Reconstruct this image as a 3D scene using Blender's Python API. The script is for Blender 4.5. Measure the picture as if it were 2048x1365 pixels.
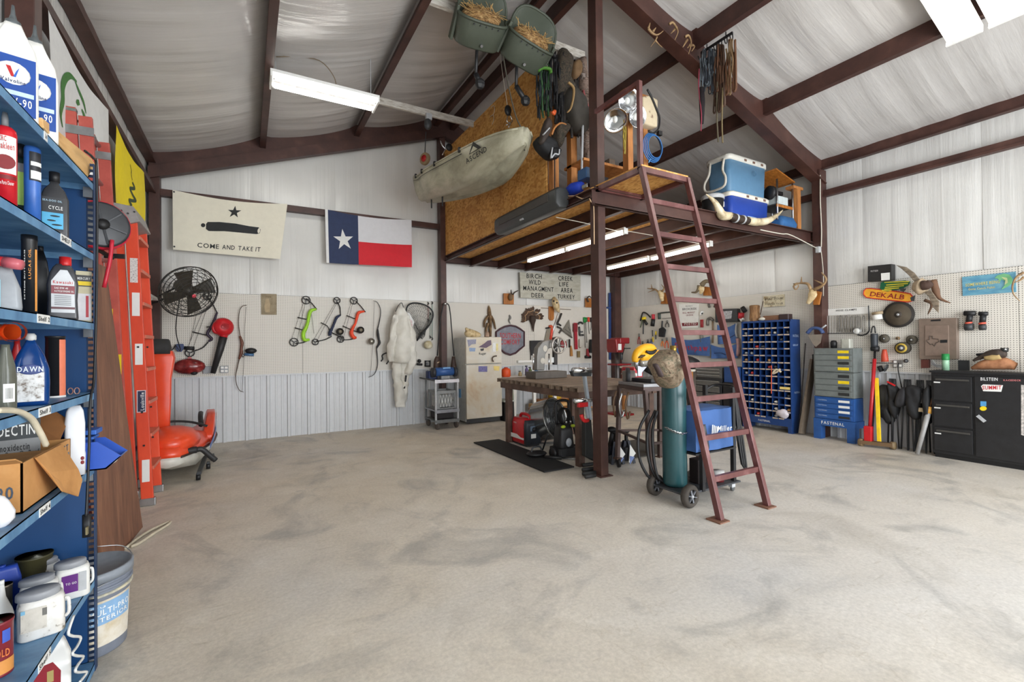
import bpy,math,random
from mathutils import Vector as V,Matrix,noise
random.seed(7)
PI = math.pi
SC = bpy.context.scene
COL = SC.collection
for _o in list(bpy.data.objects):
    bpy.data.objects.remove(_o)

# ---------------------------------------------------------------- camera (calibrated on the photograph's straight edges)
H = 1.42
FPX = 929.25
YAW,PIT,ROL = math.radians(29.7327),math.radians(.51567),math.radians(-.62634)
_w = V((math.sin(YAW)*math.cos(PIT),math.cos(YAW)*math.cos(PIT),math.sin(PIT)))
_r = V((math.cos(YAW),-math.sin(YAW),0)); _u = _r.cross(_w)
CR = math.cos(ROL)*_r + math.sin(ROL)*_u
CU = -math.sin(ROL)*_r + math.cos(ROL)*_u
CW = _w
CAM = V((0,0,H))
cd = bpy.data.cameras.new('camera'); cd.sensor_width = 36; cd.lens = FPX/2048*36; cd.clip_start = .02; cd.clip_end = 200
cam = bpy.data.objects.new('camera',cd); COL.objects.link(cam)
cam.matrix_world = Matrix(((CR.x,CU.x,-CW.x,0),(CR.y,CU.y,-CW.y,0),(CR.z,CU.z,-CW.z,H),(0,0,0,1)))
SC.camera = cam

# ---------------------------------------------------------------- world, daylight, exposure
wd = bpy.data.worlds.new('world'); SC.world = wd; wd.use_nodes = True
bg = wd.node_tree.nodes['Background']; bg.inputs[0].default_value = (.80,.89,1,1); bg.inputs[1].default_value = 1.0
def area(name,loc,rot,sx,sy,power,col):
    l = bpy.data.lights.new(name,'AREA'); l.shape = 'RECTANGLE'; l.size = sx; l.size_y = sy; l.energy = power; l.color = col
    o = bpy.data.objects.new(name,l); COL.objects.link(o); o.location = loc; o.rotation_euler = rot
    return o
# daylight coming in through the open roll-up doors behind the camera
area('door_daylight_main',(4.6,-2.95,1.75),(math.radians(78),0,0),4.4,3.3,330,(.93,.965,1))
area('door_daylight_side',(-.1,-2.95,1.6),(math.radians(78),0,0),2.4,3.0,85,(.93,.965,1))
SC.view_settings.view_transform = 'Standard'; SC.view_settings.look = 'None'
SC.view_settings.exposure = .58; SC.view_settings.gamma = 1; SC.view_settings.use_curve_mapping = False

# ---------------------------------------------------------------- pixel -> place
YB,XR,XL = 8.25,7.60,-1.20
RX,RZ,RS = 3.2,5.72,.345
def ray(x,y): return CW + (x-1024)/FPX*CR - (y-682.5)/FPX*CU
def onz(x,y,z=0.): d = ray(x,y); return CAM + d*((z-H)/d.z)
def ony(x,y,Y): d = ray(x,y); return CAM + d*(Y/d.y)
def onx(x,y,X): d = ray(x,y); return CAM + d*(X/d.x)
class Wall:
    def __init__(s,ax,val,n): s.ax,s.val,s.n = ax,val,V(n)
    def __call__(s,x,y,off=0.):
        c = s.val + off*s.n[s.ax]
        return onx(x,y,c) if s.ax == 0 else ony(x,y,c)
BW = Wall(1,YB-.004,(0,-1,0)); RW = Wall(0,XR-.004,(-1,0,0)); LW = Wall(0,XL+.01,(1,0,0))
def YP(Y): return Wall(1,Y,(0,-1,0))
def XPm(X): return Wall(0,X,(-1,0,0))
def XPp(X): return Wall(0,X,(1,0,0))
CROPS = dict(K1=(0,0,2.968),K2=(0,420,2.968),K3=(0,820,2.505),K4=(190,560,2.843),K5=(300,340,3.657),K6=(310,530,5.055),K7=(560,560,4.55),K8=(820,560,4.267),
  L1=(820,0,3.25),L2=(1180,0,3.4125),L3=(1180,300,4.267),L4=(880,520,5.689),L5=(920,720,5.25),L6=(1220,540,5.12),L7=(1220,680,3.5925),L8=(1580,520,3.1026),
  M1=(1220,600,11.375),M2=(1260,690,12.407),M3=(1380,560,8.531),M4=(1370,690,6.5),M5=(1280,820,5.6864),M6=(1220,640,4.871),M7=(1080,620,9.75),M8=(1640,540,8.532),
  N1=(1840,540,6.207),N2=(1020,740,6.206),N3=(1130,720,5.685),N4=(830,720,9.1),N5=(1740,680,5.686),N6=(1280,280,7.586),N7=(180,220,3.414),N8=(0,420,6.205),
  SA=(0,160,5.25),SB=(0,360,6.827),SD=(0,780,6.204),SE=(0,960,5.688),SF=(0,1100,5.15),J1=(240,820,5.69),J2=(200,220,5.25),J3=(1780,720,5.687),J4=(1460,620,5.25),
  J5=(1590,660,5.253),J7=(1160,140,4.878),J8=(1030,90,4.406),A1=(1000,0,9.75),A2=(1200,0,9.75),A3=(880,140,10.5),A4=(1380,0,8.533),A5=(1160,860,11.375),A6=(780,220,12.41),
  A7=(500,130,4.655),A8=(880,360,5.689),A9=(1800,0,8.258),FX=(0,0,1))
def K(c,*pts):
    x0,y0,s = CROPS[c]
    return [(x0+a/s,y0+b/s) for a,b in pts]
def K1(c,a,b): return K(c,(a,b))[0]

# ---------------------------------------------------------------- materials (all node based)
def lin(c):
    return tuple((x/255/12.92) if x/255 <= .04045 else ((x/255+.055)/1.055)**2.4 for x in c)
MATS = {}
def _new(name):
    m = bpy.data.materials.new(name); m.use_nodes = True
    nt = m.node_tree; b = nt.nodes['Principled BSDF']
    return m,nt,b
def nd(nt,t,**kw):
    n = nt.nodes.new(t)
    for k,v in kw.items():
        if k.startswith('i_'):
            key = k[2:]; n.inputs[int(key) if key.isdigit() else key.replace('_',' ')].default_value = v
        else: setattr(n,k,v)
    return n
def coords(nt,scale=(1,1,1),rot=(0,0,0),kind='Object'):
    tc = nd(nt,'ShaderNodeTexCoord'); mp = nd(nt,'ShaderNodeMapping')
    mp.inputs['Scale'].default_value = scale; mp.inputs['Rotation'].default_value = rot
    nt.links.new(tc.outputs[kind],mp.inputs[0]); return mp.outputs[0]
def ramp(nt,src,stops):
    r = nd(nt,'ShaderNodeValToRGB'); e = r.color_ramp.elements
    while len(e) < len(stops): e.new(.5)
    for i,(p,c) in enumerate(stops):
        e[i].position = p; e[i].color = (*c,1) if len(c) == 3 else c
    nt.links.new(src,r.inputs[0]); return r.outputs[0]
def tint(c,k): return tuple(min(1,x*k) for x in c)
def M(c,rough=.5,metal=0.,var=.12,scale=14.,bump=0.,stretch=(1,1,1),em=None,alpha=1,trans=0.,coat=0.):
    key = (c,rough,metal,var,scale,bump,stretch,em,alpha,trans,coat)
    if key in MATS: return MATS[key]
    m,nt,b = _new('mat_%d_%d_%d' % c)
    L = lin(c)
    co = coords(nt,stretch)
    n = nd(nt,'ShaderNodeTexNoise',i_Scale=scale,i_Detail=4.,i_Roughness=.6); nt.links.new(co,n.inputs['Vector'])
    nt.links.new(ramp(nt,n.outputs['Fac'],[(.3,tint(L,1-var)),(.7,tint(L,1+var))]),b.inputs['Base Color'])
    b.inputs['Roughness'].default_value = rough; b.inputs['Metallic'].default_value = metal
    if coat: b.inputs['Coat Weight'].default_value = coat
    if bump:
        bp = nd(nt,'ShaderNodeBump',i_Strength=bump,i_Distance=.01); nt.links.new(n.outputs['Fac'],bp.inputs['Height']); nt.links.new(bp.outputs[0],b.inputs['Normal'])
    if em: b.inputs['Emission Color'].default_value = (*L,1); b.inputs['Emission Strength'].default_value = em
    if trans: b.inputs['Transmission Weight'].default_value = trans; b.inputs['IOR'].default_value = 1.35
    if alpha < 1: b.inputs['Alpha'].default_value = alpha
    MATS[key] = m; return m
def m_blend(name,stops,scale,rough,stretch=(1,1,1),detail=6.,bump=.1,metal=0.,rot=(0,0,0),dist=0.,rough2=None,bdist=.01):
    if name in MATS: return MATS[name]
    m,nt,b = _new(name)
    n = nd(nt,'ShaderNodeTexNoise',i_Scale=scale,i_Detail=detail,i_Roughness=.62,i_Distortion=dist)
    nt.links.new(coords(nt,stretch,rot),n.inputs['Vector'])
    nt.links.new(ramp(nt,n.outputs['Fac'],[(p,lin(c)) for p,c in stops]),b.inputs['Base Color'])
    b.inputs['Roughness'].default_value = rough; b.inputs['Metallic'].default_value = metal
    if rough2 is not None:
        nt.links.new(ramp(nt,n.outputs['Fac'],[(.35,(rough,)*3),(.65,(rough2,)*3)]),b.inputs['Roughness'])
    if bump:
        bp = nd(nt,'ShaderNodeBump',i_Strength=bump,i_Distance=bdist); nt.links.new(n.outputs['Fac'],bp.inputs['Height']); nt.links.new(bp.outputs[0],b.inputs['Normal'])
    MATS[name] = m; return m
def nd_div(nt,src,k):
    d = nd(nt,'ShaderNodeMath',operation='DIVIDE',i_1=k); nt.links.new(src,d.inputs[0]); return d.outputs[0]
def m_concrete():
    m,nt,b = _new('concrete_floor')
    co = coords(nt)
    def no(s,d=8.,ro=.6,di=0.,st=None):
        n = nd(nt,'ShaderNodeTexNoise',i_Scale=s,i_Detail=d,i_Roughness=ro,i_Distortion=di); nt.links.new(co if st is None else coords(nt,st),n.inputs['Vector']); return n.outputs['Fac']
    def mix(f,a,c2,bl='MIX'):
        x = nd(nt,'ShaderNodeMix',data_type='RGBA',blend_type=bl)
        for s_,i in ((f,0),(a,6),(c2,7)):
            if isinstance(s_,(int,float)): x.inputs[i].default_value = s_
            elif isinstance(s_,tuple): x.inputs[i].default_value = (*s_,1)
            else: nt.links.new(s_,x.inputs[i])
        return x.outputs[2]
    A = ramp(nt,no(.42,5.,.55,.3),[(.38,lin((212,198,174))),(.52,lin((206,197,182))),(.62,lin((196,193,188)))])
    B = ramp(nt,no(2.3,9.,.68,.6),[(.28,lin((150,146,138))),(.44,lin((202,193,178))),(.58,lin((212,204,190))),(.76,lin((236,230,220)))])
    c = mix(.55,A,B)
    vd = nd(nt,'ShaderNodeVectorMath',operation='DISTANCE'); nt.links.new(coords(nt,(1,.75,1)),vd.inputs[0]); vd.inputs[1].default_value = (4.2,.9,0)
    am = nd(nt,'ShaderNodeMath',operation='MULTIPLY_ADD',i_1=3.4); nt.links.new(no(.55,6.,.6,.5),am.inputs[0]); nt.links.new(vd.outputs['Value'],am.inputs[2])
    c = mix(ramp(nt,nd_div(nt,am.outputs[0],8.),[(.36,(.75,.75,.75)),(.72,(0,0,0))]),c,mix(.5,c,lin((196,198,202))))  # near-right floor greyed: part concrete tone, part cool daylight put into the colour
    dk = ramp(nt,no(.8,7.,.62,.9),[(.30,(.80,.79,.77)),(.44,(1,1,1)),(.6,(1,1,1)),(.74,(1.10,1.10,1.09))])
    c = mix(.9,c,dk,'MULTIPLY')
    st = ramp(nt,no(1.05,6.,.6,1.4),[(.53,(0,0,0)),(.66,(1,1,1))])
    c = mix(st,c,mix(.5,c,lin((134,134,132))))
    fine = ramp(nt,no(46.,4.,.7),[(.3,(.78,.78,.78)),(.7,(1.12,1.12,1.12))])
    c = mix(.75,c,fine,'MULTIPLY')
    lines = ramp(nt,no(1.,3.,.5,.2,(3.2,26,1)),[(.66,(1,1,1)),(.72,(.80,.78,.74))])
    c = mix(.55,c,lines,'MULTIPLY')
    rust = ramp(nt,no(3.,6.,.7,.4,(1.2,1.2,1)),[(.735,(0,0,0)),(.79,(.35,.35,.35))])
    c = mix(rust,c,lin((176,122,70)))
    vo = nd(nt,'ShaderNodeTexVoronoi',i_Scale=.55,feature='DISTANCE_TO_EDGE')
    dn = nd(nt,'ShaderNodeTexNoise',i_Scale=2.2,i_Detail=6.); nt.links.new(co,dn.inputs['Vector'])
    ad = nd(nt,'ShaderNodeVectorMath',operation='ADD'); nt.links.new(co,ad.inputs[0]); nt.links.new(dn.outputs['Color'],ad.inputs[1]); nt.links.new(ad.outputs[0],vo.inputs['Vector'])
    ck = ramp(nt,vo.outputs['Distance'],[(.0,(.72,.68,.62)),(.004,(1,1,1))])
    c = mix(.35,c,ck,'MULTIPLY')
    nt.links.new(c,b.inputs['Base Color'])
    nt.links.new(ramp(nt,no(3.1,5.),[(.3,(.42,)*3),(.7,(.66,)*3)]),b.inputs['Roughness'])
    bp = nd(nt,'ShaderNodeBump',i_Strength=.12,i_Distance=.01); nt.links.new(no(30.,6.),bp.inputs['Height']); nt.links.new(bp.outputs[0],b.inputs['Normal'])
    return m
def m_insul(name,c,stretch,s=1.):
    m,nt,b = _new(name)
    n = nd(nt,'ShaderNodeTexNoise',i_Scale=1.6*s,i_Detail=5.,i_Roughness=.55,i_Distortion=.25); nt.links.new(coords(nt,stretch),n.inputs['Vector'])
    n2 = nd(nt,'ShaderNodeTexNoise',i_Scale=1.1,i_Detail=3.); nt.links.new(coords(nt),n2.inputs['Vector'])
    L = lin(c)
    nt.links.new(ramp(nt,n2.outputs['Fac'],[(.3,tint(L,.9)),(.7,tint(L,1.05))]),b.inputs['Base Color'])
    b.inputs['Roughness'].default_value = .24; b.inputs['Specular IOR Level'].default_value = .55
    bp = nd(nt,'ShaderNodeBump',i_Strength=.28,i_Distance=.03); nt.links.new(n.outputs['Fac'],bp.inputs['Height']); nt.links.new(bp.outputs[0],b.inputs['Normal'])
    return m
def m_peg(name,axes):
    m,nt,b = _new(name)
    tc = nd(nt,'ShaderNodeTexCoord'); sp = nd(nt,'ShaderNodeSeparateXYZ'); nt.links.new(tc.outputs['Object'],sp.inputs[0])
    def fr(i):
        a = nd(nt,'ShaderNodeMath',operation='MULTIPLY',i_1=1/.0254); nt.links.new(sp.outputs[i],a.inputs[0])
        f = nd(nt,'ShaderNodeMath',operation='FRACT'); nt.links.new(a.outputs[0],f.inputs[0])
        s = nd(nt,'ShaderNodeMath',operation='SUBTRACT',i_1=.5); nt.links.new(f.outputs[0],s.inputs[0])
        p = nd(nt,'ShaderNodeMath',operation='POWER',i_1=2.); nt.links.new(s.outputs[0],p.inputs[0]); return p.outputs[0]
    ad = nd(nt,'ShaderNodeMath',operation='ADD'); nt.links.new(fr(axes[0]),ad.inputs[0]); nt.links.new(fr(axes[1]),ad.inputs[1])
    nt.links.new(ramp(nt,ad.outputs[0],[(.026,lin((92,88,80))),(.040,lin((216,211,201)))]),b.inputs['Base Color'])
    b.inputs['Roughness'].default_value = .45
    return m
def m_osb():
    m,nt,b = _new('osb_board')
    v = nd(nt,'ShaderNodeTexVoronoi',i_Scale=46.); nt.links.new(coords(nt,(1,.5,.8),(.4,.3,.5)),v.inputs['Vector'])
    n = nd(nt,'ShaderNodeTexNoise',i_Scale=3.,i_Detail=6.); nt.links.new(coords(nt),n.inputs['Vector'])
    a = ramp(nt,v.outputs['Color'],[(.1,lin((184,124,56))),(.45,lin((214,156,80))),(.8,lin((228,176,102)))])
    x = nd(nt,'ShaderNodeMix',data_type='RGBA',blend_type='MULTIPLY'); x.inputs[0].default_value = .6
    nt.links.new(a,x.inputs[6]); nt.links.new(ramp(nt,n.outputs['Fac'],[(.3,(.62,.5,.4)),(.6,(1,1,1))]),x.inputs[7])
    nt.links.new(x.outputs[2],b.inputs['Base Color']); b.inputs['Roughness'].default_value = .7
    return m
def m_camo(name,cols,scale=9.):
    if name in MATS: return MATS[name]
    m,nt,b = _new(name)
    n = nd(nt,'ShaderNodeTexNoise',i_Scale=3.,i_Detail=3.); nt.links.new(coords(nt),n.inputs['Vector'])
    ad = nd(nt,'ShaderNodeVectorMath',operation='ADD'); nt.links.new(coords(nt),ad.inputs[0]); nt.links.new(n.outputs['Color'],ad.inputs[1])
    v = nd(nt,'ShaderNodeTexNoise',i_Scale=scale,i_Detail=5.,i_Distortion=1.5); nt.links.new(ad.outputs[0],v.inputs['Vector'])
    st = [(.3+.4*i/(len(cols)-1),lin(c)) for i,c in enumerate(cols)]
    nt.links.new(ramp(nt,v.outputs['Fac'],st),b.inputs['Base Color']); b.inputs['Roughness'].default_value = .85
    MATS[name] = m; return m
STEEL = m_blend('red_oxide_steel',[(.3,(56,33,28)),(.55,(74,46,39)),(.75,(92,62,53))],3.5,.5,bump=.05)
STEEL2 = m_blend('worn_ladder_steel',[(.28,(78,42,40)),(.55,(100,58,56)),(.78,(138,100,98))],6.,.38,bump=.05,stretch=(1,1,.5))
RUSTY = m_blend('rusty_brown_steel',[(.3,(62,44,36)),(.55,(92,68,56)),(.8,(124,96,80))],5.,.6,bump=.15)
BLACK = M((24,24,26),.5); DBLACK = M((12,12,13),.6); RUBBER = M((26,26,27),.8,bump=.1); DGREY = M((56,58,60),.5); MGREY = M((120,122,124),.5)
LGREY = M((178,180,182),.45); WHITE = M((232,231,226),.45,var=.04); OFFW = M((212,207,192),.6,var=.06); CHROME = M((210,212,214),.18,1.,var=.05); ALU = M((178,180,182),.35,1.,var=.1)
RED = M((190,30,32),.4); DRED = M((126,24,28),.5); BLUE = M((34,74,140),.45); NAVY = M((32,42,72),.6); YELLOW = M((238,206,24),.5); ORANGE = M((232,84,34),.45); GREEN = M((30,130,66),.5)
OSB = m_osb()
PINE = m_blend('pine_board',[(.3,(196,142,82)),(.5,(222,178,118)),(.72,(236,204,152))],2.2,.6,(1,1,9),bump=.05,dist=.6)
STUD = m_blend('stud_wood',[(.3,(150,92,46)),(.6,(190,128,70)),(.8,(210,156,98))],3.,.65,(6,6,1),bump=.05,dist=.5)
OAK = m_blend('plaque_wood',[(.3,(136,78,26)),(.6,(180,112,44)),(.8,(196,134,66))],4.,.5,(6,6,1),bump=.05,dist=.4)
BONE = m_blend('bone',[(.3,(160,130,84)),(.55,(214,192,148)),(.8,(236,222,190))],14.,.6,bump=.15)
ANTLER = m_blend('antler',[(.3,(104,76,48)),(.6,(160,130,92)),(.8,(206,184,146))],12.,.6,bump=.2)
CAMO = m_camo('camo_cloth',[(40,38,30),(88,76,58),(130,114,90),(70,70,48),(168,150,124)])
CAMO_D = m_camo('dark_camo_cloth',[(20,20,18),(48,42,34),(78,66,54),(34,36,28),(104,88,74)],7.)
FUR = m_blend('fur',[(.3,(70,50,34)),(.5,(120,94,66)),(.72,(172,146,110))],22.,.9,(1,1,.5),bump=.5)
# ---------------------------------------------------------------- mesh builder
ORG = {}
def rz(a): return Matrix.Rotation(a,3,'Z')
class MB:
    def __init__(s): s.v = []; s.f = []
    def add(s,vs,fs):
        n = len(s.v); s.v += [V(p) for p in vs]; s.f += [[i+n for i in f] for f in fs]; return s
    def box(s,c,d,R=None,tp=1.,tq=None):
        tq = tp if tq is None else tq
        x,y,z = d[0]/2,d[1]/2,d[2]/2
        p = [V((a*x*(tp if e > 0 else 1),b*y*(tq if e > 0 else 1),e*z)) for e in (-1,1) for a,b in ((-1,-1),(1,-1),(1,1),(-1,1))]
        if R is not None: p = [R @ q for q in p]
        c = V(c)
        return s.add([q+c for q in p],[(3,2,1,0),(4,5,6,7),(0,1,5,4),(1,2,6,5),(2,3,7,6),(3,0,4,7)])
    def bx(s,a,b):
        return s.box([(p+q)/2 for p,q in zip(a,b)],[abs(q-p) for p,q in zip(a,b)])
    def loft(s,rings,cap=True,closed=False):
        n = len(rings[0]); vs = [p for r in rings for p in r]; fs = []
        m = len(rings)
        for i in range(m if closed else m-1):
            j = (i+1) % m
            for k in range(n):
                l = (k+1) % n; fs.append((i*n+k,i*n+l,j*n+l,j*n+k))
        if cap and not closed:
            fs.append(tuple(range(n-1,-1,-1))); fs.append(tuple((m-1)*n+k for k in range(n)))
        return s.add(vs,fs)
    def tube(s,pts,r,n=6,closed=False,cap=True,flat=1.):
        P = [V(p) for p in pts]; m = len(P)
        if m < 2: return s
        R = list(r) if isinstance(r,(list,tuple)) else [r]*m
        T = []
        for i in range(m):
            a = P[(i-1) % m] if (closed or i > 0) else P[i]; b = P[(i+1) % m] if (closed or i < m-1) else P[i]
            d = b-a; T.append(d.normalized() if d.length > 1e-9 else V((0,0,1)))
        up = V((0,0,1)) if abs(T[0].z) < .9 else V((1,0,0))
        N = (up - T[0]*up.dot(T[0])).normalized(); rings = []
        for i in range(m):
            N = N - T[i]*N.dot(T[i])
            N = N.normalized() if N.length > 1e-6 else T[i].orthogonal().normalized()
            B = T[i].cross(N)
            rings.append([P[i] + (N*math.cos(2*PI*k/n)*flat + B*math.sin(2*PI*k/n))*R[i] for k in range(n)])
        return s.loft(rings,cap,closed)
    def cyl(s,a,b,r0,r1=None,n=14):
        return s.tube([a,b],[r0,r0 if r1 is None else r1],n)
    def bar(s,a,b,w,h):
        a,b = V(a),V(b); t = (b-a).normalized(); up = V((0,0,1)) if abs(t.z) < .95 else V((0,1,0))
        x = t.cross(up).normalized(); y = x.cross(t)
        ring = lambda c: [c+x*w/2*i+y*h/2*j for i,j in ((-1,-1),(1,-1),(1,1),(-1,1))]
        return s.loft([ring(a),ring(b)])
    def lathe(s,prof,c=(0,0,0),ax=(0,0,1),n=18,sx=1.,sy=1.,ring=False):
        c = V(c); ax = V(ax).normalized(); x = ax.orthogonal().normalized() if abs(ax.z) < .99 else V((1,0,0)); y = ax.cross(x)
        return s.loft([[c + ax*z + (x*math.cos(2*PI*k/n)*sx + y*math.sin(2*PI*k/n)*sy)*max(r,1e-4) for k in range(n)] for r,z in prof],True,ring)
    def ell(s,c,r,R=None,n=12,m=8,fn=None):
        c = V(c); rings = []
        for i in range(m+1):
            t = PI*(i/m)-PI/2; t = max(-1.55,min(1.55,t)); rr = []
            for k in range(n):
                q = V((r[0]*math.cos(t)*math.cos(2*PI*k/n),r[1]*math.cos(t)*math.sin(2*PI*k/n),r[2]*math.sin(t)))
                if fn: q = fn(q)
                rr.append(c + (R @ q if R is not None else q))
            rings.append(rr)
        return s.loft(rings)
    def rbox(s,c,d,r=.01,k=3,prof=None,R=None):
        """rounded-rectangle column along z; prof = [(t, scale_x, scale_y)]"""
        w,h = d[0]/2,d[1]/2; ring = []
        r = min(r,w*.98,h*.98)
        for qx,qy,a0 in ((1,1,0),(-1,1,90),(-1,-1,180),(1,-1,270)):
            for i in range(k+1):
                a = math.radians(a0+90*i/k); ring.append((qx*(w-r)+r*math.cos(a),qy*(h-r)+r*math.sin(a)))
        prof = prof or [(0,1,1),(1,1,1)]; c = V(c); rings = []
        for t,a,b in prof:
            rr = [V((x*a,y*b,(t-.5)*d[2])) for x,y in ring]
            rings.append([c + (R @ p if R is not None else p) for p in rr])
        return s.loft(rings)
    def prism(s,pts,w):
        pts = [V(p) for p in pts]; n = len(pts); w = V(w)
        return s.add(pts+[p+w for p in pts],[tuple(range(n-1,-1,-1)),tuple(range(n,2*n))]+[(i,(i+1) % n,n+(i+1) % n,n+i) for i in range(n)])
    def plate(s,px,wall,off,th):
        return s.prism([wall(x,y,off+th) for x,y in px],-wall.n*th)
    def wt(s,px,wall,off,r,n=6,sub=0,closed=False,flat=1.):
        offs = off if isinstance(off,(list,tuple)) else [off]*len(px)
        P = [wall(x,y,o) for (x,y),o in zip(px,offs)]
        if sub: P,r = smooth(P,sub,closed,r)
        return s.tube(P,r,n,closed,flat=flat)
    def grid(s,fn,nu,nv):
        vs = [fn(i/nu,j/nv) for j in range(nv+1) for i in range(nu+1)]
        return s.add(vs,[(j*(nu+1)+i,j*(nu+1)+i+1,(j+1)*(nu+1)+i+1,(j+1)*(nu+1)+i) for j in range(nv) for i in range(nu)])
    def text(s,body,bl,br,tl,gap=.15):
        """letters fitted to the parallelogram bl-br-tl"""
        bl,br,tl = V(bl),V(br),V(tl); x = 0; items = []
        for ch in body:
            if ch == ' ': x += .35; continue
            g = GLYPH.get(ch) or GLYPH['o']
            items.append((x,g)); x += g[2]+gap
        tot = max(x-gap,.01)
        for x0,(vs,fs,w_) in items:
            s.add([bl + (br-bl)*((x0+a)/tot) + (tl-bl)*(b/.73) for a,b in vs],fs)
        return s
    def build(s,name,mat,parent=None,smooth_=False,bev=0.,flatten=None,thick=0.):
        me = bpy.data.meshes.new(name)
        root = parent
        while root is not None and root.parent is not None: root = root.parent
        o0 = ORG.get(root.name,V((0,0,0))) if root is not None else V((0,0,0))
        me.from_pydata([p-o0 for p in s.v],[],s.f); me.update()
        if smooth_: me.polygons.foreach_set('use_smooth',[True]*len(me.polygons))
        me.materials.append(mat)
        o = bpy.data.objects.new(name,me); COL.objects.link(o)
        if parent is not None: o.parent = parent
        if smooth_ == 2:
            es = o.modifiers.new('edges','EDGE_SPLIT'); es.split_angle = math.radians(38)
        if bev:
            b = o.modifiers.new('bevel','BEVEL'); b.width = bev; b.segments = 2; b.limit_method = 'ANGLE'; b.angle_limit = math.radians(50)
        if thick:
            t = o.modifiers.new('solid','SOLIDIFY'); t.thickness = thick; t.offset = 0
        return o
def smooth(P,k,closed=False,r=None):
    """Catmull-Rom refinement"""
    n = len(P); out = []; ro = []
    R = list(r) if isinstance(r,(list,tuple)) else None
    rng = range(n if closed else n-1)
    for i in rng:
        p0 = P[(i-1) % n] if (closed or i > 0) else P[i]*2-P[i+1]
        p1,p2 = P[i],P[(i+1) % n]
        p3 = P[(i+2) % n] if (closed or i+2 < n) else p2*2-p1
        for j in range(k):
            t = j/k
            out.append(.5*((2*p1)+(p2-p0)*t+(2*p0-5*p1+4*p2-p3)*t*t+(3*p1-p0-3*p2+p3)*t**3))
            if R: ro.append(R[i]+(R[(i+1) % n]-R[i])*t)
    if not closed:
        out.append(P[-1])
        if R: ro.append(R[-1])
    return out,(ro if R else r)
def sm(P,k=4,closed=False): return smooth([V(p) for p in P],k,closed)[0]
def T(name,label,cat,loc,rot=0.,group=None,local=False):
    o = bpy.data.objects.new(name,None); COL.objects.link(o); o.empty_display_size = .05
    o.location = loc; o.rotation_euler[2] = rot
    o['label'] = label; o['category'] = cat
    if group: o['group'] = group
    ORG[o.name] = V((0,0,0)) if local else V(loc)
    return o
def TL(name,label,cat,loc,rot=0.,group=None): return T(name,label,cat,loc,rot,group,True)
def one(mb,name,mat,label,cat,group=None,**kw):
    """a thing that is a single mesh, origin at its own base"""
    lo = V((min(p.x for p in mb.v)+max(p.x for p in mb.v),min(p.y for p in mb.v)+max(p.y for p in mb.v),0))/2
    lo.z = min(p.z for p in mb.v)
    mb.v = [p-lo for p in mb.v]
    o = mb.build(name,mat,None,**kw); o.location = lo
    o['label'] = label; o['category'] = cat
    if group: o['group'] = group
    return o
def struct(mb,name,mat,parent=None,**kw):
    o = mb.build(name,mat,parent,**kw)
    if parent is None: o['kind'] = 'structure'
    return o
# glyphs of the built-in font, read once while the scene is still empty
GLYPH = {}
def _glyphs(chars):
    obs = []
    for ch in chars:
        cu = bpy.data.curves.new('glyph','FONT'); cu.body = ch; cu.size = 1; cu.resolution_u = 2; cu.offset = .012
        ob = bpy.data.objects.new('glyph',cu); COL.objects.link(ob); obs.append((ch,ob,cu))
    dg = bpy.context.evaluated_depsgraph_get()
    for ch,ob,cu in obs:
        me = ob.evaluated_get(dg).to_mesh()
        vs = [(v.co.x,v.co.y) for v in me.vertices]
        if not vs: continue
        x0 = min(v[0] for v in vs); w_ = max(v[0] for v in vs)-x0
        GLYPH[ch] = ([(a-x0,b) for a,b in vs],[tuple(p.vertices) for p in me.polygons],w_)
    for ch,ob,cu in obs:
        bpy.data.objects.remove(ob); bpy.data.curves.remove(cu)
_glyphs('ABCDEFGHIJKLMNOPQRSTUVWXYZabcdefghijklmnopqrstuvwxyz0123456789-\'.&/')
def star(n=5,ri=.382,rot=0.):
    return [(math.sin(rot+PI*i/n)*(1 if i % 2 == 0 else ri),math.cos(rot+PI*i/n)*(1 if i % 2 == 0 else ri)) for i in range(2*n)]
def roofz(x): return RZ-RS*abs(x-RX)

# ================================================================ THE BUILDING
YF = -3.0
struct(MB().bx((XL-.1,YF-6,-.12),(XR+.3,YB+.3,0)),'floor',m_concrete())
INS_W = m_insul('wall_insulation',(218,217,213),(9,9,.3))
INS_C = m_insul('ceiling_insulation',(200,197,194),(.5,7,1))
PEG_B = m_peg('pegboard_back',(0,2)); PEG_R = m_peg('pegboard_side',(1,2))
PLAINP = M((214,209,199),.45,var=.03)
WAINS = M((204,206,208),.35,var=.03)
def fold(a,b,seed): return noise.noise(V((a*2.6,b*.35,seed)))*.012 + noise.noise(V((a*8,b*.6+5,seed)))*.006
def wall_panels(parent,axis,val,lo,hi,zlo,ztop,nrm,w=1.225):
    n = max(1,round((hi-lo)/w)); w = (hi-lo)/n
    for i in range(n):
        a0 = lo+i*w
        def fn(u,v,a0=a0,i=i):
            a = a0+w*(-.004+u*1.008)
            zt = ztop(a); z = zlo+(zt-zlo)*v
            e = .012*(1-abs(2*u-1)**10) + .004*(i % 2) + (fold(a,z,i*3.1)*(.4+min(1,abs(z-3.64)*1.2)))
            p = [0,0,z]; p[1-axis] = a; p[axis] = val+nrm*max(-.005,e-.004)
            return V(p)
        MB().grid(fn,26,22).build('insulation_panel',INS_W,parent,True)
wb = struct(MB().bx((XL-.1,YB+.06,0),(XR+.1,YB+.2,5.9)),'wall_back',WAINS)
wall_panels(wb,1,YB+.03,XL,XR,2.256,lambda x: roofz(x)-.02,-1)
wr = struct(MB().bx((XR+.06,YF,0),(XR+.2,YB+.1,4.4)),'wall_right',WAINS)
wall_panels(wr,0,XR+.03,YF,YB,2.256,lambda y: roofz(XR)+.03,-1)
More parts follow.
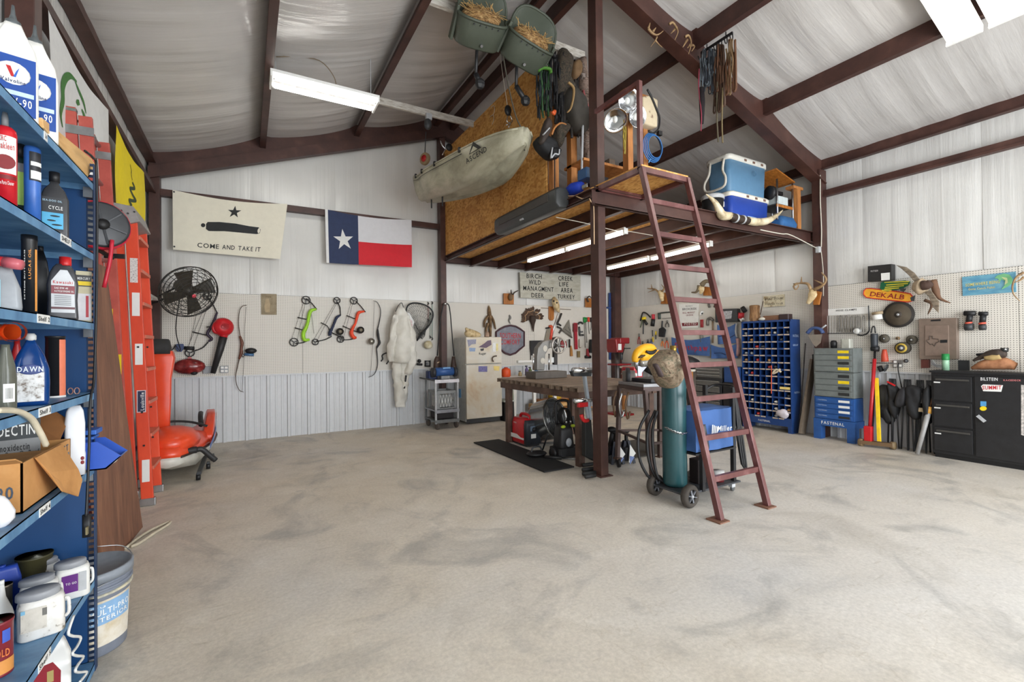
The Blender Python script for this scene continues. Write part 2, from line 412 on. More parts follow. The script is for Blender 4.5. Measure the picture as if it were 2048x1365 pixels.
wl = struct(MB().bx((XL-.2,YF,0),(XL-.06,YB+.1,4.4)),'wall_left',WAINS)
wall_panels(wl,0,XL-.012,YF,YB,.02,lambda y: roofz(XL)+.03,1)
wf = MB()
for a,b in (((XL-.2,0),(-1.1,3.2)),((1.1,0),(2.3,3.6)),((6.9,0),(XR+.2,3.6)),((XL-.2,3.2),(2.3,5.9)),((2.3,3.6),(XR+.2,5.9))):
    wf.bx((a[0],YF-.15,a[1]),(b[0],YF,b[1]))
struct(wf,'wall_front',INS_W)
# pegboard sheets and ribbed wainscot sheets
def peg_sheets(parent,axis,face,lo,hi,n,mats,z0=1.0,z1=2.252,step=None):
    e = step or [lo+(hi-lo)*i/n for i in range(n+1)]
    for i in range(len(e)-1):
        a = [0,0,z0]; b = [0,0,z1]
        a[axis] = face; b[axis] = face+(.008 if axis == 1 else .008)
        a[1-axis] = e[i]+.002; b[1-axis] = e[i+1]-.002
        MB().bx(a,b).build('pegboard_sheet',mats[i] if isinstance(mats,list) else mats,parent)
def wains_sheets(parent,axis,face,lo,hi,nrm,z0=.0,z1=1.0,pitch=.305):
    n = round((hi-lo)/(pitch*3)); w = (hi-lo)/n
    prof = []
    for r in range(3):
        b = r*pitch
        prof += [(b,0),(b+.008,.03),(b+.04,.03),(b+.058,0),(b+.125,0),(b+.131,.006),(b+.155,.006),(b+.161,0),(b+.215,0),(b+.221,.006),(b+.245,.006),(b+.251,0)]
    prof.append((.915,0))
    for i in range(n):
        vs = []; fs = []
        for k,(a,d) in enumerate(prof):
            for z in (z0,z1):
                p = [0,0,z]; p[1-axis] = lo+i*w+a/.915*w; p[axis] = face+nrm*d; vs.append(V(p))
            if k: fs.append((2*k-2,2*k,2*k+1,2*k-1))
        MB().add(vs,fs).build('metal_wainscot_sheet',WAINS,parent)
bx_ = [XL,.79,3.22,5.25,XR]
peg_sheets(wb,1,YB,0,0,0,[PEG_B,PEG_B,PEG_B,PLAINP],step=bx_)
wains_sheets(wb,1,YB+.02,XL,XR,-1,pitch=.305)
for a,b in zip(bx_[:-1],bx_[1:]):
    MB().bx((a+.002,YB-.022,.985),(b-.002,YB+.01,1.004)).build('trim_ledge',WAINS,wb)
ry = [YF,-.72,1.72,3.76,6.0,YB-.08]
peg_sheets(wr,0,XR,0,0,0,[PEG_R,PEG_R,PEG_R,PEG_R,PLAINP],step=ry)
wains_sheets(wr,0,XR+.02,YF,YB,-1)
for a,b in zip(ry[:-1],ry[1:]):
    MB().bx((XR-.022,a+.002,.985),(XR+.01,b-.002,1.004)).build('trim_ledge',WAINS,wr)
# ceiling: sagging blanket strips between the purlins
PUR = [-1.12,.23,1.63,3.04,3.365,4.74,6.13,7.56]
ce = struct(MB().prism([(XL-.2,YF,roofz(XL-.2)+.1),(RX,YF,RZ+.1),(XR+.2,YF,roofz(XR+.2)+.1),(XR+.2,YF,roofz(XR+.2)+.16),(RX,YF,RZ+.16),(XL-.2,YF,roofz(XL-.2)+.16)],(0,YB+.2-YF,0)),'ceiling',WAINS)
edges = [XL-.12]+PUR[1:-1]+[XR+.12]
for bi in range(len(edges)-1):
    x0,x1 = edges[bi],edges[bi+1]
    sag = .035 if x1-x0 < .5 else .10
    for k in range(9):
        y0 = YF+(YB-YF)*k/9; y1 = YF+(YB-YF)*(k+1)/9
        def fn(u,v,x0=x0,x1=x1,y0=y0,y1=y1,sag=sag,k=k,bi=bi):
            x = x0+(x1-x0)*u; y = y0+(y1-y0)*v
            s_ = math.sin(PI*u)**.6 if 0 < u < 1 else 0
            d = sag*s_ + s_*(noise.noise(V((x*.5,y*5.5,bi)))*.016+noise.noise(V((x*.8,y*16,bi+9)))*.007) - .012*(1-abs(2*v-1)**8)*0
            return V((x,y,roofz(x)-.004-d))
        MB().grid(fn,12,30).build('insulation_strip',INS_C,ce,True)
# purlins, eave struts
def purlin(x,d=1,name='roof_beam'):
    z = roofz(x)-.2
    m = MB().bx((x-.008+d*.03,YF,z+.007),(x+.008+d*.03,YB-.05,z+.2)).bx((x-.04,YF,z),(x+.04,YB-.05,z+.006)).bx((x-d*.04-.003,YF,z+.0065),(x-d*.04+.003,YB-.05,z+.022))
    struct(m,name,STEEL)
for x,d in ((.23,1),(1.63,1),(3.04,1),(3.365,-1),(4.74,-1),(6.13,-1)): purlin(x,d)
for x0,x1,xc in ((XL,-1.12,-1.15),(7.55,XR,7.57)):
    struct(MB().bx((x0,YF,4.03),(x1,YB-.05,roofz(xc))).bx((x0-(-.002 if x0 < 0 else .03),YF,4.02),(x1+(.03 if x0 < 0 else -.002),YB-.05,4.028)),'eave_beam',STEEL)
# wall girts
for z in (3.6,):
    struct(MB().bx((-1.05,YB-.13,z),(XR-.1,YB+.01,z+.085)).bx((-1.05,YB-.14,z-.012),(XR-.1,YB-.115,z+.02)),'girt_beam',STEEL)
    struct(MB().bx((XR-.10,YF,z),(XR+.01,YB-.1,z+.085)).bx((XR-.115,YF,z-.012),(XR-.09,YB-.1,z+.02)),'girt_beam',STEEL)
    struct(MB().bx((XL-.01,YF,z),(XL+.10,YB-.15,z+.085)).bx((XL+.09,YF,z-.012),(XL+.115,YB-.15,z+.02)),'girt_beam',STEEL)
# columns
def colm(x0,x1,y0,y1,z1,name='steel_column',mat=STEEL,plate=0):
    m = MB().bx((x0,y0,.0),(x1,y1,z1))
    if plate: m.bx((x0-plate,y0-plate,0),(x1+plate,y1+plate,.012))
    return struct(m,name,mat,bev=.004)
colm(-1.17,-1.045,YB-.20,YB-.05,4.0); colm(3.107,3.217,YB-.20,YB-.05,5.3); colm(7.35,7.53,YB-.18,YB-.02,4.0)
colm(7.42,XR-.002,3.70,3.82,4.0); colm(-1.185,-1.06,3.69,3.81,4.0); colm(3.28,3.38,3.85,3.985,5.42,plate=.035)
# back rafters (two-tier) and front rafters (I-section)
def raft(x0,x1,y,full):
    za = lambda x: roofz(x)-.43
    m = MB()
    def seg(ya,yb,d0,d1):
        m.prism([(x0,ya,za(x0)+d0),(x1,ya,za(x1)+d0),(x1,ya,za(x1)+d1),(x0,ya,za(x0)+d1)],(0,yb-ya,0))
    if full: seg(y,y+.12,0,.16); seg(y-.006,y+.01,-.004,.018); seg(y+.07,y+.1,.16,.42)
    else: seg(y-.08,y+.08,0,.016); seg(y-.01,y+.01,.016,.40); seg(y-.08,y+.08,.40,.416)
    struct(m,'rafter_beam',STEEL)
raft(-1.17,RX,YB-.25,1); raft(RX,XR-.05,YB-.25,1); raft(RX,XR-.05,3.75,0); raft(-1.1,RX,3.75,0); raft(RX,XR-.05,-.6,0); raft(-1.1,RX,-.6,0)

# ================================================================ THE LOFT
LZ = 3.08
def channel(a,b,horiz,z0,z1,depth,d,name='loft_beam'):
    """C-channel between two plan points; d = +1/-1 side of the lips"""
    a,b = V(a),V(b); t = (b-a).normalized(); s_ = V((-t.y,t.x,0))*d
    m = MB()
    def strip(o0,o1,za,zb):
        m.prism([(*(a+s_*o0).xy,za),(*(b+s_*o0).xy,za),(*(b+s_*o1).xy,za),(*(a+s_*o1).xy,za)],(0,0,zb-za))
    strip(0,.008,z0,z1); strip(0,depth,z0,z0+.008); strip(0,depth,z1-.008,z1); strip(depth-.006,depth,z0,z0+.02)
    struct(m,name,STEEL)
channel((3.2,3.86,0),(7.44,3.86,0),1,2.90,LZ,.06,-1)
channel((3.24,3.86,0),(3.24,YB-.2,0),1,2.985,LZ,.06,1)
channel((3.2,YB-.14,0),(7.44,YB-.14,0),1,2.96,LZ,.06,-1)
channel((7.50,3.8,0),(7.50,YB-.1,0),1,2.95,LZ,.06,1)
for x in (3.73,4.33,4.95,5.56,6.16,6.78):
    struct(MB().bx((x-.006,3.87,2.93),(x+.006,YB-.15,LZ)).bx((x-.035,3.87,2.93),(x+.035,YB-.15,2.94)).bx((x-.035,3.87,LZ-.008),(x+.035,YB-.15,LZ)),'loft_joist_beam',STEEL)
ld = struct(MB().bx((3.22,3.84,LZ-.002),(3.24,3.86,LZ+.01)),'loft_floor',OSB)
for i in range(4):
    for j in range(2):
        MB().bx((3.21+j*2.15,3.85+i*1.085,LZ+.001),(3.21+(j+1)*2.15-.004,3.85+(i+1)*1.085-.004,LZ+.018)).build('osb_sheet',OSB,ld)
# sheathed side wall of the loft: three sheets
lw = struct(MB().bx((3.235,4.72,LZ+.02),(3.25,8.08,LZ+.1)),'loft_side_wall',OSB)
for y0,y1,z0,z1 in ((7.23,8.09,LZ+.02,5.03),(4.72,7.225,LZ+.02,3.9),(4.72,7.225,3.905,5.03)):
    MB().bx((3.205,y0,z0),(3.233,y1,z1)).build('osb_sheet',OSB,lw)
for x in (3.22,3.50):
    MB().bx((x,4.60,LZ+.02),(x+.09,4.69,4.6)).build('stud',STUD,lw)
# ================================================================ LAMPS
TUBE = M((255,253,246),.4,em=17.)
LAMPW = M((238,238,234),.4,var=.03)
def tube_lamp(name,label,a,b,side,down,seps,group=None,housing=.12,em=TUBE):
    a,b,s_,d_ = V(a),V(b),V(side).normalized(),V(down).normalized()
    t = (b-a).normalized(); c = (a+b)/2; L = (b-a).length
    o = T(name,label,'light',c,group=group)
    w = max(seps)-min(seps)+housing
    R = Matrix((t,s_,d_)).transposed()
    MB().box(c-d_*.03,(L,w,.035),R).build('housing',LAMPW,o,bev=.004)
    for e in (-1,1):
        MB().box(c+t*e*(L/2-.012)+d_*.012,(.02,w,.05),R).build('end_cap',LAMPW,o)
    if len(seps) > 1: MB().box(c+s_*(sum(seps)/len(seps))+d_*.0,(L-.03,.05,.03),R).build('ballast_cover',LAMPW,o)
    for q in seps:
        for e in (-1,1):
            MB().box(c+s_*q+t*e*(L/2-.04)+d_*.02,(.018,.03,.035),R).build('lamp_holder',LAMPW,o)
        MB().cyl(c+s_*q-t*(L/2-.045)+d_*.018,c+s_*q+t*(L/2-.045)+d_*.018,.019,n=12).build('lamp_tube',em,o,True)
    return o
f1 = tube_lamp('tube_light','two-tube white fluorescent light hanging under the left roof slope',(.24,5.86,4.45),(1.43,5.86,4.45),(0,1,0),(0,0,-1),(-.1,.1))
for x in (.30,1.36):
    MB().tube([(x,5.86,4.48),(x,5.86,roofz(x)-.05)],.004).build('hanger_wire',LGREY,f1)
    MB().box((x,5.93,4.52),(.05,.05,.06)).build('bracket',LGREY,f1)
n_r = V((-RS,0,-1)).normalized(); t_r = V((1,0,-RS)).normalized()
for k,(y,lb) in enumerate(((1.73,'wide fluorescent light under the right roof slope, nearer the side wall purlin end'),(1.42,'wide fluorescent light beside its twin at the picture edge under right roof'))):
    tube_lamp('ceiling_light',('white fluorescent ceiling light whose grey ballast strip adjoins its twin' if k else 'white fluorescent ceiling light with a brown purlin passing behind its corner'),V((6.18,y,4.42)),V((6.18,y,4.42))-t_r*1.25,(0,1,0),n_r,(-.07,.07),group='roof slope lights',housing=.13)
tube_lamp('ceiling_light','white fluorescent ceiling light added out of view on the left roof slope above the camera',V((.3,.6,4.48)),V((.3,.6,4.48))+V((1,0,RS)).normalized()*1.25,(0,1,0),V((RS,0,-1)),(-.1,.1),group='roof slope lights')  # lamp added out of view to light the room, not a seen fixture
for x,xb,lb in ((4.28,4.30,'slim strip light under the loft, the one nearer the birch sign'),(6.09,6.0,'slim strip light under the loft, the one nearer the side wall')):
    for y0,y1,w_ in ((6.88,5.78,'far'),(5.76,4.5,'near')):
        tube_lamp('strip_light',lb+(', far length' if w_ == 'far' else ', near length'),(x,y0,2.895),(xb if w_ == 'near' else (x+xb)/2,y1,2.895),(1,0,0),(0,0,-1),(0,),group='strip lights under the loft',housing=.07)
def cable(name,label,pts,r,mat,sub=4,cat='cable'):
    return one(MB().tube(sm(pts,sub),r,5),name,mat,label,cat,smooth_=True)
cable('extension_cable','white cord draped under the loft beam to the side wall column box',[onz(*p,2.9) for p in K('L3',(1455,682),(1540,700),(1640,718),(1720,730))]+[V((7.38,3.72,2.80))],.007,OFFW)
cable('extension_cable','white cord running up the side wall column to the eave',[V((7.405,3.69,2.83)),V((7.41,3.685,3.1)),V((7.40,3.69,3.5)),V((7.41,3.69,3.9))],.007,OFFW)
cable('extension_cable','thin cord hanging down the side wall column below the box',[V((7.40,3.69,2.76)),V((7.42,3.685,2.6)),V((7.44,3.685,2.4)),V((7.43,3.685,2.1))],.005,OFFW)
one(MB().box((7.385,3.72,2.79),(.07,.05,.09)),'junction_box',LGREY,'small grey electrical box on the column below the loft beam','electrical box',bev=.004)
cable('extension_cable','white cord looped around the centre post below the hard case',[onx(*p,3.2) for p in K('A8',(1450,185),(1540,185),(1620,215),(1690,205),(1720,250))]+[V((3.262,3.9,2.9)),V((3.262,3.9,2.5))],.006,M((226,190,150),.6))
cable('extension_cable','white wire stretched under the joists behind the centre post',[onz(*p,2.91) for p in K('A8',(1320,425),(1640,490),(2010,580))]+[onz(*p,2.91) for p in K('L3',(310,692),(560,735),(940,800))],.005,OFFW,3)
cable('lamp_cord','brown cord looping from the hanging fluorescent light to the roof',[V((.95,5.8,4.49)),V((.9,5.75,4.62)),V((.75,5.75,4.75)),V((.5,5.75,4.72)),V((.3,5.75,4.66))],.006,M((120,104,84),.7))

# ================================================================ BOARDS, KAYAK AND GEAR UNDER THE RIDGE
PAINTB = m_blend('worn_white_board',[(.3,(150,138,122)),(.5,(196,190,180)),(.75,(220,216,208))],9.,.7,(1,5,5),bump=.1)
one(MB().bx((1.60,6.78,4.96),(3.33,6.82,5.06)),'hanger_board',PAINTB,'whitewashed hanger board reaching from the light to the osb wall','board',bev=.003)
one(MB().bx((1.62,4.55,4.985),(3.70,4.60,5.09)),'hanger_board',PAINTB,'whitewashed hanger board above the green shells and hung gear','board',bev=.003)
KAY = m_blend('kayak_plastic',[(.3,(122,118,98)),(.5,(162,158,136)),(.75,(196,192,172))],4.,.45,(1,.4,1),bump=.04,dist=.4)
def kayak():
    Ya,Yb = 7.12,4.42
    def sec(t):
        sh = (1-abs(2*t-1)**2.6)**.55 if 0 < t < 1 else 0
        w = .37*max(sh,.62 if t < .5 else .10); cx = 2.53+.2*t; y = Ya+(Yb-Ya)*t; z = 4.03-.26*t+.09*(2*t-1)**2
        d = .40*(1 if t < .75 else 1-(t-.75)*2.0)
        prof = [(-1,0),(-1.03,-.10),(-.98,-.3),(-.86,-.62),(-.62,-.92),(-.40,-.98),(-.30,-.90),(0,-1.0),(.30,-.90),(.40,-.98),(.62,-.92),(.86,-.62),(.98,-.3),(1.03,-.10),(1,0),(.7,.06),(0,.02),(-.7,.06)]
        return [V((cx+a*w,y,z+b*d)) for a,b in prof],cx,y,z,w,d
    o = T('kayak','tan camouflage kayak hung under the roof beside the osb wall','kayak',(2.6,5.8,3.62))
    ts = [0,.02,.06,.12,.2,.3,.4,.5,.6,.7,.78,.85,.91,.96,.99,1]
    MB().loft([sec(t)[0] for t in ts]).build('hull',KAY,o,True)
    for e in (-1,1):
        MB().tube([V((sec(t)[1]+e*(sec(t)[4]+.012),sec(t)[2],sec(t)[3]-.02)) for t in ts[1:-1]],.012,6).build('rub_rail',KAY,o,True)
        MB().tube([V((sec(t)[1]+e*(sec(t)[4]*1.03+.008),sec(t)[2],sec(t)[3]-.085)) for t in ts[1:10]],.004,5).build('grab_line',BLACK,o,True)
        for t in (.05,.22,.42,.68):
            q = sec(t); MB().box((q[1]+e*(q[4]+.015),q[2],q[3]-.02),(.025,.035,.06)).build('line_clip',BLACK,o)
    for t in (.16,.30):
        q = sec(t); MB().cyl((q[1]-.12,q[2],q[3]-q[5]*.9),(q[1]-.12,q[2],q[3]-q[5]*.9-.16),.011).build('scupper_strap',BLACK,o)
    hp = lambda t,k: sec(t)[0][2].lerp(sec(t)[0][3],k)+V((-.028,-.01,-.008))
    MB().text('ASCEND',hp(.72,.75),hp(.86,.75),hp(.72,.30)).build('lettering',BLACK,o)
    MB().prism([hp(.755,.1),hp(.835,.1),hp(.80,-.75)],(.004,0,0)).build('logo',BLACK,o)
    MB().prism([hp(.765,.08)+V((-.004,0,0)),hp(.815,.08)+V((-.004,0,0)),hp(.795,-.35)+V((-.004,0,0))],(.002,0,0)).build('logo_gap',KAY,o)
    z0 = sec(.02)[3]
    MB().tube(sm([(2.62,7.0,z0+.02),(2.65,6.9,z0+.13),(2.7,6.78,z0+.05)],5),.012).build('carry_handle',BLACK,o,True)
    return o
kayak()
w_ = T('spare_wheel','small tan wheel with red hub hanging by the kayak stern','wheel',(2.40,7.3,4.30))
wc = ony(850,318,7.3)
MB().lathe([(.05,-.03),(.085,-.035),(.1,-.02),(.1,.02),(.085,.035),(.05,.03)],wc,(1,.5,0),20,ring=True).build('tire',M((150,128,96),.8),w_,True)
MB().lathe([(.0,-.032),(.055,-.036),(.055,.036),(0,.032)],wc,(1,.5,0),16).build('hub',RED,w_,True)
MB().tube([wc+V((0,0,.09)),wc+V((.02,0,.45))],.008).build('hanger_rod',DGREY,w_)
def rope(name,label,pts,r=.006,mat=None,sub=4,cat='rope'):
    return one(MB().tube(sm(pts,sub),r,5),name,mat or M((70,66,56),.8),label,cat,smooth_=True)
rope('hoist_rope','dark hoist rope running from the ridge to the kayak bow',[ony(*p,4.5) for p in K('L1',(600,330),(640,560),(690,760),(745,880),(745,980))],.008)
rope('hoist_rope','thin paired hoist rope above the kayak middle',[ony(*p,5.2) for p in K('L1',(585,350),(605,500),(635,700))],.004,OFFW)
pu = T('rope_pulley','black pulley block with steel hooks above the kayak middle','pulley',ony(1017,222,5.2))
MB().ell(ony(1016,221,5.2),(.05,.03,.07)).build('block',BLACK,pu,True)
MB().tube(sm([ony(*p,5.2) for p in K('L1',(640,740),(630,790),(655,800),(640,830))],4),.008).build('hook',CHROME,pu,True)
MB().tube(sm([ony(*p,5.2) for p in K('L1',(650,745),(665,790),(625,815))],4),.008).build('hook',CHROME,pu,True)
pu = T('rope_pulley','chrome hook and black pulley by the kayak stern at the ridge column','pulley',ony(887,270,7.0))
MB().tube(sm([ony(*p,7.0) for p in K('A6',(1250,760),(1310,900),(1370,980),(1300,1120))],4),.012).build('hook',CHROME,pu,True)
MB().ell(ony(*K1('A6',1470,930),7.0),(.06,.03,.06)).build('block',BLACK,pu,True)
bl = T('ratchet_hoist','small dark pulley clamp under the far hanger board','hoist',ony(858,252,6.7))
MB().box(ony(*K1('A6',960,170),6.74),(.09,.05,.09)).build('clamp',LGREY,bl)
MB().ell(ony(*K1('A6',940,350),6.74),(.06,.05,.09)).build('block',DGREY,bl,True)
# olive plastic nest shells filled with straw
OLIVE = M((72,78,66),.55,var=.1,scale=5)
STRAW = m_blend('straw',[(.3,(60,42,26)),(.5,(140,104,62)),(.72,(206,176,124))],30.,.9,(1,1,3),bump=.8)
def shell(label,c,w,h,roll,pole):
    o = T('nest_shell',label,'nest box',c-V((0,0,h)),group='olive nest shells')
    R = Matrix.Rotation(roll,3,'Y') @ Matrix.Rotation(math.radians(52),3,'X')
    S = lambda a,b,z: c + R @ V((a*w/2,b*.17,z*h/2))
    N = 26
    top = lambda i: .10+1.0*max(0,math.sin(2*PI*i/N))**.6 if math.sin(2*PI*i/N) > 0 else .10
    sq = lambda t: (abs(math.cos(t))**.75*(1 if math.cos(t) > 0 else -1),abs(math.sin(t))**.75*(1 if math.sin(t) > 0 else -1))
    def ring(s_,zf): return [S(s_*sq(2*PI*i/N)[0],s_*sq(2*PI*i/N)[1],zf(i)) for i in range(N)]
    MB().loft([ring(.55,lambda i: -.98),ring(.84,lambda i: -1),ring(.90,lambda i: -.93),ring(.97,lambda i: -.3),ring(1,lambda i: .05),ring(1,top),ring(.93,top),ring(.9,lambda i: -.2)],cap=True).build('shell',OLIVE,o,True)
    MB().tube(ring(.99,top),.016,6,True).build('rim',OLIVE,o,True)
    def bump_(q): return q*(1+.25*noise.noise(q*22))
    MB().ell(S(0,.05,.12),(w*.40,.12,h*.16),R,18,12,bump_).build('straw_bed',STRAW,o,True)
    rnd = random.Random(w*99+c.x)
    st = MB()
    for i in range(70):
        a = S(rnd.uniform(-.66,.66),rnd.uniform(-.6,.5),rnd.uniform(.2,.42)); d = R @ V((rnd.uniform(-1,1),rnd.uniform(-.4,.4),rnd.uniform(-.3,.4))).normalized()*.10
        st.tube([a,a+d],.0035,3)
    st.build('straw_stems',M((196,160,104),.8),o)['kind'] = 'stuff'
    for i in range(5):
        MB().cyl(S(-.5+.25*i,-.99,-.02),S(-.5+.25*i,-1.05,-.02),.008,n=8).build('bolt',DGREY,o)
    MB().cyl(S(0,-.85,-.75),S(0,-1.06,-.75),.016,n=10).build('bolt',ALU,o)
    for e in (-1,1):
        MB().box(S(e*1.0,.1,-.35),(.03,.07,h*.66),R).build('side_rib',OLIVE,o,bev=.005)
    p = [ony(*q,c.y+.12) for q in pole]
    MB().tube(p[:-1],.018,8).build('pole',BLACK,o,True)
    MB().tube(p[-2:],.028,8).build('clamp_arm',BLACK,o,True)
    MB().ell(p[-1],(.06,.05,.06),n=8,m=5).build('clamp',BLACK,o)
shell('olive plastic nest shell with straw, cut off by the picture top',ony(963,40,4.42),.57,.50,math.radians(-4),K('L1',(437,262),(428,480),(455,545)))
shell('olive plastic nest shell with straw, tilted below and beside its twin',ony(1060,84,4.36),.57,.50,math.radians(12),K('L1',(694,380),(690,560),(750,655)))
# gear hung from the near hanger board
HB = YP(4.50)
def strap_bundle(name,label,cat,cols,n,box,seed,r=(.008,.016),crop='J8'):
    rnd = random.Random(seed); o = T(name,label,cat,HB(*K1(crop,(box[0]+box[2])/2,box[3])))
    for ci,c in enumerate(cols):
        m = MB()
        for i in range(n):
            x = rnd.uniform(box[0],box[2]); pts = []
            y0 = rnd.uniform(box[1],box[1]+.15*(box[3]-box[1])); y1 = rnd.uniform(box[1]+.6*(box[3]-box[1]),box[3])
            for k in range(6):
                pts.append((x+rnd.uniform(-8,8),y0+(y1-y0)*k/5))
            P = [HB(*K1(crop,*q),rnd.uniform(-.03,.06)) for q in pts]
            m.tube(sm(P,3),rnd.uniform(*r),5,flat=.4)
        m.build('strap' if ci == 0 else ('loop' if ci == 1 else 'buckle_strap'),c,o,True)
    return o
strap_bundle('strap_bundle','bundle of green and black straps hung next to the osb wall','straps',[M((22,30,26),.7),M((40,74,40),.7),M((16,22,30),.7)],11,(180,160,330,690),3)
one(MB().wt(K('J8',(205,230),(250,205),(305,215),(315,250)),HB,.07,.03,6,4,flat=.5),'green_cuff',M((70,120,40),.7),'lime green cuff on top of the hung straps','strap',smooth_=True)
strap_bundle('black_harness','black safety harness hung in the middle of the gear','harness',[M((18,18,20),.7),M((30,28,30),.6)],13,(310,60,440,760),5,(.014,.026))
strap_bundle('black_webbing','tangle of black webbing hung between the harness and the backpack','straps',[M((20,20,22),.7),M((44,38,34),.7)],9,(420,120,560,820),8,(.012,.022))
def sack(name,label,cat,mat,px,depth,off=0.,crop='J8',wall=None):
    """draped soft body: traced outline, cushioned depth, folds running down"""
    wall = wall or HB
    P = [wall(*q,off) for q in K(crop,*px)]; P = sm(P,3,True)
    c = sum(P,V((0,0,0)))/len(P); n = wall.n; rings = []
    for k,(s_,d) in enumerate(((.6,-1),(.95,-.7),(1,-.1),(.97,.35),(.88,.7),(.7,.9),(.45,1),(.2,1.03),(.02,1.03))):
        r = []
        for p in P:
            q = c+(p-c)*s_*(1+.05*noise.noise(p*11)); f = noise.noise(V((q.x*13,q.y*13,q.z*5)))*.30+noise.noise(q*17)*.15
            r.append(q+n*depth/2*(d+(f if d > 0 else f*.4)))
        rings.append(r)
    return MB().loft(rings)
def sackthing(name,label,cat,mat,px,depth,off=0.,crop='J8',wall=None):
    return one(sack(name,label,cat,mat,px,depth,off,crop,wall),name,mat,label,cat,smooth_=True)
sackthing('canvas_cap','tan canvas cap hung at the top right of the gear','cap',M((110,84,56),.85),[(500,170),(540,140),(572,190),(565,270),(530,305),(500,260)],.16,.05)
o_ = T('backpack','grey olive backpack with a tan strap hung by the post','backpack',HB(*K1('J8',560,790)))
sack('','','',None,[(440,420),(500,370),(560,470),(610,560),(640,700),(610,785),(540,760),(470,650),(430,560)],.28,.05).build('pack',M((62,58,52),.85,bump=.2),o_,True)
MB().wt(K('J8',(470,330),(515,380),(512,470),(490,560),(465,592)),HB,.2,.022,6,4,flat=.4).build('shoulder_strap',M((186,152,104),.7),o_,True)
sackthing('dark_jacket','dark brown jacket hung behind the black harness','jacket',CAMO_D,[(380,60),(430,40),(500,110),(480,300),(520,420),(420,480),(360,380)],.16,.0)
o_ = T('camo_jacket','camouflage jacket sleeve hanging down beside the centre post','jacket',HB(*K1('J8',640,1030)))
MB().wt(K('J8',(590,130),(600,330),(620,520),(640,700),(636,880),(650,1020)),HB,[-.02,.0,.03,.05,.05,.05],[.07,.09,.10,.11,.10,.06],10,4,flat=.7).build('sleeve',m_camo('pink_camo',[(60,48,40),(110,92,80),(150,128,116),(84,70,60),(190,176,168)]),o_,True)
MB().wt(K('J8',(600,400),(615,470),(650,560)),HB,.14,.02,6,3,flat=.5).build('red_strap',M((160,84,84),.7),o_,True)
o_ = T('camera_bag','black bag with grey trimmed pouch hung lowest in the gear','bag',HB(*K1('J8',300,1000)))
sack('','','',None,[(185,830),(240,800),(330,860),(380,900),(372,1000),(300,1005),(200,910)],.2,.02).build('bag_body',M((22,22,24),.75),o_,True)
sack('','','',None,[(325,910),(395,920),(385,970),(370,1005),(320,1000)],.1,.12).build('pouch',BLACK,o_,True)
MB().wt(K('J8',(330,905),(318,1000),(350,960),(385,965),(392,920)),HB,.19,.01,5,3).build('piping',LGREY,o_,True)
o_ = T('camo_pack','camouflage hip pack with orange rim hung below the backpack','bag',HB(*K1('J8',410,900)))
sack('','','',None,[(350,740),(390,695),(450,705),(465,750),(420,830),(400,900),(355,880),(345,810)],.18,.08).build('pack',CAMO_D,o_,True)
MB().wt(K('J8',(325,790),(350,730),(400,690),(450,705),(466,745)),HB,.15,.012,6,4).build('rim',M((176,116,62),.6),o_,True)
sackthing('rifle_boot','dark long scabbard with a silver patch hung lowest near the osb wall','scabbard',M((56,46,40),.7),[(250,720),(285,640),(320,700),(300,780),(245,875),(218,850)],.1,.1)
one(MB().wt(K('J8',(250,790),(300,735)),HB,.17,.022,6,0,flat=.4),'silver_patch',LGREY,'silver reflective patch strip on the hung scabbard','patch')
one(MB().wt(K('J8',(330,585),(345,605),(350,580)),HB,.16,.022,6,3),'orange_whistle',M((214,92,40),.5),'small orange whistle clipped to the black harness','whistle',smooth_=True)
one(MB().wt(K('J8',(350,1010),(350,1300)),HB,0,.008,6),'hanging_cord',BLACK,'black cord hanging straight down the osb edge below the camera bag','cord')
one(MB().tube([(3.5,4.42,3.10),(3.5,4.36,4.15)],.014),'fishing_rod',LGREY,'pale rod standing between the two loft studs','rod')
# halters and leads hung from a rack under the purlin
rk = T('halter_rack','black hook rail under the purlin holding the halters','rack',V((4.79,3.48,4.86)))
RK = lambda t,dz=0.,dx=0.: V((4.79+dx,3.70-.42*t,4.93+dz))
MB().bar(RK(0),RK(1),.02,.025).build('rail',BLACK,rk)
for i in range(7):
    MB().tube(sm([RK(i/6,-.01),RK(i/6,-.07),RK(i/6,-.09,-.03),RK(i/6,-.05,-.05)],3),.006).build('hook',BLACK,rk,True)
MB().tube([RK(.2),RK(.2,.06)],.006).build('hanger',BLACK,rk); MB().tube([RK(.8),RK(.8,.06)],.006).build('hanger',BLACK,rk)
HK = Wall(0,4.75,(-1,0,0))
def leads(name,label,cols,box,n,seed,cat,r=(.006,.011),extra=None):
    rnd = random.Random(seed); o = T(name,label,cat,HK(*K1('A4' if box[4:] == () else box[4],(box[0]+box[2])/2,box[3])))
    cr = 'L2'
    for ci,c in enumerate(cols):
        m = MB()
        for i in range(n):
            x = rnd.uniform(box[0],box[2]); x2 = x+rnd.uniform(-12,12); y0 = box[1]+rnd.uniform(0,15); y1 = rnd.uniform(.55,1)*(box[3]-box[1])+box[1]
            P = [HK(*K1(cr,x+(x2-x)*k/4+rnd.uniform(-5,5),y0+(y1-y0)*k/4),rnd.uniform(-.03,.04)) for k in range(5)]
            P2 = P + [p+V((0,rnd.uniform(.02,.04),0)) for p in P[:0:-1]]
            m.tube(sm(P2,3),rnd.uniform(*r),5)
        m.build('lead' if ci == 0 else 'halter_strap',c,o,True)
    return o
leads('lead_ropes','bunch of grey blue lead ropes hung on the hook rail',[M((104,114,122),.8),M((52,58,66),.8)],(765,330,865,640),9,11,'ropes')
leads('leather_halter','brown leather halters hung on the hook rail',[M((86,56,36),.7),M((66,44,30),.7)],(870,300,930,760),5,12,'halter',(.009,.016))
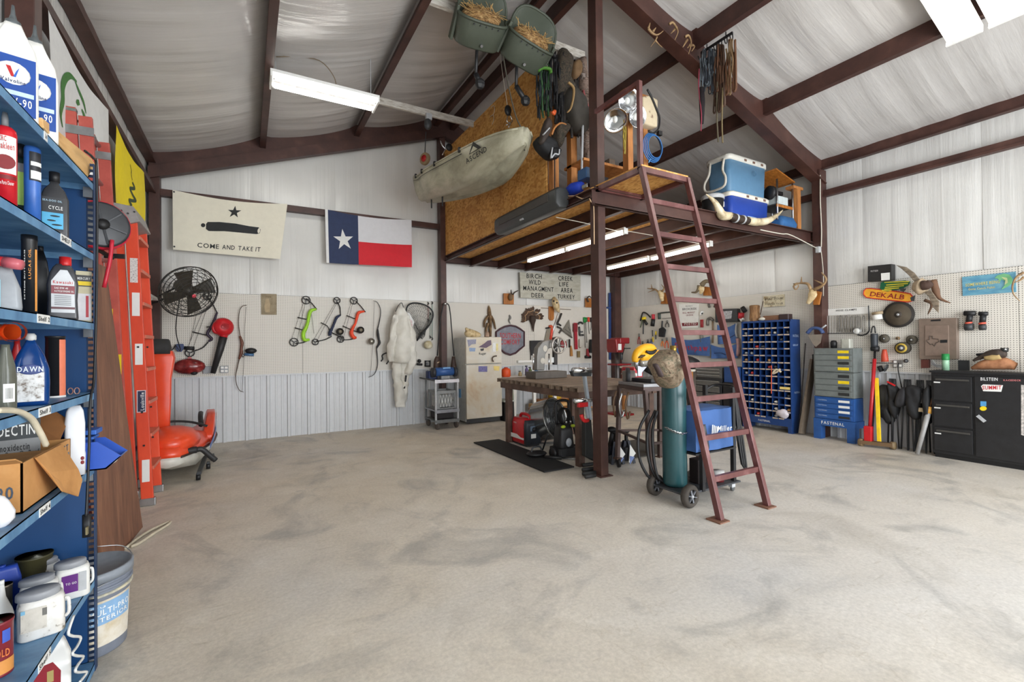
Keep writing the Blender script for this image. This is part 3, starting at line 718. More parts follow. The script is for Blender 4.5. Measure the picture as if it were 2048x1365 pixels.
leads('leather_halter','brown halter with chain hung at the rail end',[M((96,62,38),.7),M((120,96,66),.5)],(935,260,995,640),4,13,'halter',(.008,.014))
one(MB().wt(K('L2',(760,600),(765,700),(764,845)),HK,.05,[.03,.034,.02],8),'wrapped_whip',M((30,22,26),.8),'dark wrapped whip with pink tip hung at the rafter','whip',smooth_=True)
one(MB().wt(K('L2',(745,470),(742,600),(760,780),(757,895)),HK,.08,.007,5,3),'pink_lead',M((150,60,76),.8),'thin pink lead beside the wrapped whip','lead',smooth_=True)
for i,(px,c) in enumerate(((((868,560),(866,800),(875,970)),(96,88,70)),(((905,600),(900,830),(905,975)),(110,96,66)))):
    one(MB().wt(K('L2',*px),HK,.03,.009,5,3),'long_rein',M(c,.8),('olive long rein hanging lowest below the rail' if i == 0 else 'tan long rein with a frayed end below the halters'),'rein',smooth_=True)
# antlers on the front rafter
AW = YP(3.62)
def antler(label,paths,crop='A2',wall=None,r=.016,dy=0.):
    wall = wall or AW
    o = T('antler',label,'antler',wall(*K1(crop,*paths[0][0])),group='antlers on the rafter')
    for i,p in enumerate(paths):
        n = len(p); MB().wt(K(crop,*p),wall,[dy+.015*k for k in range(n)],[r*(1-.75*k/(n-1)) if n > 1 else r for k in range(n)],6,4).build('beam' if i == 0 else 'tine',ANTLER,o,True)
antler('shed antler with two upright tines on the rafter underside',[[(940,560),(1010,640),(1090,680),(1160,660),(1235,600)],[(1030,620),(1090,540)],[(940,560),(978,445)]])
antler('shed antler hooked over the rafter with a long curved tine',[[(1350,470),(1420,440),(1500,560),(1515,640),(1460,780)],[(1490,540),(1380,655)]])
antler('clustered shed antler lowest on the rafter by the purlin',[[(1660,720),(1720,690),(1770,780),(1770,900),(1725,1055)],[(1700,780),(1615,920)],[(1765,860),(1705,935)],[(1790,880),(1840,910),(1790,1000)]])
antler('brown antler on the roof blanket highest at the picture top',[[(1130,235),(1165,120),(1240,100),(1310,95)],[(1310,95),(1370,180),(1375,260)]],dy=-.2)
antler('thin dark antler dangling under the rafter',[[(1110,720),(1080,790),(1020,870),(990,920)],[(1080,790),(1160,880),(1220,930)]],r=.01)
one(MB().tube([ony(x,y,3.86) for x,y in K('A2',(1000,60),(1500,560),(1640,680))],.03,10),'conduit_pipe',LGREY,'grey plastic pipe lying along the top of the rafter','pipe',smooth_=True)
# ================================================================ STEEL LADDER AND PLATFORM
la = T('steel_ladder','red oxide steel ladder with landing and rail up to the loft','ladder',(3.59,2.8,0))
for x in (3.27,3.90):
    MB().bar((x,2.41,.008),(x,3.205,LZ+.02),.045,.05).build('stringer',STEEL2,la,bev=.003)
    MB().box((x-.01,2.425,.006),(.12,.13,.01)).build('foot_plate',M((120,84,66),.6),la)
for z in (.31,.63,.945,1.23,1.515,1.815,2.12,2.43,2.76):
    y = 2.41+.795*z/3.09
    MB().bar((3.295,y,z),(3.878,y,z),.035,.045).build('rung',STEEL2,la,bev=.002)
for a,b in (((3.25,3.205,LZ),(3.92,3.205,LZ)),((3.25,3.83,LZ),(3.92,3.83,LZ)),((3.27,3.2,LZ),(3.27,3.86,LZ)),((3.90,3.2,LZ),(3.90,3.86,LZ))):
    MB().bar(a,b,.04,.05).build('landing_frame',STEEL2,la)
MB().bx((3.26,3.195,LZ+.026),(3.91,3.86,LZ+.045)).build('landing_deck',OSB,la)
MB().bx((3.25,3.2,LZ),(3.29,3.24,3.93)).build('rail_post',STEEL2,la)
MB().bar((3.27,3.22,3.92),(3.27,3.86,3.92),.035,.04).build('hand_rail',STEEL2,la)

# ================================================================ THINGS ON THE LOFT
def cooler(label,x0,x1,y0,y1,z0,z1,body,lid,swing,name='ice_chest'):
    o = T(name,label,'cooler',((x0+x1)/2,(y0+y1)/2,z0)); c = V(((x0+x1)/2,(y0+y1)/2,0)); d = (x1-x0,y1-y0); h = z1-z0
    MB().rbox(c+V((0,0,z0+h*.42)),(*d,h*.84),.06,4,[(0,.93,.93),(.03,.95,.95),(1,1,1)]).build('body',body,o,True)
    MB().rbox(c+V((0,0,z0+h*.92)),(d[0]+.03,d[1]+.03,h*.16),.07,4,[(0,1,1),(.7,1,1),(1,.94,.92)]).build('lid',lid,o,True)
    for i in (-1,0,1):
        MB().box(c+V((i*d[0]*.22+d[0]*.12,-d[1]/2-.017,z0+h*.9)),(.05,.012,.03)).build('hinge',M((112,84,70),.6),o,bev=.003)
    if swing:
        P = [V((x0-.02,y0+.06,z0+h*.86)),V((x0-.05,y0+.06,z0+h*.55)),V((x0-.06,y0+.01,z0+h*.32)),V((x0-.06,y0+.05,z0+h*.10)),V((x0-.06,y1-.05,z0+h*.10)),V((x0-.06,y1-.01,z0+h*.32)),V((x0-.05,y1-.08,z0+h*.55)),V((x0-.02,y1-.08,z0+h*.86))]
        MB().tube(sm(P,4),.017,8).build('swing_handle',M((196,190,178),.5),o,True)
    else:
        MB().box(V((x0-.01,(y0+y1)/2,z0+h*.6)),(.03,(y1-y0)*.5,.08)).build('side_handle',lid,o,bev=.01)
    return o
a_ = cooler('slate blue ice chest stacked on top of the royal blue one',5.80,6.68,4.06,4.42,3.53,4.06,M((88,128,160),.5,var=.05),M((206,204,196),.5,var=.04),True)
MB().lathe([(0,0),(.1,0),(.1,.05),(0,.05)],(6.70,4.05,3.63),(1,-.3,0),18).build('wheel',BLACK,a_,True)
MB().tube([V((6.35,4.037,3.85))+V((math.cos(t),0,math.sin(t)))*.035 for t in [2*PI*i/14 for i in range(14)]],.004,5,True).build('badge',M((70,108,140),.5),a_)
a_ = cooler('royal blue ice chest with white lid under the slate blue one',5.80,6.70,4.04,4.42,LZ+.02,3.53,M((30,66,160),.5,var=.05),M((226,222,210),.5,var=.04),False)
MB().box((6.28,4.045,3.2),(.2,.01,.04)).build('badge',M((150,180,220),.4),a_)
# longhorn horns on the loft edge
hn = T('longhorn_horns','mounted longhorn horns with leather wrapped middle on the loft edge','horns',V((5.7,3.80,LZ)))
HP = YP(3.80)
MB().wt(K('L3',(990,378),(1060,440),(1100,510),(1130,560),(1200,565)),HP,.0,[.006,.03,.05,.06,.05],10,5).build('horn',m_blend('horn',[(.3,(120,98,66)),(.5,(206,190,156)),(.72,(232,222,200))],7.,.35,bump=.05),hn,True)
MB().wt(K('L3',(1330,600),(1400,615),(1500,610),(1580,570),(1645,515)),HP,.0,[.05,.055,.05,.03,.006],10,5).build('horn',MATS['horn'],hn,True)
MB().wt(K('L3',(1190,565),(1260,590),(1345,605)),HP,.0,[.052,.056,.052],12,4).build('leather_wrap',M((50,36,28),.6,bump=.2),hn,True)
for x in (1238,1298):
    MB().wt(K('L3',(x-4,582+(x-1238)*.2),(x+8,585+(x-1238)*.2)),HP,0,.059,12).build('band',LGREY,hn,True)
# shelf stand, post, bins at the loft corner
st = T('side_stand','metal rack with slanted wooden top at the loft corner','rack',V((7.0,4.05,LZ+.02)))
for x,y in ((6.80,3.98),(7.20,3.98),(6.80,4.3),(7.20,4.3)):
    MB().cyl((x,y,LZ+.02),(x,y,3.83),.014,n=8).build('leg',ALU,st,True)
MB().prism([(6.74,3.95,3.95),(7.22,3.95,3.83),(7.22,3.95,3.85),(6.74,3.95,3.97)],(0,.4,0)).build('top_board',OAK,st)
MB().bx((6.77,3.97,3.45),(7.22,4.3,3.465)).build('shelf',DGREY,st); MB().bx((6.77,3.97,3.42),(7.22,3.98,3.46)).build('shelf_edge',OAK,st)
one(MB().rbox((6.95,4.08,3.53),(.28,.2,.12),.02),'plastic_tub',M((196,206,206),.4),'pale plastic tub on the rack shelf','tub',bev=.004)
one(MB().rbox((7.02,4.2,3.70),(.30,.2,.05),.01),'wire_coil',BLACK,'black folded tarp under the slanted wooden top','tarp')
one(MB().rbox((6.98,4.05,3.18),(.40,.3,.2),.05,4,[(0,.95,.95),(.5,1.05,1.05),(1,.85,.8)]),'blue_duffel',M((44,96,150),.7),'blue duffel bag lying under the rack','bag',smooth_=True)
pt = T('wood_post','short wooden post with cap near the loft corner column','post',(7.28,3.97,LZ+.02))
MB().bx((7.24,3.93,LZ+.02),(7.33,4.01,3.74)).build('stud',STUD,pt); MB().bx((7.14,3.93,3.74),(7.40,4.05,3.78)).build('cap',STUD,pt)
bk = T('black_bucket','black bucket with white lid band beside the ice chests','bucket',(5.5,4.1,LZ+.02))
MB().lathe([(.12,0),(.14,.26)],(5.5,4.1,LZ+.02),n=20).build('pail',BLACK,bk,True); MB().lathe([(.145,.255),(.15,.26),(.15,.30),(.13,.32),(0,.32)],(5.5,4.1,LZ+.02),n=20).build('lid',LGREY,bk,True)
for i,(x,y,s_,c,lb) in enumerate(((4.85,4.55,.18,(24,26,34),'dark heaped tarp on the loft floor behind the landing'),(5.32,4.85,.17,(40,44,70),'navy bundled cloth on the loft floor'),(4.2,5.3,.26,(44,34,30),'brown bundled sack on the loft floor behind the lamps'),(5.0,5.8,.3,(30,30,32),'large dark bundle deep on the loft floor'))):
    one(MB().ell((x,y,LZ+.02+s_*.42),(s_*1.5,s_,s_*.46),None,16,10,lambda q: q*(1+.25*noise.noise(q*6+V((i,0,0))))),'cloth_bundle',M(c,.85),lb,'bundle',smooth_=True)
# loft: studs, clamp lamps, patterned bag, blue hose, yellow cord
FR = YP(4.10)
fr = T('stud_frame','wooden stud frame standing on the loft behind the landing','frame',V((3.9,4.1,LZ+.02)))
for a,b in ((472,520),(625,665)):
    p0 = FR(*K1('J7',a,930)); p1 = FR(*K1('J7',b,930)); MB().bx((p0.x,4.1,LZ+.02),(p1.x,4.19,4.42)).build('stud',STUD,fr)
p0 = FR(*K1('J7',440,190)); p1 = FR(*K1('J7',665,190)); MB().bx((p0.x,4.09,4.38),(p1.x,4.2,4.47)).build('plate',STUD,fr)
for z,d in ((3.35,.3),(3.62,.35)):
    MB().bx((3.5,4.35,z),(4.5,4.75,z+.03)).build('shelf_plank',STUD,fr)
rnd = random.Random(4)
for k in range(7):
    s_ = rnd.uniform(.08,.16)
    cols = [(52,42,38),(90,72,58),(36,36,40),(120,104,90),(70,58,50),(44,40,52),(98,84,66)]
    nm = ['small brown carton','tan carton','dark toolbox','pale carton','brown tin','dark violet box','khaki carton'][k]
    one(MB().box((3.6+k*.13,4.45,3.65+s_/2 if k % 2 else 3.38+s_/2),(s_,s_,s_)),'storage_box',M(cols[k],.7),nm+' on the shelf planks behind the clamp lamps','box',bev=.004)
def clamp_lamp(label,c,r,ax,crop='J7'):
    p = YP(3.98)(*K1(crop,*c)); ax = V(ax).normalized()
    o = T('clamp_lamp',label,'lamp',p,group='aluminium clamp lamps')
    MB().lathe([(r*.16,.11),(r*.22,.10),(r*.45,.075),(r*.8,.03),(r,-.02),(r*.98,-.022),(r*.76,.024),(r*.42,.066),(r*.12,.09)],p,-ax,22).build('reflector',CHROME,o,True)
    MB().cyl(p-ax*.1,p-ax*.17,.022).build('socket',BLACK,o,True)
    MB().ell(p-ax*.02,(.03,.03,.04)).build('bulb',M((226,226,220),.3),o,True)
clamp_lamp('aluminium clamp lamp hung highest under the hand rail',(470,300),.135,(-.2,-.9,-.35))
clamp_lamp('aluminium clamp lamp facing down beside the yellow cord',(345,490),.14,(-.35,-.6,-.75))
clamp_lamp('aluminium clamp lamp half behind the rail post',(555,455),.125,(-.05,-.95,-.3))
bg_ = T('patterned_bag','pale patterned cloth bag hung on the stud frame','bag',FR(*K1('J7',690,550)))
MB().prism([YP(4.0)(*q) for q in K('J7',(612,255),(690,245),(765,290),(760,560),(700,545),(625,520))],(0,.16,0)).build('bag_body',m_blend('speckled_cloth',[(.4,(206,190,160)),(.62,(200,184,154)),(.68,(120,84,70))],16.,.85,bump=.1),bg_,True,bev=.02)
MB().tube(sm([YP(3.99)(*q) for q in K('J7',(655,190),(700,270),(750,390),(775,470),(765,570),(720,615),(670,600))],5),.012).build('cord',BLACK,bg_,True)
MB().box(YP(3.99)(*K1('J7',775,620)),(.06,.04,.05)).build('plug',BLACK,bg_)
hc = T('blue_hose','coil of blue air hose hung from the stud frame','hose',YP(4.0)(*K1('J7',705,880)))
for k in range(4):
    c = YP(4.0)(*K1('J7',705+2*k,760)); r = .165-.012*k
    MB().tube([c+V((r*.92*math.cos(t),-.012*k,r*1.05*math.sin(t))) for t in [2*PI*i/28 for i in range(28)]],.008,6,True).build('hose_loop',M((40,98,158),.45),hc,True)
MB().tube(sm([YP(3.99)(*q) for q in K('J7',(700,860),(680,880),(670,905))],4),.007).build('hose_end',M((90,150,200),.45),hc,True)
rnd = random.Random(6); yc = MB()
for k in range(6):
    yc.tube(sm([YP(3.97)(*K1('J7',435+rnd.uniform(-16,16),400+i*85+rnd.uniform(-10,10)),rnd.uniform(-.02,.02)) for i in range(6)],3),.006,5)
one(yc,'cord_tangle',M((150,130,50),.8),'tangled yellow cord hanging behind the rail post','cord',smooth_=True)
sp = T('work_light','black work light hung under the purlin above the ice chests','lamp',ony(1492,268,4.4))
MB().lathe([(.05,.16),(.07,.12),(.11,.05),(.15,-.02),(.15,-.05),(.12,-.05),(.03,.03)],ony(1491,272,4.4),(.1,.15,1),20).build('housing',BLACK,sp,True)
MB().tube([ony(1492,258,4.4),ony(1492,248,4.4),ony(1496,240,4.4)],.014).build('hanger',BLACK,sp)
# hard case on the loft edge, tarp roll
CS = Wall(0,3.17,(-1,0,0))
hd = T('hard_case','long charcoal hard case strapped to the loft edge beam','case',V((3.15,5.1,2.97)))
def ring(y,s_=1.):
    pr = [(-.09,-.11),(.05,-.13),(.10,-.08),(.10,.08),(.05,.12),(-.06,.12),(-.10,.06)]
    return [V((3.125-a*s_,y,3.095+b*s_)) for a,b in pr]
MB().loft([ring(4.27,.9),ring(4.31),ring(5.72),ring(5.80,.8)]).build('shell',M((58,60,60),.45,var=.06),hd,True,bev=.01)
MB().bx((3.015,4.42,3.07),(3.03,5.62,3.16)).build('lid_panel',M((66,62,58),.5),hd,bev=.004)
MB().bx((3.02,4.98,3.0),(3.035,5.06,3.02)).build('latch',LGREY,hd)
one(MB().tube(sm([onx(*q,3.3) for q in K('J8',(455,1310),(520,1270),(590,1245))],3),[.05,.06,.07,.075,.07,.065,.05],10),'tarp_roll',M((28,66,190),.6,bump=.3),'bright blue tarp roll at the loft edge below the gear','tarp',smooth_=True)
one(MB().box(onx(*K1('J8',628,1248),3.3),(.06,.1,.05)),'flashlight',CHROME,'small chrome torch beside the blue tarp roll','torch',bev=.01)
one(MB().box(onx(*K1('J8',650,1150),3.4),(.2,.16,.12)),'blue_tin',M((60,96,140),.5),'blue tin on the loft behind the centre post','tin',bev=.01)
for i,(px,lb) in enumerate(((((1000,470),(1080,500),(1160,520)),''),)): pass
for i,(c,lb) in enumerate((((545,700),'pale snagged cord end on the osb top edge'),((540,760),'frayed string dangling on the osb wall'))):
    rope('frayed_string',lb,[XPm(3.19)(*q,.0) for q in K('L1',(c[0]-20,c[1]),(c[0],c[1]-12),(c[0]+4,c[1]+20),(c[0]-6,c[1]+50))],.004,OFFW,cat='string')
# ================================================================ BLUE SHELF UNIT AND WHAT STANDS ON IT
SH_BLUE = m_blend('shelf_blue',[(.3,(66,110,150)),(.55,(96,142,180)),(.75,(128,168,196))],5.,.45,(1,2,1),bump=.04)
SH_PANEL = M((26,66,112),.4,var=.08,scale=3)
SH_POST = M((30,56,92),.5,var=.15)
SX,SY0,SY1,SXB = -.59,1.66,2.745,-1.0
SZ = dict(A=2.163,B=1.85,C=1.541,D=1.232,E=.905,F=.405,G=.035)
su = T('shelf_unit','blue steel shelf unit loaded with oil jugs and paint','shelf unit',((SX+SXB)/2,(SY0+SY1)/2,0))
MB().bx((SXB,SY1-.004,.02),(SX-.03,SY1,2.25)).build('side_panel',SH_PANEL,su)
MB().bx((SXB-.004,SY0,.02),(SXB,SY1,2.25)).build('back_panel',SH_PANEL,su)
def post(x,y,dx,dy):
    m = MB().bx((x,y-.003*dy,0),(x+.003*dx,y+.035*dy,2.25))
    a,b = x,x+.040*dx
    m.bx((a,y-.003*dy,0),(a+.011*dx,y,2.25)); m.bx((b-.011*dx,y-.003*dy,0),(b,y,2.25))
    z = .012
    while z < 2.25:
        m.bx((a+.011*dx,y-.003*dy,z),(b-.011*dx,y,z+.012)); z += .0254
    m.build('upright',SH_POST,su)
post(SX+.002,SY1+.004,-1,-1); post(SX+.002,SY0-.004,-1,1); post(SXB-.006,SY1+.004,1,-1); post(SXB-.006,SY0-.004,1,1)
LBL = M((232,232,228),.5,var=.03)
lab = dict(A=(87.6,94,263,280,'Shelf'),B=(121,142,470,488,'SHELF 1'),C=(74,99,627,643,'Shelf 2'),D=(77,101,812,832,'Shelf 3'),E=(78,100,1010,1026,'Shelf 4'),F=(76,101,1300,1348,'Shelf 5'))
for k,z in SZ.items():
    p = MB().bx((SXB,SY0+.01,z-.004),(SX,SY1-.008,z)).bx((SX-.002,SY0+.01,z-.032),(SX,SY1-.008,z)).bx((SXB,SY1-.012,z-.03),(SX,SY1-.008,z)).build('shelf',SH_BLUE,su)
    MB().bx((SX-.035,SY1-.03,z-.065),(SX-.003,SY1-.012,z-.02)).build('bracket',M((120,124,128),.4,.6),p)
    if k in lab:
        x0,x1,y0,y1,t = lab[k]
        ya = onx(x0,(y0+y1)/2,SX).y; yb = onx(x1,(y0+y1)/2,SX).y
        L = MB().bx((SX,ya,z-.031),(SX+.0015,yb,z-.002)).build('shelf_label',LBL,p)
        MB().text(t,(SX+.0025,ya+.006,z-.024),(SX+.0025,yb-.006,z-.024),(SX+.0025,ya+.006,z-.008)).build('label_text',DBLACK,p)
def face(loc):
    d = V((loc[0],loc[1])); return math.atan2(d.y,d.x)-PI/2
def spot(x0,x1,z,ytop,X=None,Y=None,ybase=None):
    """base point, facing angle, width and height of a thing seen between two pixel columns"""
    xc = (x0+x1)/2
    p = onx(xc,700,X) if X is not None else (ony(xc,700,Y) if Y is not None else onz(xc,ybase,z))
    loc = V((p.x,p.y,z))
    for _ in range(2):
        dep = (loc-CAM).dot(CW)
    d = ray(xc,ytop); t = math.hypot(loc.x,loc.y)/math.hypot(d.x,d.y)
    c = (loc.xy.normalized()).dot(CW.xy.normalized())
    return loc,face(loc),abs(x1-x0)*dep/FPX*c,(CAM+d*t).z-z
def arc_label(m,r,z0,z1,a0=-60,a1=60,dr=.0008,n=10):
    return m.grid(lambda u,v: V(((r+dr)*math.sin(math.radians(a0+(a1-a0)*u)),-(r+dr)*math.cos(math.radians(a0+(a1-a0)*u)),z0+(z1-z0)*v)),n,1)
def flat(m,x0,x1,z0,z1,y): return m.add([(x0,y,z0),(x1,y,z0),(x1,y,z1),(x0,y,z1)],[(0,1,2,3)])
def txt(o,s_,x0,x1,z0,z1,y,mat,name='label_text'):
    return MB().text(s_,(x0,y,z0),(x1,y,z0),(x0,y,z1)).build(name,mat,o)
def itm(name,label,cat,x0,x1,sh,ytop,X,yb=None):
    if yb: loc,rot,w,h = spot(x0,x1,SZ[sh],ytop,ybase=yb)
    else: loc,rot,w,h = spot(x0,x1,SZ[sh],ytop,X=X)
    loc.z += .001
    return TL(name,label,cat,loc,rot),w,h
# -- top shelf
for k,(x0,x1,yt,X,lb) in enumerate(((-12,66,12,-.68,'white gear oil jug with blue label nearest the frame edge'),(50,92,52,-.655,'white gear oil jug behind the first, next to the pine board'))):
    o,w,h = itm('oil_jug',lb,'jug',x0,x1,'A',yt,X)
    w = max(w,.12); d = w*.62
    MB().rbox((0,0,h*.42),(w,d,h*.84),w*.16,4,[(0,.94,.94),(.04,1,1),(.62,1,1),(.78,.86,.9),(.92,.5,.62),(1,.34,.5)]).build('jug_body',WHITE,o,True)
    MB().tube(sm([(-w*.40,0,h*.5),(-w*.46,0,h*.62),(-w*.34,0,h*.76),(-w*.12,0,h*.83)],4),w*.075,8).build('handle',WHITE,o,True)
    MB().lathe([(w*.16,h*.82),(w*.16,h*.87),(w*.09,h*.885),(w*.05,h*.93),(w*.03,h),(.001,h)],n=14).build('spout_cap',M((84,90,92),.4),o,True)
    flat(MB(),-w*.44,w*.44,h*.1,h*.56,-d/2-.002).build('label',M((24,70,150),.4),o)
    MB().ell((0,-d/2-.0025,h*.42),(w*.34,.0012,h*.09)).build('label_oval',LBL,o,True)
    MB().prism([(-w*.14,-d/2-.0045,h*.47),(-w*.05,-d/2-.0045,h*.47),(w*.03,-d/2-.0045,h*.39),(-w*.04,-d/2-.0045,h*.39)],(0,.0005,0)).build('logo',RED,o)
    MB().prism([(w*.05,-d/2-.0045,h*.39),(0,-d/2-.0045,h*.39),(w*.06,-d/2-.0045,h*.44),(w*.12,-d/2-.0045,h*.47)],(0,.0005,0)).build('logo',M((50,100,190),.4),o)
    txt(o,'Valvoline',-w*.24,w*.24,h*.345,h*.375,-d/2-.0048,M((30,40,90),.4))
    txt(o,'80W-90',-w*.30,w*.36,h*.17,h*.235,-d/2-.003,LBL)
    flat(MB(),-w*.4,w*.4,h*.25,h*.285,-d/2-.0028).build('label_band',M((190,210,230),.4),o)
one(MB().plate([(85,236),(184,318),(191,330),(176,354),(88,256)],XPp(-.63),0,.02),'pine_plank',PINE,'light pine plank on edge along the top shelf front','plank',bev=.002)
# -- shelf B
o,w,h = itm('aerosol_can','red and white brake cleaner can at the shelf edge','can',-10,31,'B',226,-.64)
r = w*.62; MB().lathe([(r,0),(r,h*.78),(r*.92,h*.82),(r*.6,h*.85),(.001,h*.86)],n=22).build('can_body',M((198,26,38),.35),o,True)
MB().lathe([(r*.3,h*.85),(r*.3,h*.94),(r*.22,h),(.001,h)],n=12).build('nozzle',MGREY,o,True)
arc_label(MB(),r,h*.36,h*.74).build('label',LBL,o,True); arc_label(MB(),r,h*.30,h*.34,dr=.001).build('label_band',DRED,o,True)
txt(o,'Brakleen',-r*.75,r*.75,h*.60,h*.67,-r-.003,RED); txt(o,'CRC',-r*.5,r*.1,h*.68,h*.735,-r-.003,RED); txt(o,'Brake Parts Cleaner',-r*.7,r*.7,h*.24,h*.28,-r-.003,LBL)
MB().lathe([(0,0),(.022,0),(.022,.002),(0,.002)],(0,-r-.001,h*.47),(0,-1,0),18).build('logo',DRED,o)
o,w,h = itm('oil_bottle','dark green bottle with lime label behind the red can','bottle',26,58,'B',288,-.70)
MB().rbox((0,0,h*.42),(w,w*.7,h*.84),w*.2,4,[(0,1,1),(.75,1,1),(.95,.5,.6),(1,.4,.5)]).build('bottle_body',M((30,50,44),.3),o,True)
flat(MB(),-w*.46,w*.46,h*.28,h*.66,-w*.35-.002).build('label',M((166,206,92),.5),o); flat(MB(),-w*.46,w*.46,h*.66,h*.76,-w*.35-.002).build('label_top',MGREY,o)
MB().lathe([(w*.3,h*.84),(w*.3,h),(.001,h)],n=14).build('cap',BLACK,o,True)
o,w,h = itm('spray_can','blue spray can with black and white label','can',48,83,'B',296,-.66)
r = w/2; MB().lathe([(r,0),(r,h*.52),(r*1.02,h*.53),(r*1.02,h*.97),(r*.9,h),(.001,h)],n=20).build('can_body',M((56,106,186),.35),o,True)
arc_label(MB(),r*1.02,h*.58,h*.93,-20,70).build('label',M((40,40,44),.4),o,True); arc_label(MB(),r*1.02,h*.60,h*.70,-10,66,.002).build('label_print',LBL,o,True); arc_label(MB(),r*1.02,h*.76,h*.81,-10,66,.002).build('label_print',LBL,o,True)
o,w,h = itm('two_cycle_oil_bottle','black two-cycle oil bottle with fish picture label','bottle',80,139,'B',346,-.64)
MB().rbox((0,0,h*.43),(w,w*.45,h*.86),w*.1,4,[(0,.97,.97),(.03,1,1),(.68,1,1),(.84,.72,.85),(.94,.34,.6),(1,.3,.55)]).build('bottle_body',M((52,52,54),.35),o,True)
MB().lathe([(w*.19,h*.85),(w*.19,h),(.001,h)],n=16).build('cap',BLACK,o,True)
y = -w*.225-.002
flat(MB(),-w*.42,w*.30,h*.10,h*.60,y).build('label',M((34,36,40),.4),o); flat(MB(),-w*.42,w*.30,h*.13,h*.37,y-.001).build('label_picture',M((80,176,218),.4),o)
for fx,fz,fs in ((.02,.32,.17),(-.1,.25,.15),(.08,.19,.18)):
    MB().ell((w*fx,y-.0015,h*fz),(w*fs,.0006,h*.013)).build('fish_print',M((30,44,52),.5),o,True)
txt(o,'CYCLE',-w*.2,w*.28,h*.42,h*.475,y-.001,LBL); txt(o,'SEA-DOO OIL',-w*.4,w*.26,h*.535,h*.565,y-.001,M((170,200,216),.4))
# -- shelf C
o,w,h = itm('fluid_jug','silver jug with translucent red measuring cap leaning out','jug',-26,46,'C',500,-.66)
MB().rbox((0,0,h*.38),(w,w*.6,h*.76),w*.2,4,[(0,.95,.95),(.1,1,1),(.5,.9,.95),(.8,.55,.6),(1,.3,.4)]).build('jug_body',M((150,154,158),.35),o,True)
p0 = V((-w*.25,-.02,h*.80)); p1 = V((w*.47,-.05,h*.74))
MB().tube([p0,p0+(p1-p0)*.5],w*.2,16).build('red_cap',M((214,50,56),.35),o,True)
MB().tube([p0+(p1-p0)*.35,p0+(p1-p0)*.7,p1],[w*.235,w*.235,w*.20],16).build('measuring_cup',M((236,130,140),.15,trans=.45),o,True)
flat(MB(),-w*.42,-w*.12,h*.05,h*.5,-w*.3-.004).build('label',M((150,200,220),.5),o)
o,w,h = itm('grease_tube','black grease cartridge with orange lettering standing tall','cartridge',42,76,'C',471,-.67)
r = w/2; MB().lathe([(r,0),(r,h*.92),(r*1.03,h*.925),(r*1.03,h*.995),(.001,h)],n=22).build('tube_body',M((30,30,32),.35),o,True)
arc_label(MB(),r,h*.06,h*.82,40,62).build('stripe',M((224,150,70),.5),o,True)
MB().text('LUCAS OIL',(r*.18,-r-.003,h*.45),(r*.18,-r-.003,h*.82),(-r*.12,-r-.003,h*.45)).build('label_text',M((232,150,60),.5),o)
MB().text('EXTREME DUTY GREASE',(-r*.5,-r-.003,h*.2),(-r*.5,-r-.003,h*.8),(-r*.62,-r-.003,h*.2)).build('label_text',LBL,o)
o,w,h = itm('oil_bottle','plain black oil bottle standing behind the grease cartridge','bottle',66,98,'C',503,-.73)
MB().rbox((0,0,h*.5),(w*1.2,w*.6,h),w*.15,4,[(0,1,1),(.6,1,1),(.85,.7,.8),(1,.3,.4)]).build('bottle_body',M((22,22,24),.3),o,True); MB().lathe([(w*.18,h),(w*.18,h*1.08),(.001,h*1.08)],n=12).build('cap',BLACK,o,True)
o,w,h = itm('engine_oil_bottle','dark grey engine oil bottle with red cap','bottle',94,158,'C',515,-.63)
MB().rbox((0,0,h*.44),(w,w*.5,h*.88),w*.12,4,[(0,.98,.98),(.03,1,1),(.18,.96,1),(.35,.93,1),(.62,1,1),(.82,.86,.9),(.94,.62,.75),(1,.4,.6)]).build('bottle_body',M((58,58,62),.3),o,True)
MB().lathe([(w*.19,h*.86),(w*.20,h*.88),(w*.20,h),(.001,h)],(w*.08,0,0),n=18).build('cap',RED,o,True)
y = -w*.25-.002
MB().prism([(-w*.36,y,h*.1),(w*.38,y,h*.1),(w*.36,y,h*.6),(w*.14,y,h*.78),(-w*.08,y,h*.78),(-w*.36,y,h*.6)],(0,.001,0)).build('label',M((200,202,204),.4),o)
flat(MB(),-w*.36,w*.37,h*.40,h*.53,y-.001).build('label_band',M((126,44,54),.4),o); flat(MB(),-w*.36,w*.38,h*.155,h*.19,y-.001).build('label_band',M((96,50,56),.4),o)
txt(o,'Kawasaki',-w*.30,w*.31,h*.56,h*.61,y-.0012,RED); txt(o,'SAE 10W-40',-w*.26,w*.16,h*.475,h*.505,y-.002,LBL); txt(o,'4-CYCLE ENGINE OIL',-w*.26,w*.34,h*.425,h*.455,y-.002,LBL)
for i in range(6): flat(MB(),-w*.26,w*.26,h*(.22+.028*i),h*(.23+.028*i),y-.0015).build('fine_print',MGREY,o)
o,w,h = itm('blister_packet','yellow and white blister packet by the shelf upright','packet',152,184,'C',543,-.625)
MB().box((0,.01,h/2),(w,.012,h)).build('card',M((206,196,160),.4),o)
flat(MB(),-w*.48,w*.48,h*.7,h*.92,.002).build('header',M((40,38,40),.4),o); flat(MB(),-w*.48,w*.48,h*.72,h*.80,.0015).build('header_band',YELLOW,o)
flat(MB(),-w*.46,w*.46,h*.04,h*.56,.002).build('white_sachet',M((228,224,226),.4),o); flat(MB(),w*.12,w*.3,h*.1,h*.52,.0015).build('red_sachet',M((190,30,50),.4),o)
txt(o,'MERCURY',-w*.4,w*.4,h*.83,h*.88,.0012,LBL)
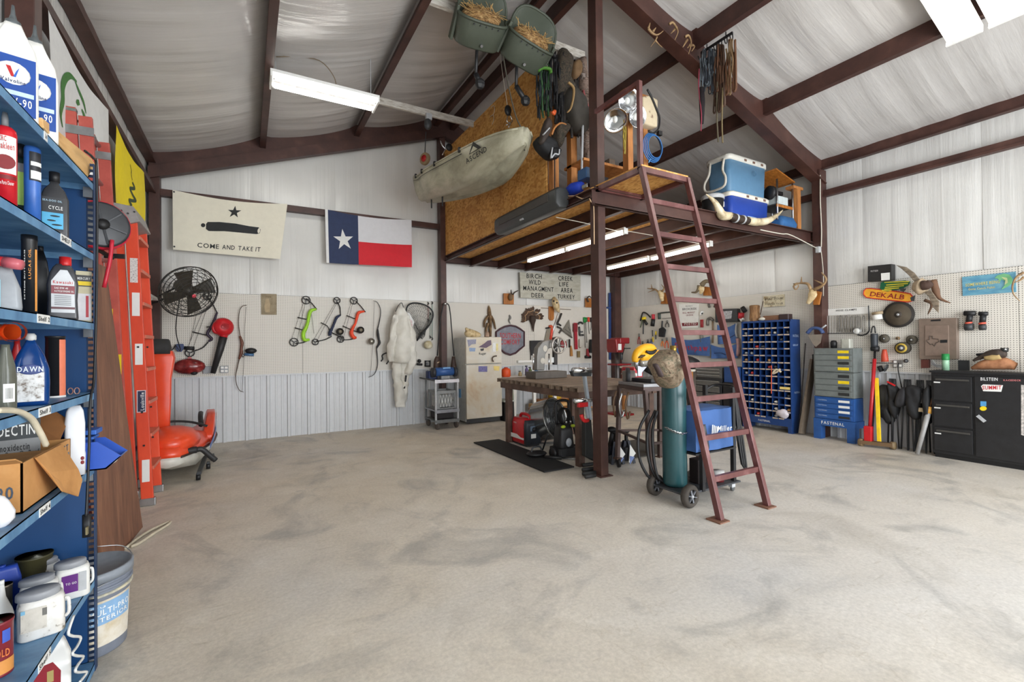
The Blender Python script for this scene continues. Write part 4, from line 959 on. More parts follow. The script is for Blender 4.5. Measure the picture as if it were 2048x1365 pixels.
# -- shelf D
o,w,h = itm('orange_tube','orange funnel tube lying on the third shelf','tube',-20,36,'D',649,-.70)
zc = h-.028
MB().tube([(-.12,.12,zc+.0),(w*.30,-.06,zc)],.026,16,cap=False).build('tube_body',M((226,92,34),.4),o,True)
MB().tube([(w*.26,-.045,zc),(w*.34,-.075,zc)],.032,16,cap=False).build('tube_collar',M((232,104,40),.4),o,True)
MB().lathe([(.05,0),(.05,zc*.8),(.03,zc*.9)],(-.1,.08,0),n=12).build('funnel_stand',M((170,30,30),.4),o,True)
o,w,h = itm('trigger_bottle','red trigger spray bottle behind the dish soap','bottle',18,50,'D',664,-.78)
MB().lathe([(w*.45,0),(w*.5,h*.1),(w*.48,h*.6),(w*.2,h*.8),(w*.2,h*.86)],n=16).build('bottle_body',M((170,34,34),.4),o,True); MB().box((0,-.02,h*.93),(w*.5,w*1.2,h*.12)).build('trigger',M((190,40,40),.4),o,bev=.004)
o,w,h = itm('soap_bottle','clear smoky bottle with barcode label at the shelf edge','bottle',-14,35,'D',690,-.64)
MB().lathe([(w*.48,0),(w*.5,h*.05),(w*.5,h*.5),(w*.42,h*.7),(w*.2,h*.95),(w*.2,h)],n=18).build('bottle_body',M((110,112,100),.15,trans=.35),o,True)
arc_label(MB(),w*.5,h*.15,h*.42,-10,50).build('label',LBL,o,True)
for i in range(7): flat(MB(),w*(.02+.045*i),w*(.035+.045*i),h*.2,h*.36,-w*.52).build('barcode_bar',DBLACK,o)
o,w,h = itm('dish_soap_bottle','large blue dish soap bottle with worn white label','bottle',22,101,'D',668,-.64)
MB().rbox((0,0,h*.46),(w,w*.5,h*.92),w*.2,5,[(0,.92,.92),(.05,.97,1),(.35,1,1),(.55,.97,1),(.75,.72,.85),(.92,.36,.5),(1,.22,.4)]).build('bottle_body',M((26,78,150),.12,trans=.5,var=.05),o,True)
MB().lathe([(w*.12,h*.9),(w*.15,h*.92),(w*.15,h*.97),(w*.1,h),(.001,h)],n=14).build('cap',M((190,192,190),.4),o,True)
y = -w*.25-.003
flat(MB(),-w*.38,w*.34,h*.06,h*.46,y).build('label',m_blend('worn_label',[(.35,(110,96,84)),(.5,(206,206,204)),(.75,(232,232,232))],60.,.5,bump=0),o)
MB().ell((0,y-.001,h*.5),(w*.34,.001,h*.07)).build('logo_plate',M((40,60,120),.4),o,True); txt(o,'DAWN',-w*.34,w*.32,h*.47,h*.545,y-.003,M((214,224,236),.4))
o,w,h = itm('grease_tube','black and orange grease cartridge right of the dish soap','cartridge',89,132,'D',673,-.66)
r = w/2; MB().lathe([(r,0),(r*.95,h*.97),(r*.99,h*.97),(r*.99,h),(.001,h)],n=22).build('tube_body',M((32,32,34),.35),o,True)
arc_label(MB(),r*.985,h*.02,h*.94,22,75).build('stripe',M((218,120,90),.45),o,True); arc_label(MB(),r,0,h*.03,-80,80).build('base_band',LBL,o,True)
o,w,h = itm('reading_glasses','pair of clear glasses lying near the third shelf end','glasses',134,160,'D',776,-.62)
for e in (-1,1): MB().tube([(e*w*.25+w*.2*math.cos(t),0,h*.55+h*.4*math.sin(t)) for t in [2*PI*i/12 for i in range(12)]],.002,5,True).build('lens_rim',M((150,110,96),.3),o)
MB().tube([(w*.45,0,h*.6),(w*.5,.08,h*.3)],.002).build('temple',M((150,110,96),.3),o)
# -- shelf E
o,w,h = itm('medicine_box','dark printed carton standing behind the cardboard box','carton',-60,82,'E',838,-.80)
MB().box((0,0,h/2),(w,.12,h)).build('carton',M((60,64,66),.6),o); flat(MB(),-w/2,w/2,h*.45,h*.7,-.061).build('grey_band',M((140,142,142),.5),o); flat(MB(),-w/2,w/2,h*.28,h*.44,-.061).build('white_band',M((206,206,202),.5),o)
txt(o,'CYDECTIN',-w*.34,w*.42,h*.76,h*.92,-.062,LBL); txt(o,'moxidectin',-w*.1,w*.34,h*.54,h*.64,-.0625,BLACK); txt(o,'Pour-On Beef',0,w*.48,h*.46,h*.53,-.0625,BLACK)
CARD = m_blend('cardboard',[(.3,(170,118,62)),(.6,(196,142,84)),(.8,(208,158,102))],6.,.85,bump=.05)
CARDI = M((120,78,42),.9)
o = T('cardboard_box','open cardboard box with a torn flap folded over the shelf front','box',(-.74,2.24,SZ['E']))
X0,X1,Y0,Y1,Z0,Z1 = -.94,-.615,2.04,2.50,SZ['E']+.002,SZ['E']+.16
for nm,a,b in (('front_wall',(X1-.005,Y0,Z0),(X1,Y1,Z1)),('back_wall',(X0,Y0,Z0),(X0+.005,Y1,Z1)),('near_wall',(X0,Y0,Z0),(X1,Y0+.005,Z1)),('far_wall',(X0,Y1-.005,Z0),(X1,Y1,Z1)),('bottom',(X0,Y0,Z0),(X1,Y1,Z0+.005))):
    MB().bx(a,b).build(nm,CARD,o)
MB().prism([(X1+.004,Y0+.08,Z1),(X1+.004,Y0+.33,Z1),(X1+.05,Y0+.33,Z1-.10),(X1+.055,Y0+.36,Z1-.15),(X1+.055,Y0+.31,Z1-.20),(X1+.05,Y0+.16,Z1-.14),(X1+.03,Y0+.11,Z1-.06)],(.004,0,0)).build('torn_flap',CARD,o)
MB().prism([(X0+.1,Y1,Z1),(X1-.03,Y1,Z1),(X1-.02,Y1+.06,Z1+.07),(X1-.07,Y1+.08,Z1+.11),(X0+.12,Y1+.06,Z1+.13)],(0,-.004,0)).build('back_flap',M((130,84,44),.9),o)
MB().prism([(X0,Y0,Z1),(X1,Y0,Z1),(X1+.0,Y0-.05,Z1+.02),(X0,Y0-.05,Z1+.02)],(0,0,.004)).build('near_flap',CARD,o)
MB().text('90',(X1-.06,Y0-.002,Z0+.05),(X1-.02,Y0-.002,Z0+.05),(X1-.06,Y0-.002,Z0+.09)).build('print',M((70,84,100),.7),o)
MB().text('EST',(X1+.0012,Y1-.11,Z1-.04),(X1+.0012,Y1-.03,Z1-.04),(X1+.0012,Y1-.11,Z1-.015)).build('print',M((70,80,90),.7),o)
MB().bx((X1,Y1-.12,Z0+.01),(X1+.001,Y1-.02,Z1-.05)).build('print_panel',M((96,118,132),.7),o)
MB().lathe([(0,0),(.03,0),(.03,.001),(0,.001)],(X1+.001,Y1-.085,Z1-.09),(1,0,0),16).build('print',M((184,92,60),.7),o)
MB().lathe([(0,0),(.036,0),(.036,.001),(0,.001)],(X1+.001,Y1-.045,Z1-.09),(1,0,0),16).build('print',M((192,160,110),.7),o)
for i,z in enumerate((.07,.10,.125)):
    MB().bx((X0+.02,Y0+.03+.05*i,Z0+z),(X1-.02,Y1-.05,Z0+z+.004)).build('divider',CARD,o)
o,w,h = itm('white_jug','tall plain white plastic jug behind the cardboard box','jug',128,172,'E',812,0,950)
MB().rbox((0,0,h*.5),(w,w*.9,h),w*.2,4,[(0,1,1),(.3,1,1),(.33,.95,.95),(.75,.95,.95),(.92,.8,.85),(1,.5,.5)]).build('jug_body',M((222,224,228),.35,var=.03),o,True)
for i in range(2): MB().ell((w*.34,-w*.452,h*(.18+.06*i)),(.006,.001,.008)).build('hazard_mark',DRED,o)
bn = T('parts_bin','blue plastic parts bin jutting out beside the shelf upright','bin',(-.55,2.62,SZ['E']+.002))
BB = M((44,84,178),.4,var=.05); zb = SZ['E']+.002
bx0,bx1,by0,by1 = -.72,-.475,2.60,2.725
MB().bx((bx0,by0,zb),(bx1-.05,by1,zb+.006)).build('bottom',BB,bn); MB().bx((bx0,by0,zb),(bx0+.006,by1,zb+.12)).build('back',BB,bn)
for y in (by0,by1): MB().prism([(bx0,y,zb),(bx1-.05,y,zb),(bx1,y,zb+.05),(bx1-.08,y,zb+.12),(bx0,y,zb+.12)],(0,.005,0)).build('side',BB,bn)
MB().prism([(bx1-.05,by0,zb),(bx1,by0,zb+.05),(bx1-.006,by0,zb+.05),(bx1-.056,by0,zb+.004)],(0,by1-by0+.005,0)).build('front_lip',M((120,156,206),.4),bn)
for i,(x,y) in enumerate(((-.53,2.66),(-.60,2.67),(-.66,2.66))):
    one(MB().ell((x,y,zb+.035),(.034,.035,.028)),'foam_earplug_bag',WHITE,['white crumpled bag at the bin front','white crumpled bag at the bin middle','white crumpled bag at the bin back'][i],'bag','white bags in the blue bin',smooth_=True)
one(MB().box((-.66,2.66,zb+.16),(.2,.1,.02)).box((-.65,2.66,zb+.135),(.16,.09,.012)),'blue_folder',M((40,90,170),.5),'stacked blue plastic trays above the parts bin','trays',bev=.003)
o,w,h = itm('plastic_bag','white plastic bag slumped at the fourth shelf edge','bag',-30,26,'E',985,-.63)
MB().ell((0,0,h*.4),(w*.55,w*.4,h*.5),None,14,8,lambda q: q*(1+.3*noise.noise(q*25))).build('bag_body',M((220,220,222),.4),o,True)
rope('white_rope','white rope hanging over the third shelf edge',[onx(*p,-.575) for p in K('SD',(-40,260),(60,255),(180,262),(290,290),(390,360),(460,470),(520,580),(570,690))],.009,M((204,194,170),.8),5)
# -- shelf F
def paint_jug(label,x0,x1,yt,yb,lab_=None,dirty=False):
    o,w,h = itm('paint_jug',label,'paint jug',x0,x1,'F',yt,0,yb)
    o['group'] = 'white paint jugs'
    body = M((222,221,216),.4,var=.04) if not dirty else m_blend('splattered_white',[(.44,(224,222,216)),(.60,(214,210,202)),(.66,(104,96,76))],22.,.5,bump=.05)
    MB().rbox((0,0,h*.42),(w*.92,w*.62,h*.84),w*.2,5,[(0,.93,.93),(.04,1,1),(.85,1,1),(1,.9,.95)]).build('jug_body',body,o,True)
    MB().lathe([(w*.40,h*.83),(w*.43,h*.85),(w*.43,h*.97),(w*.40,h),(.001,h)],(-w*.06,0,0),n=26,sy=.74).build('lid',M((142,144,148),.45),o,True)
    y = -w*.31-.002
    if lab_ == 'purple':
        flat(MB(),-w*.28,w*.14,h*.2,h*.68,y).build('label',M((96,34,122),.4),o); txt(o,'TO GO',-w*.18,w*.10,h*.42,h*.48,y-.001,LBL); flat(MB(),w*.16,w*.36,h*.18,h*.7,y).build('fine_print',LGREY,o)
    else:
        flat(MB(),-w*.38,w*.10,h*.22,h*.7,y).build('label',m_blend('paper_label',[(.4,(206,200,188)),(.62,(196,190,178)),(.7,(140,130,120))],40.,.6,bump=0),o); flat(MB(),-w*.38,-w*.30,h*.62,h*.7,y-.001).build('label_mark',M((120,176,206),.5),o)
        for i in range(6): flat(MB(),w*(.02+.015*i),w*(.028+.015*i),h*.5,h*.66,y-.0015).build('barcode_bar',DGREY,o)
    hd_ = MB().tube(sm([(w*.46,-w*.2,h*.72),(w*.52,-w*.24,h*.68),(w*.53,-w*.24,h*.4),(w*.46,-w*.2,h*.3)],4),w*.04,8).build('handle',body,o,True)
paint_jug('white paint jug with purple label by the upright',107,184,1121,1193,'purple')
paint_jug('white paint jug with grey lid behind the purple labelled one',54,126,1118,1182)
paint_jug('white paint jug, lid half hidden by the splattered jug',36,122,1154,1224)
paint_jug('splattered white paint jug with a handle at the shelf front',30,136,1178,1268,None,True)
def tin(name,label,x0,x1,sh,yt,yb,mat,cat='paint can',extra=None):
    o,w,h = itm(name,label,cat,x0,x1,sh,yt,0,yb); r = w/2
    MB().lathe([(r,0),(r*1.01,.004),(r*.98,.008),(r*.98,h-.01),(r*1.03,h-.008),(r*1.03,h)],n=28).build('can_body',mat,o,True)
    MB().lathe([(r*1.02,h),(r*.88,h-.001),(r*.86,h-.008),(.001,h-.008)],n=28).build('lid',M((150,150,138),.3,.8),o,True)
    return o,r,h
tin('paint_can','olive stained paint can at the back of the low shelf',30,108,'F',1110,1186,M((66,62,36),.5))
o,w,h = itm('blue_jug','dark blue plastic jug behind the metal can','jug',-14,44,'F',1133,0,1222)
MB().rbox((0,0,h*.5),(w,w*.5,h),w*.15,4,[(0,1,1),(.7,1,1),(.9,.8,.9),(1,.7,.8)]).build('jug_body',M((34,62,150),.4),o,True); MB().lathe([(w*.15,h),(w*.15,h*1.04),(.001,h*1.04)],(-w*.2,0,0)).build('cap',M((34,62,150),.4),o,True)
tin('paint_can','rusty bare metal can at the low shelf edge',-12,26,'F',1170,1240,M((120,112,100),.35,.8))
o,r,h = tin('paint_can','maroon paint can with orange print nearest the frame corner',-46,29,'F',1242,1350,M((122,30,40),.4))
arc_label(MB(),r,h*.05,h*.3,-30,75).build('label',M((208,140,70),.5),o,True); arc_label(MB(),r,h*.62,h*.85,20,50).build('logo',M((60,90,180),.4),o,True); txt(o,'OLD',0,r*.75,h*.38,h*.52,-r*1.02,M((220,120,50),.5))
o,w,h = itm('white_funnel_jug','white jug with a flared base left of the splattered paint','jug',-24,28,'F',1168,0,1262)
MB().lathe([(w*.5,0),(w*.52,h*.3),(w*.45,h*.42),(w*.2,h*.7),(w*.12,h)],n=18).build('jug_body',WHITE,o,True); MB().lathe([(w*.14,h*.97),(w*.14,h*1.06),(.001,h*1.06)]).build('cap',WHITE,o,True)
# -- bottom shelf
o,w,h = itm('weedkiller_jug','white jug with dark red label on the bottom shelf','jug',60,142,'G',1262,-.66)
MB().rbox((0,0,h*.47),(w,w*.55,h*.94),w*.14,4,[(0,.96,.96),(.05,1,1),(.7,1,1),(.9,.7,.85),(1,.4,.6)]).build('jug_body',WHITE,o,True); MB().lathe([(w*.16,h*.93),(w*.16,h),(.001,h)],n=14).build('cap',RED,o,True)
MB().prism([(-w*.44,-w*.28,h*.08),(w*.22,-w*.28,h*.08),(w*.24,-w*.28,h*.5),(w*.04,-w*.28,h*.64),(-w*.44,-w*.28,h*.62)],(0,.001,0)).build('label',M((140,28,40),.4),o); flat(MB(),-w*.1,w*.06,h*.4,h*.54,-w*.282).build('label_picture',M((170,150,90),.5),o)
rope('coiled_cord','white coiled cord hanging below the low shelf edge',[onx(*p,-.572) for p in K('SF',(760,680),(705,850),(740,890),(830,905),(800,990),(745,1070),(790,1095),(860,1105),(800,1190),(775,1250),(820,1265),(895,1262),(850,1330),(820,1365))],.005,M((228,228,224),.5),5,cat='cord')
cd_ = T('power_plug_cord','black cord with a plug hanging down the shelf upright','cord',onx(172,1070,-.57))
MB().tube(sm([onx(*p,-.572) for p in ((170,302),(186,316),(193,340),(194,500),(192,640),(188,760),(181,800),(178,900),(174,1000),(172,1034))],4),.005).build('cable',BLACK,cd_,True)
MB().rbox(onx(173.5,1052,-.572),(.028,.022,.09),.008,3).build('plug',BLACK,cd_,True); MB().box(onx(174,1062,-.56),(.006,.016,.03)).build('prong_cover',M((120,110,80),.5),cd_)
# ================================================================ LEFT WALL AND THE THINGS ALONG IT
class Cloth:
    """hanging cloth between four corner points, rippled"""
    def __init__(s,tl,tr,bl,br,n,amp=.015,seed=0.,freq=7.):
        s.c = [V(p) for p in (tl,tr,bl,br)]; s.n = V(n); s.a = amp; s.s = seed; s.f = freq
    def __call__(s,u,v,off=0.):
        tl,tr,bl,br = s.c
        p = (tl*(1-u)+tr*u)*(1-v)+(bl*(1-u)+br*u)*v
        p = p + V((0,0,-1))*.05*math.sin(PI*u)*(1-v)*s.a/.015
        w = s.a*(math.sin(u*s.f+s.s+v*1.5)*.6+noise.noise(V((u*4,v*1.4,s.s)))*1.3)*(.35+v)
        return p + s.n*(w+off)
    def patch(s,u0,u1,v0,v1,nu,nv,off=0.):
        return MB().grid(lambda a,b: s(u0+(u1-u0)*a,v0+(v1-v0)*b,off),nu,nv)
    def poly(s,pts,off=.003,c=None):
        """filled print: fan from its centre, edges refined so that it follows the cloth"""
        q = []
        for i in range(len(pts)):
            a,b = pts[i],pts[(i+1) % len(pts)]
            for k in range(3): q.append((a[0]+(b[0]-a[0])*k/3,a[1]+(b[1]-a[1])*k/3))
        c = c or (sum(a for a,b in q)/len(q),sum(b for a,b in q)/len(q)); m = MB(); n = len(q)
        vs = [s(c[0],c[1],off)]
        for t in (.33,.66,1): vs += [s(c[0]+(a-c[0])*t,c[1]+(b-c[1])*t,off) for a,b in q]
        fs = [(0,1+i,1+(i+1) % n) for i in range(n)]
        for r in range(2):
            fs += [(1+r*n+i,1+(r+1)*n+i,1+(r+1)*n+(i+1) % n,1+r*n+(i+1) % n) for i in range(n)]
        return m.add(vs,fs)
    def stroke(s,pts,w,off=.003,k=4):
        P = sm([(a,b,0) for a,b in pts],k); m = MB(); vs = []
        for i,p in enumerate(P):
            d = (P[min(i+1,len(P)-1)]-P[max(i-1,0)]); d.normalize(); ww = w if not isinstance(w,(list,tuple)) else w[0]+(w[1]-w[0])*math.sin(PI*i/(len(P)-1))
            vs += [s(p.x-d.y*ww,p.y+d.x*ww,off),s(p.x+d.y*ww,p.y-d.x*ww,off)]
        return m.add(vs,[(2*i,2*i+1,2*i+3,2*i+2) for i in range(len(P)-1)])
    def letters(s,body,u0,u1,v0,v1,tilt=0.,off=.003):
        m = MB().text(body,(u0,v0,0),(u1,v0+tilt,0),(u0,v1,0)); m.v = [s(p.x,p.y,off) for p in m.v]; return m
WFLAG = M((222,222,220),.75,var=.04)
fl = T('duck_flag','white flag with a green duck head outline on the left wall','flag',(-1.08,4.7,2.75))
c = Cloth((-1.075,3.95,3.56),(-1.075,5.41,3.58),(-1.085,4.05,2.66),(-1.085,5.41,2.70),(1,0,0),.02,1.)
c.patch(0,1,0,1,40,24).build('cloth',WFLAG,fl,True)
GR = M((62,118,52),.7)
uv = lambda x,y: ((onx(*K1('K1',x,y),-1.07).y-3.97)/1.44,(3.57-onx(*K1('K1',x,y),-1.07).z)/.88)
c.stroke([uv(*p) for p in ((380,720),(368,640),(384,560),(381,480),(400,425),(432,412),(468,442))],[.008,.03]).build('green_outline',GR,fl,True)
c.stroke([uv(*p) for p in ((455,430),(482,500),(508,570),(524,640))],[.006,.02]).build('green_outline',GR,fl,True)
c.stroke([uv(*p) for p in ((498,610),(515,660),(530,740))],[.008,.022]).build('green_beak',GR,fl,True)
c.poly([uv(*p) for p in ((470,550),(482,552),(488,585),(476,590),(467,570))]).build('green_eye',GR,fl,True)
fl = T('rattlesnake_flag','yellow flag with coiled rattlesnake on the left wall','flag',(-1.08,6.4,2.8))
c = Cloth((-1.075,5.71,3.57),(-1.075,7.10,3.57),(-1.085,5.72,2.70),(-1.075,7.27,2.80),(1,0,0),.018,2.)
c.patch(0,1,0,1,40,24).build('cloth',M((240,216,20),.7,var=.04),fl,True)
SNK = M((52,70,38),.7)
zig = [(.48+.06*math.sin(k*1.55)*(1+.08*k),.36+.042*k) for k in range(9)]
c.stroke([(.44,.14),(.47,.2),(.455,.26),(.48,.33)],.006).build('snake_print',M((90,84,40),.7),fl,True)
c.stroke(zig,.022,k=5).build('snake_print',SNK,fl,True)
c.stroke([(.40,.72),(.55,.75),(.68,.82),(.50,.78)],.02).build('snake_print',SNK,fl,True)
c.letters('DONT TREAD ON ME',.22,.86,.885,.80).build('lettering',M((92,84,30),.7),fl)
# extension ladder leaning on the left wall
FG = m_blend('red_fiberglass',[(.3,(168,70,60)),(.6,(190,88,76)),(.8,(204,116,102))],5.,.6,bump=.05)
el = T('extension_ladder','red fiberglass extension ladder leaning on the left wall','ladder',(-.9,4.5,0))
def lean(z,y,dx=0.): return V((-.90-.045*z+dx,y,z))
for y,zt in ((4.36,3.08),(4.84,3.08)):
    MB().bar(lean(0,y,.05),lean(zt,y,.05),.075,.034).build('rail',FG,el,bev=.003)
    MB().bar(lean(.2,y,-.035),lean(zt+.05,y,-.035),.075,.034).build('fly_rail',FG,el,bev=.003)
    MB().box(lean(zt-.11,y-.022,.01),(.17,.008,.06)).build('rail_bracket',ALU,el)
    MB().box(lean(zt+.03,y,-.035),(.08,.04,.02)).build('end_cap',ALU,el)
    for k in range(2):
        MB().lathe([(0,0),(.022,0),(.022,.002),(0,.002)],lean(zt-.25-.52*k,y-.018,.05 if k else -.035),(0,-1,0),14).build('rung_socket',ALU,el); MB().lathe([(0,0),(.016,0),(.016,.003),(0,.003)],lean(zt-.25-.52*k,y-.019,.05 if k else -.035),(0,-1,0),14).build('rung_hole',DBLACK,el)
for k in range(10):
    MB().cyl(lean(.3+.305*k,4.37,.02),lean(.3+.305*k,4.83,.02),.018,n=10).build('rung',ALU,el,True)
t_ = MB().box(lean(2.70,4.336,.05),(.06,.002,.07)).build('length_label',LBL,el)
a = lean(2.68,4.334,.05); MB().text("20'",a+V((-.022,0,0)),a+V((.022,0,0)),a+V((-.022,0,.04))).build('label_text',DBLACK,el)
MB().box(lean(1.30,4.82,.07),(.02,.003,.16)).build('yellow_label',YELLOW,el)
# orange step ladder
SLO = m_blend('orange_fiberglass',[(.3,(206,62,34)),(.6,(226,76,42)),(.8,(232,104,72))],4.,.45,(1,1,.4),bump=.03)
sl = T('step_ladder','folded orange fiberglass step ladder leaning on the left wall','ladder',(-.83,5.5,0))
fr_ = lambda z,y: V((-.785-.044*z,y,z)); bk_ = lambda z,y: V((-.890-.038*z,y,z))
for y in (5.32,5.78):
    r_ = MB().bar(fr_(.06,y),fr_(2.58,y),.09,.035).build('front_rail',SLO,sl,bev=.004)
    MB().box(fr_(.035,y),(.12,.05,.07)).build('foot',ALU,sl,bev=.006)
    b_ = MB().bar(bk_(.1,y+.03),bk_(2.56,y+.03),.06,.03).build('rear_rail',SLO,sl,bev=.004)
    MB().box(bk_(.1,y+.03),(.08,.05,.08)).build('foot',ALU,sl,bev=.006)
    for z in (.55,.85,1.44): MB().cyl(fr_(z,y-.02),fr_(z,y-.024),.009,n=8).build('rivet',BLACK,sl)
    if y == 5.32:
        for z0,z1,c_ in ((2.02,2.24,LBL),(1.72,1.93,LBL),(1.28,1.47,LBL),(.22,.42,LBL)):
            MB().box(fr_((z0+z1)/2,y-.0185)+V((.002,0,0)),(.055,.002,z1-z0)).build('warning_label',c_ if z0 != 2.02 else m_blend('printed_label',[(.45,(226,222,218)),(.55,(210,204,200)),(.6,(120,110,110))],70.,.5,(1,1,3),bump=0),sl)
        MB().box(fr_(.95,y-.0185),(.066,.002,.2)).build('brand_label',M((206,190,194),.5),sl); MB().box(fr_(.95,y-.0195),(.052,.002,.185)).build('brand_label_panel',NAVY,sl)
        q = fr_(.87,y-.021); MB().text('Louisville',q+V((.016,0,0)),q+V((.016,0,.16)),q+V((-.012,0,0))).build('brand_text',LBL,sl)
for k in range(8):
    z = .32+.30*k
    MB().bx((fr_(z,0).x-.04,5.34,z),(fr_(z,0).x+.055,5.76,z+.03)).build('step',M((206,110,86),.5),sl)
MB().prism([fr_(2.57,5.27)+V((.07,0,0)),fr_(2.70,5.27)+V((.03,0,0)),bk_(2.72,5.27)+V((-.05,0,0)),bk_(2.6,5.27)+V((-.05,0,0)),bk_(2.58,5.27)+V((.02,0,-.06))],(0,.56,0)).build('top_cap',M((146,142,140),.5),sl,bev=.006)
for i in range(4): MB().cyl(fr_(2.63,5.268)+V((-.10+.045*i,0,.02*(i % 2))),fr_(2.63,5.262)+V((-.10+.045*i,0,.02*(i % 2))),.008,n=8).build('rivet',DGREY,sl)
# hose reel
hr = T('hose_reel','black hose reel with red hose by the extension ladder','hose reel',(-.83,4.0,2.1))
rc = V((-.845,4.05,2.25)); ax = V((.42,-.9,.0)).normalized()
MB().lathe([(.02,.05),(.135,.05),(.15,.045),(.15,.038),(.02,.038)],rc,ax,28).build('front_flange',M((52,54,58),.4),hr,True)
MB().lathe([(.02,-.05),(.15,-.05),(.15,-.043),(.02,-.043)],rc,ax,28).build('rear_flange',BLACK,hr,True)
MB().lathe([(.10,-.043),(.158,-.03),(.165,0),(.158,.03),(.10,.038)],rc,ax,28).build('red_hose',M((206,40,62),.4),hr,True)
sx_ = ax.orthogonal().normalized(); sy_ = ax.cross(sx_)
for k in range(6):
    a = 2*PI*k/6; d = sx_*math.cos(a)+sy_*math.sin(a); MB().bar(rc+ax*.054+d*.03,rc+ax*.054+d*.13,.012,.008).build('spoke',M((64,66,70),.4),hr)
MB().lathe([(0,.07),(.035,.07),(.035,.05)],rc,ax,14).build('hub',BLACK,hr,True)
MB().bar(rc+V((.0,0,-.17)),rc+V((.07,-.05,-.22)),.03,.02).build('latch',M((60,56,50),.4,.6),hr); MB().bar(rc+V((.02,0,-.2)),rc+V((.13,-.02,-.2)),.02,.03).build('guide_arm',BLACK,hr)
MB().tube(sm([rc+V((.07,-.05,-.1)),rc+V((.06,-.06,-.24)),rc+V((.03,-.06,-.42))],4),.012).build('hose_tail',M((206,40,62),.4),hr,True)
# stained plywood sheet leaning
PLY = m_blend('stained_plywood',[(.28,(92,62,48)),(.5,(124,84,64)),(.72,(150,106,80)),(.85,(178,140,112))],2.4,.6,(5,5,.7),bump=.05,dist=.9)
B1,B2 = V((-.80,3.84,.0)),V((-.745,4.70,0)); T2 = V((-.875,4.37,2.0)); T1 = V((-.93,3.46,2.0))
nn = (B2-B1).cross(T1-B1).normalized()*.018
one(MB().prism([B1,B2,T2-V((0,.12,0)),T1],nn),'plywood_sheet',PLY,'brown stained plywood sheet leaning against the left wall','plywood')
rope('pale_rope','off-white rope trailing on the floor from the plywood sheet',[onz(*p,.012) for p in ((250,1098),(275,1078),(300,1062),(325,1050),(340,1044),(336,1050),(310,1066),(280,1086),(262,1094))],.011,M((196,186,164),.8))
# paint bucket on the floor behind the shelf
bu = TL('paint_bucket','grey five gallon bucket behind the shelf upright','bucket',(-.662,2.945,0),face((-.662,2.945)))
BKT = M((118,124,136),.45); r = .158
MB().lathe([(r*.88,0),(r*.9,.005),(r,.33),(r,.36)],n=36).build('pail',BKT,bu,True)
for z in (.285,.31,.335): MB().lathe([(r*.995,z-.006),(r*1.05,z-.004),(r*1.05,z+.004),(r*.995,z+.006)],n=36).build('rib',BKT if z > .3 else m_blend('drip_cream',[(.4,(206,198,170)),(.7,(130,132,136))],20.,.6,bump=.05),bu,True)
MB().lathe([(r*1.07,.345),(r*1.07,.385),(r*1.0,.388),(r*.96,.37),(.001,.368)],n=36).build('lid',M((132,138,146),.45),bu,True)
MB().grid(lambda u,v: V(((.905+.1*(.05+.21*v)/.33)*r*1.006*math.sin(-1.3+2.6*u),-(.905+.1*(.05+.21*v)/.33)*r*1.006*math.cos(-1.3+2.6*u),.05+.21*v)),16,1).build('label',m_blend('stained_label',[(.35,(196,180,150)),(.55,(214,206,190)),(.8,(226,222,214))],12.,.6,bump=0),bu,True)
MB().grid(lambda u,v: V(((.905+.1*(.15+.1*v)/.33)*r*1.012*math.sin(-1.2+2.4*u),-(.905+.1*(.15+.1*v)/.33)*r*1.012*math.cos(-1.2+2.4*u),.15+.1*v)),16,1).build('label_band',M((132,170,206),.5),bu,True)
for s_,z0,z1,u0,u1 in (('MULTI-PRO',.195,.222,.5,.98),('INTERIOR',.165,.185,.5,.95),('PPG',.228,.245,.5,.66)):
    m = MB().text(s_,(u0,z0,0),(u1,z0,0),(u0,z1,0)); m.v = [V((.965*r*1.022*math.sin(-1.2+2.4*p.x),-.965*r*1.022*math.cos(-1.2+2.4*p.x),p.y)) for p in m.v]; m.build('label_text',LBL,bu)
MB().tube(sm([(-r*1.05,0,.33),(-r*.8,-.09,.34),(0,-r*1.12,.335),(r*.8,-.09,.35),(r*1.05,0,.38),(r*.8,.05,.43),(.02,.04,.46)],4),.0025).build('wire_bail',ALU,bu,True)
# small wall shelf with printed card, yellow holder, black hook
ws = T('wall_shelf','small white shelf on the left wall beside the corner column','shelf',(-1.1,7.5,2.05))
MB().bx((XL,7.15,2.07),(-1.02,7.75,2.10)).build('board',WHITE,ws); MB().prism([(XL,7.45,2.07),(-1.04,7.45,2.07),(XL,7.45,1.86)],(0,.02,0)).build('bracket',WHITE,ws)
pc = T('printed_card','leaning printed card standing on the small wall shelf','card',(-1.12,7.4,2.101))
MB().prism([(-1.15,7.2,2.101),(-1.08,7.55,2.101),(-1.11,7.5,2.42),(-1.16,7.24,2.42)],(.004,0,0)).build('card',OFFW,pc); MB().prism([(-1.143,7.2,2.13),(-1.073,7.55,2.13),(-1.078,7.545,2.18),(-1.146,7.205,2.18)],(.003,0,0)).build('red_print',M((170,60,50),.6),pc)
one(MB().wt(K('K4',(110,600),(140,640),(160,670),(150,710),(128,740),(152,750)),XPp(-.96),0,.013,6,4),'black_hook',BLACK,'black curved hook hanging left of the step ladder','hook',smooth_=True)
one(MB().plate(K('K4',(60,165),(102,165),(102,235),(60,235)),XPp(-.94),0,.01),'yellow_clip_strip',YELLOW,'yellow clip strip on the red ladder rail','clip')
one(MB().plate(K('K4',(66,362),(108,362),(110,455),(70,455)),XPp(-1.02),0,.004),'instruction_card',M((190,176,168),.6),'pale instruction card low on the red ladder rail','card')
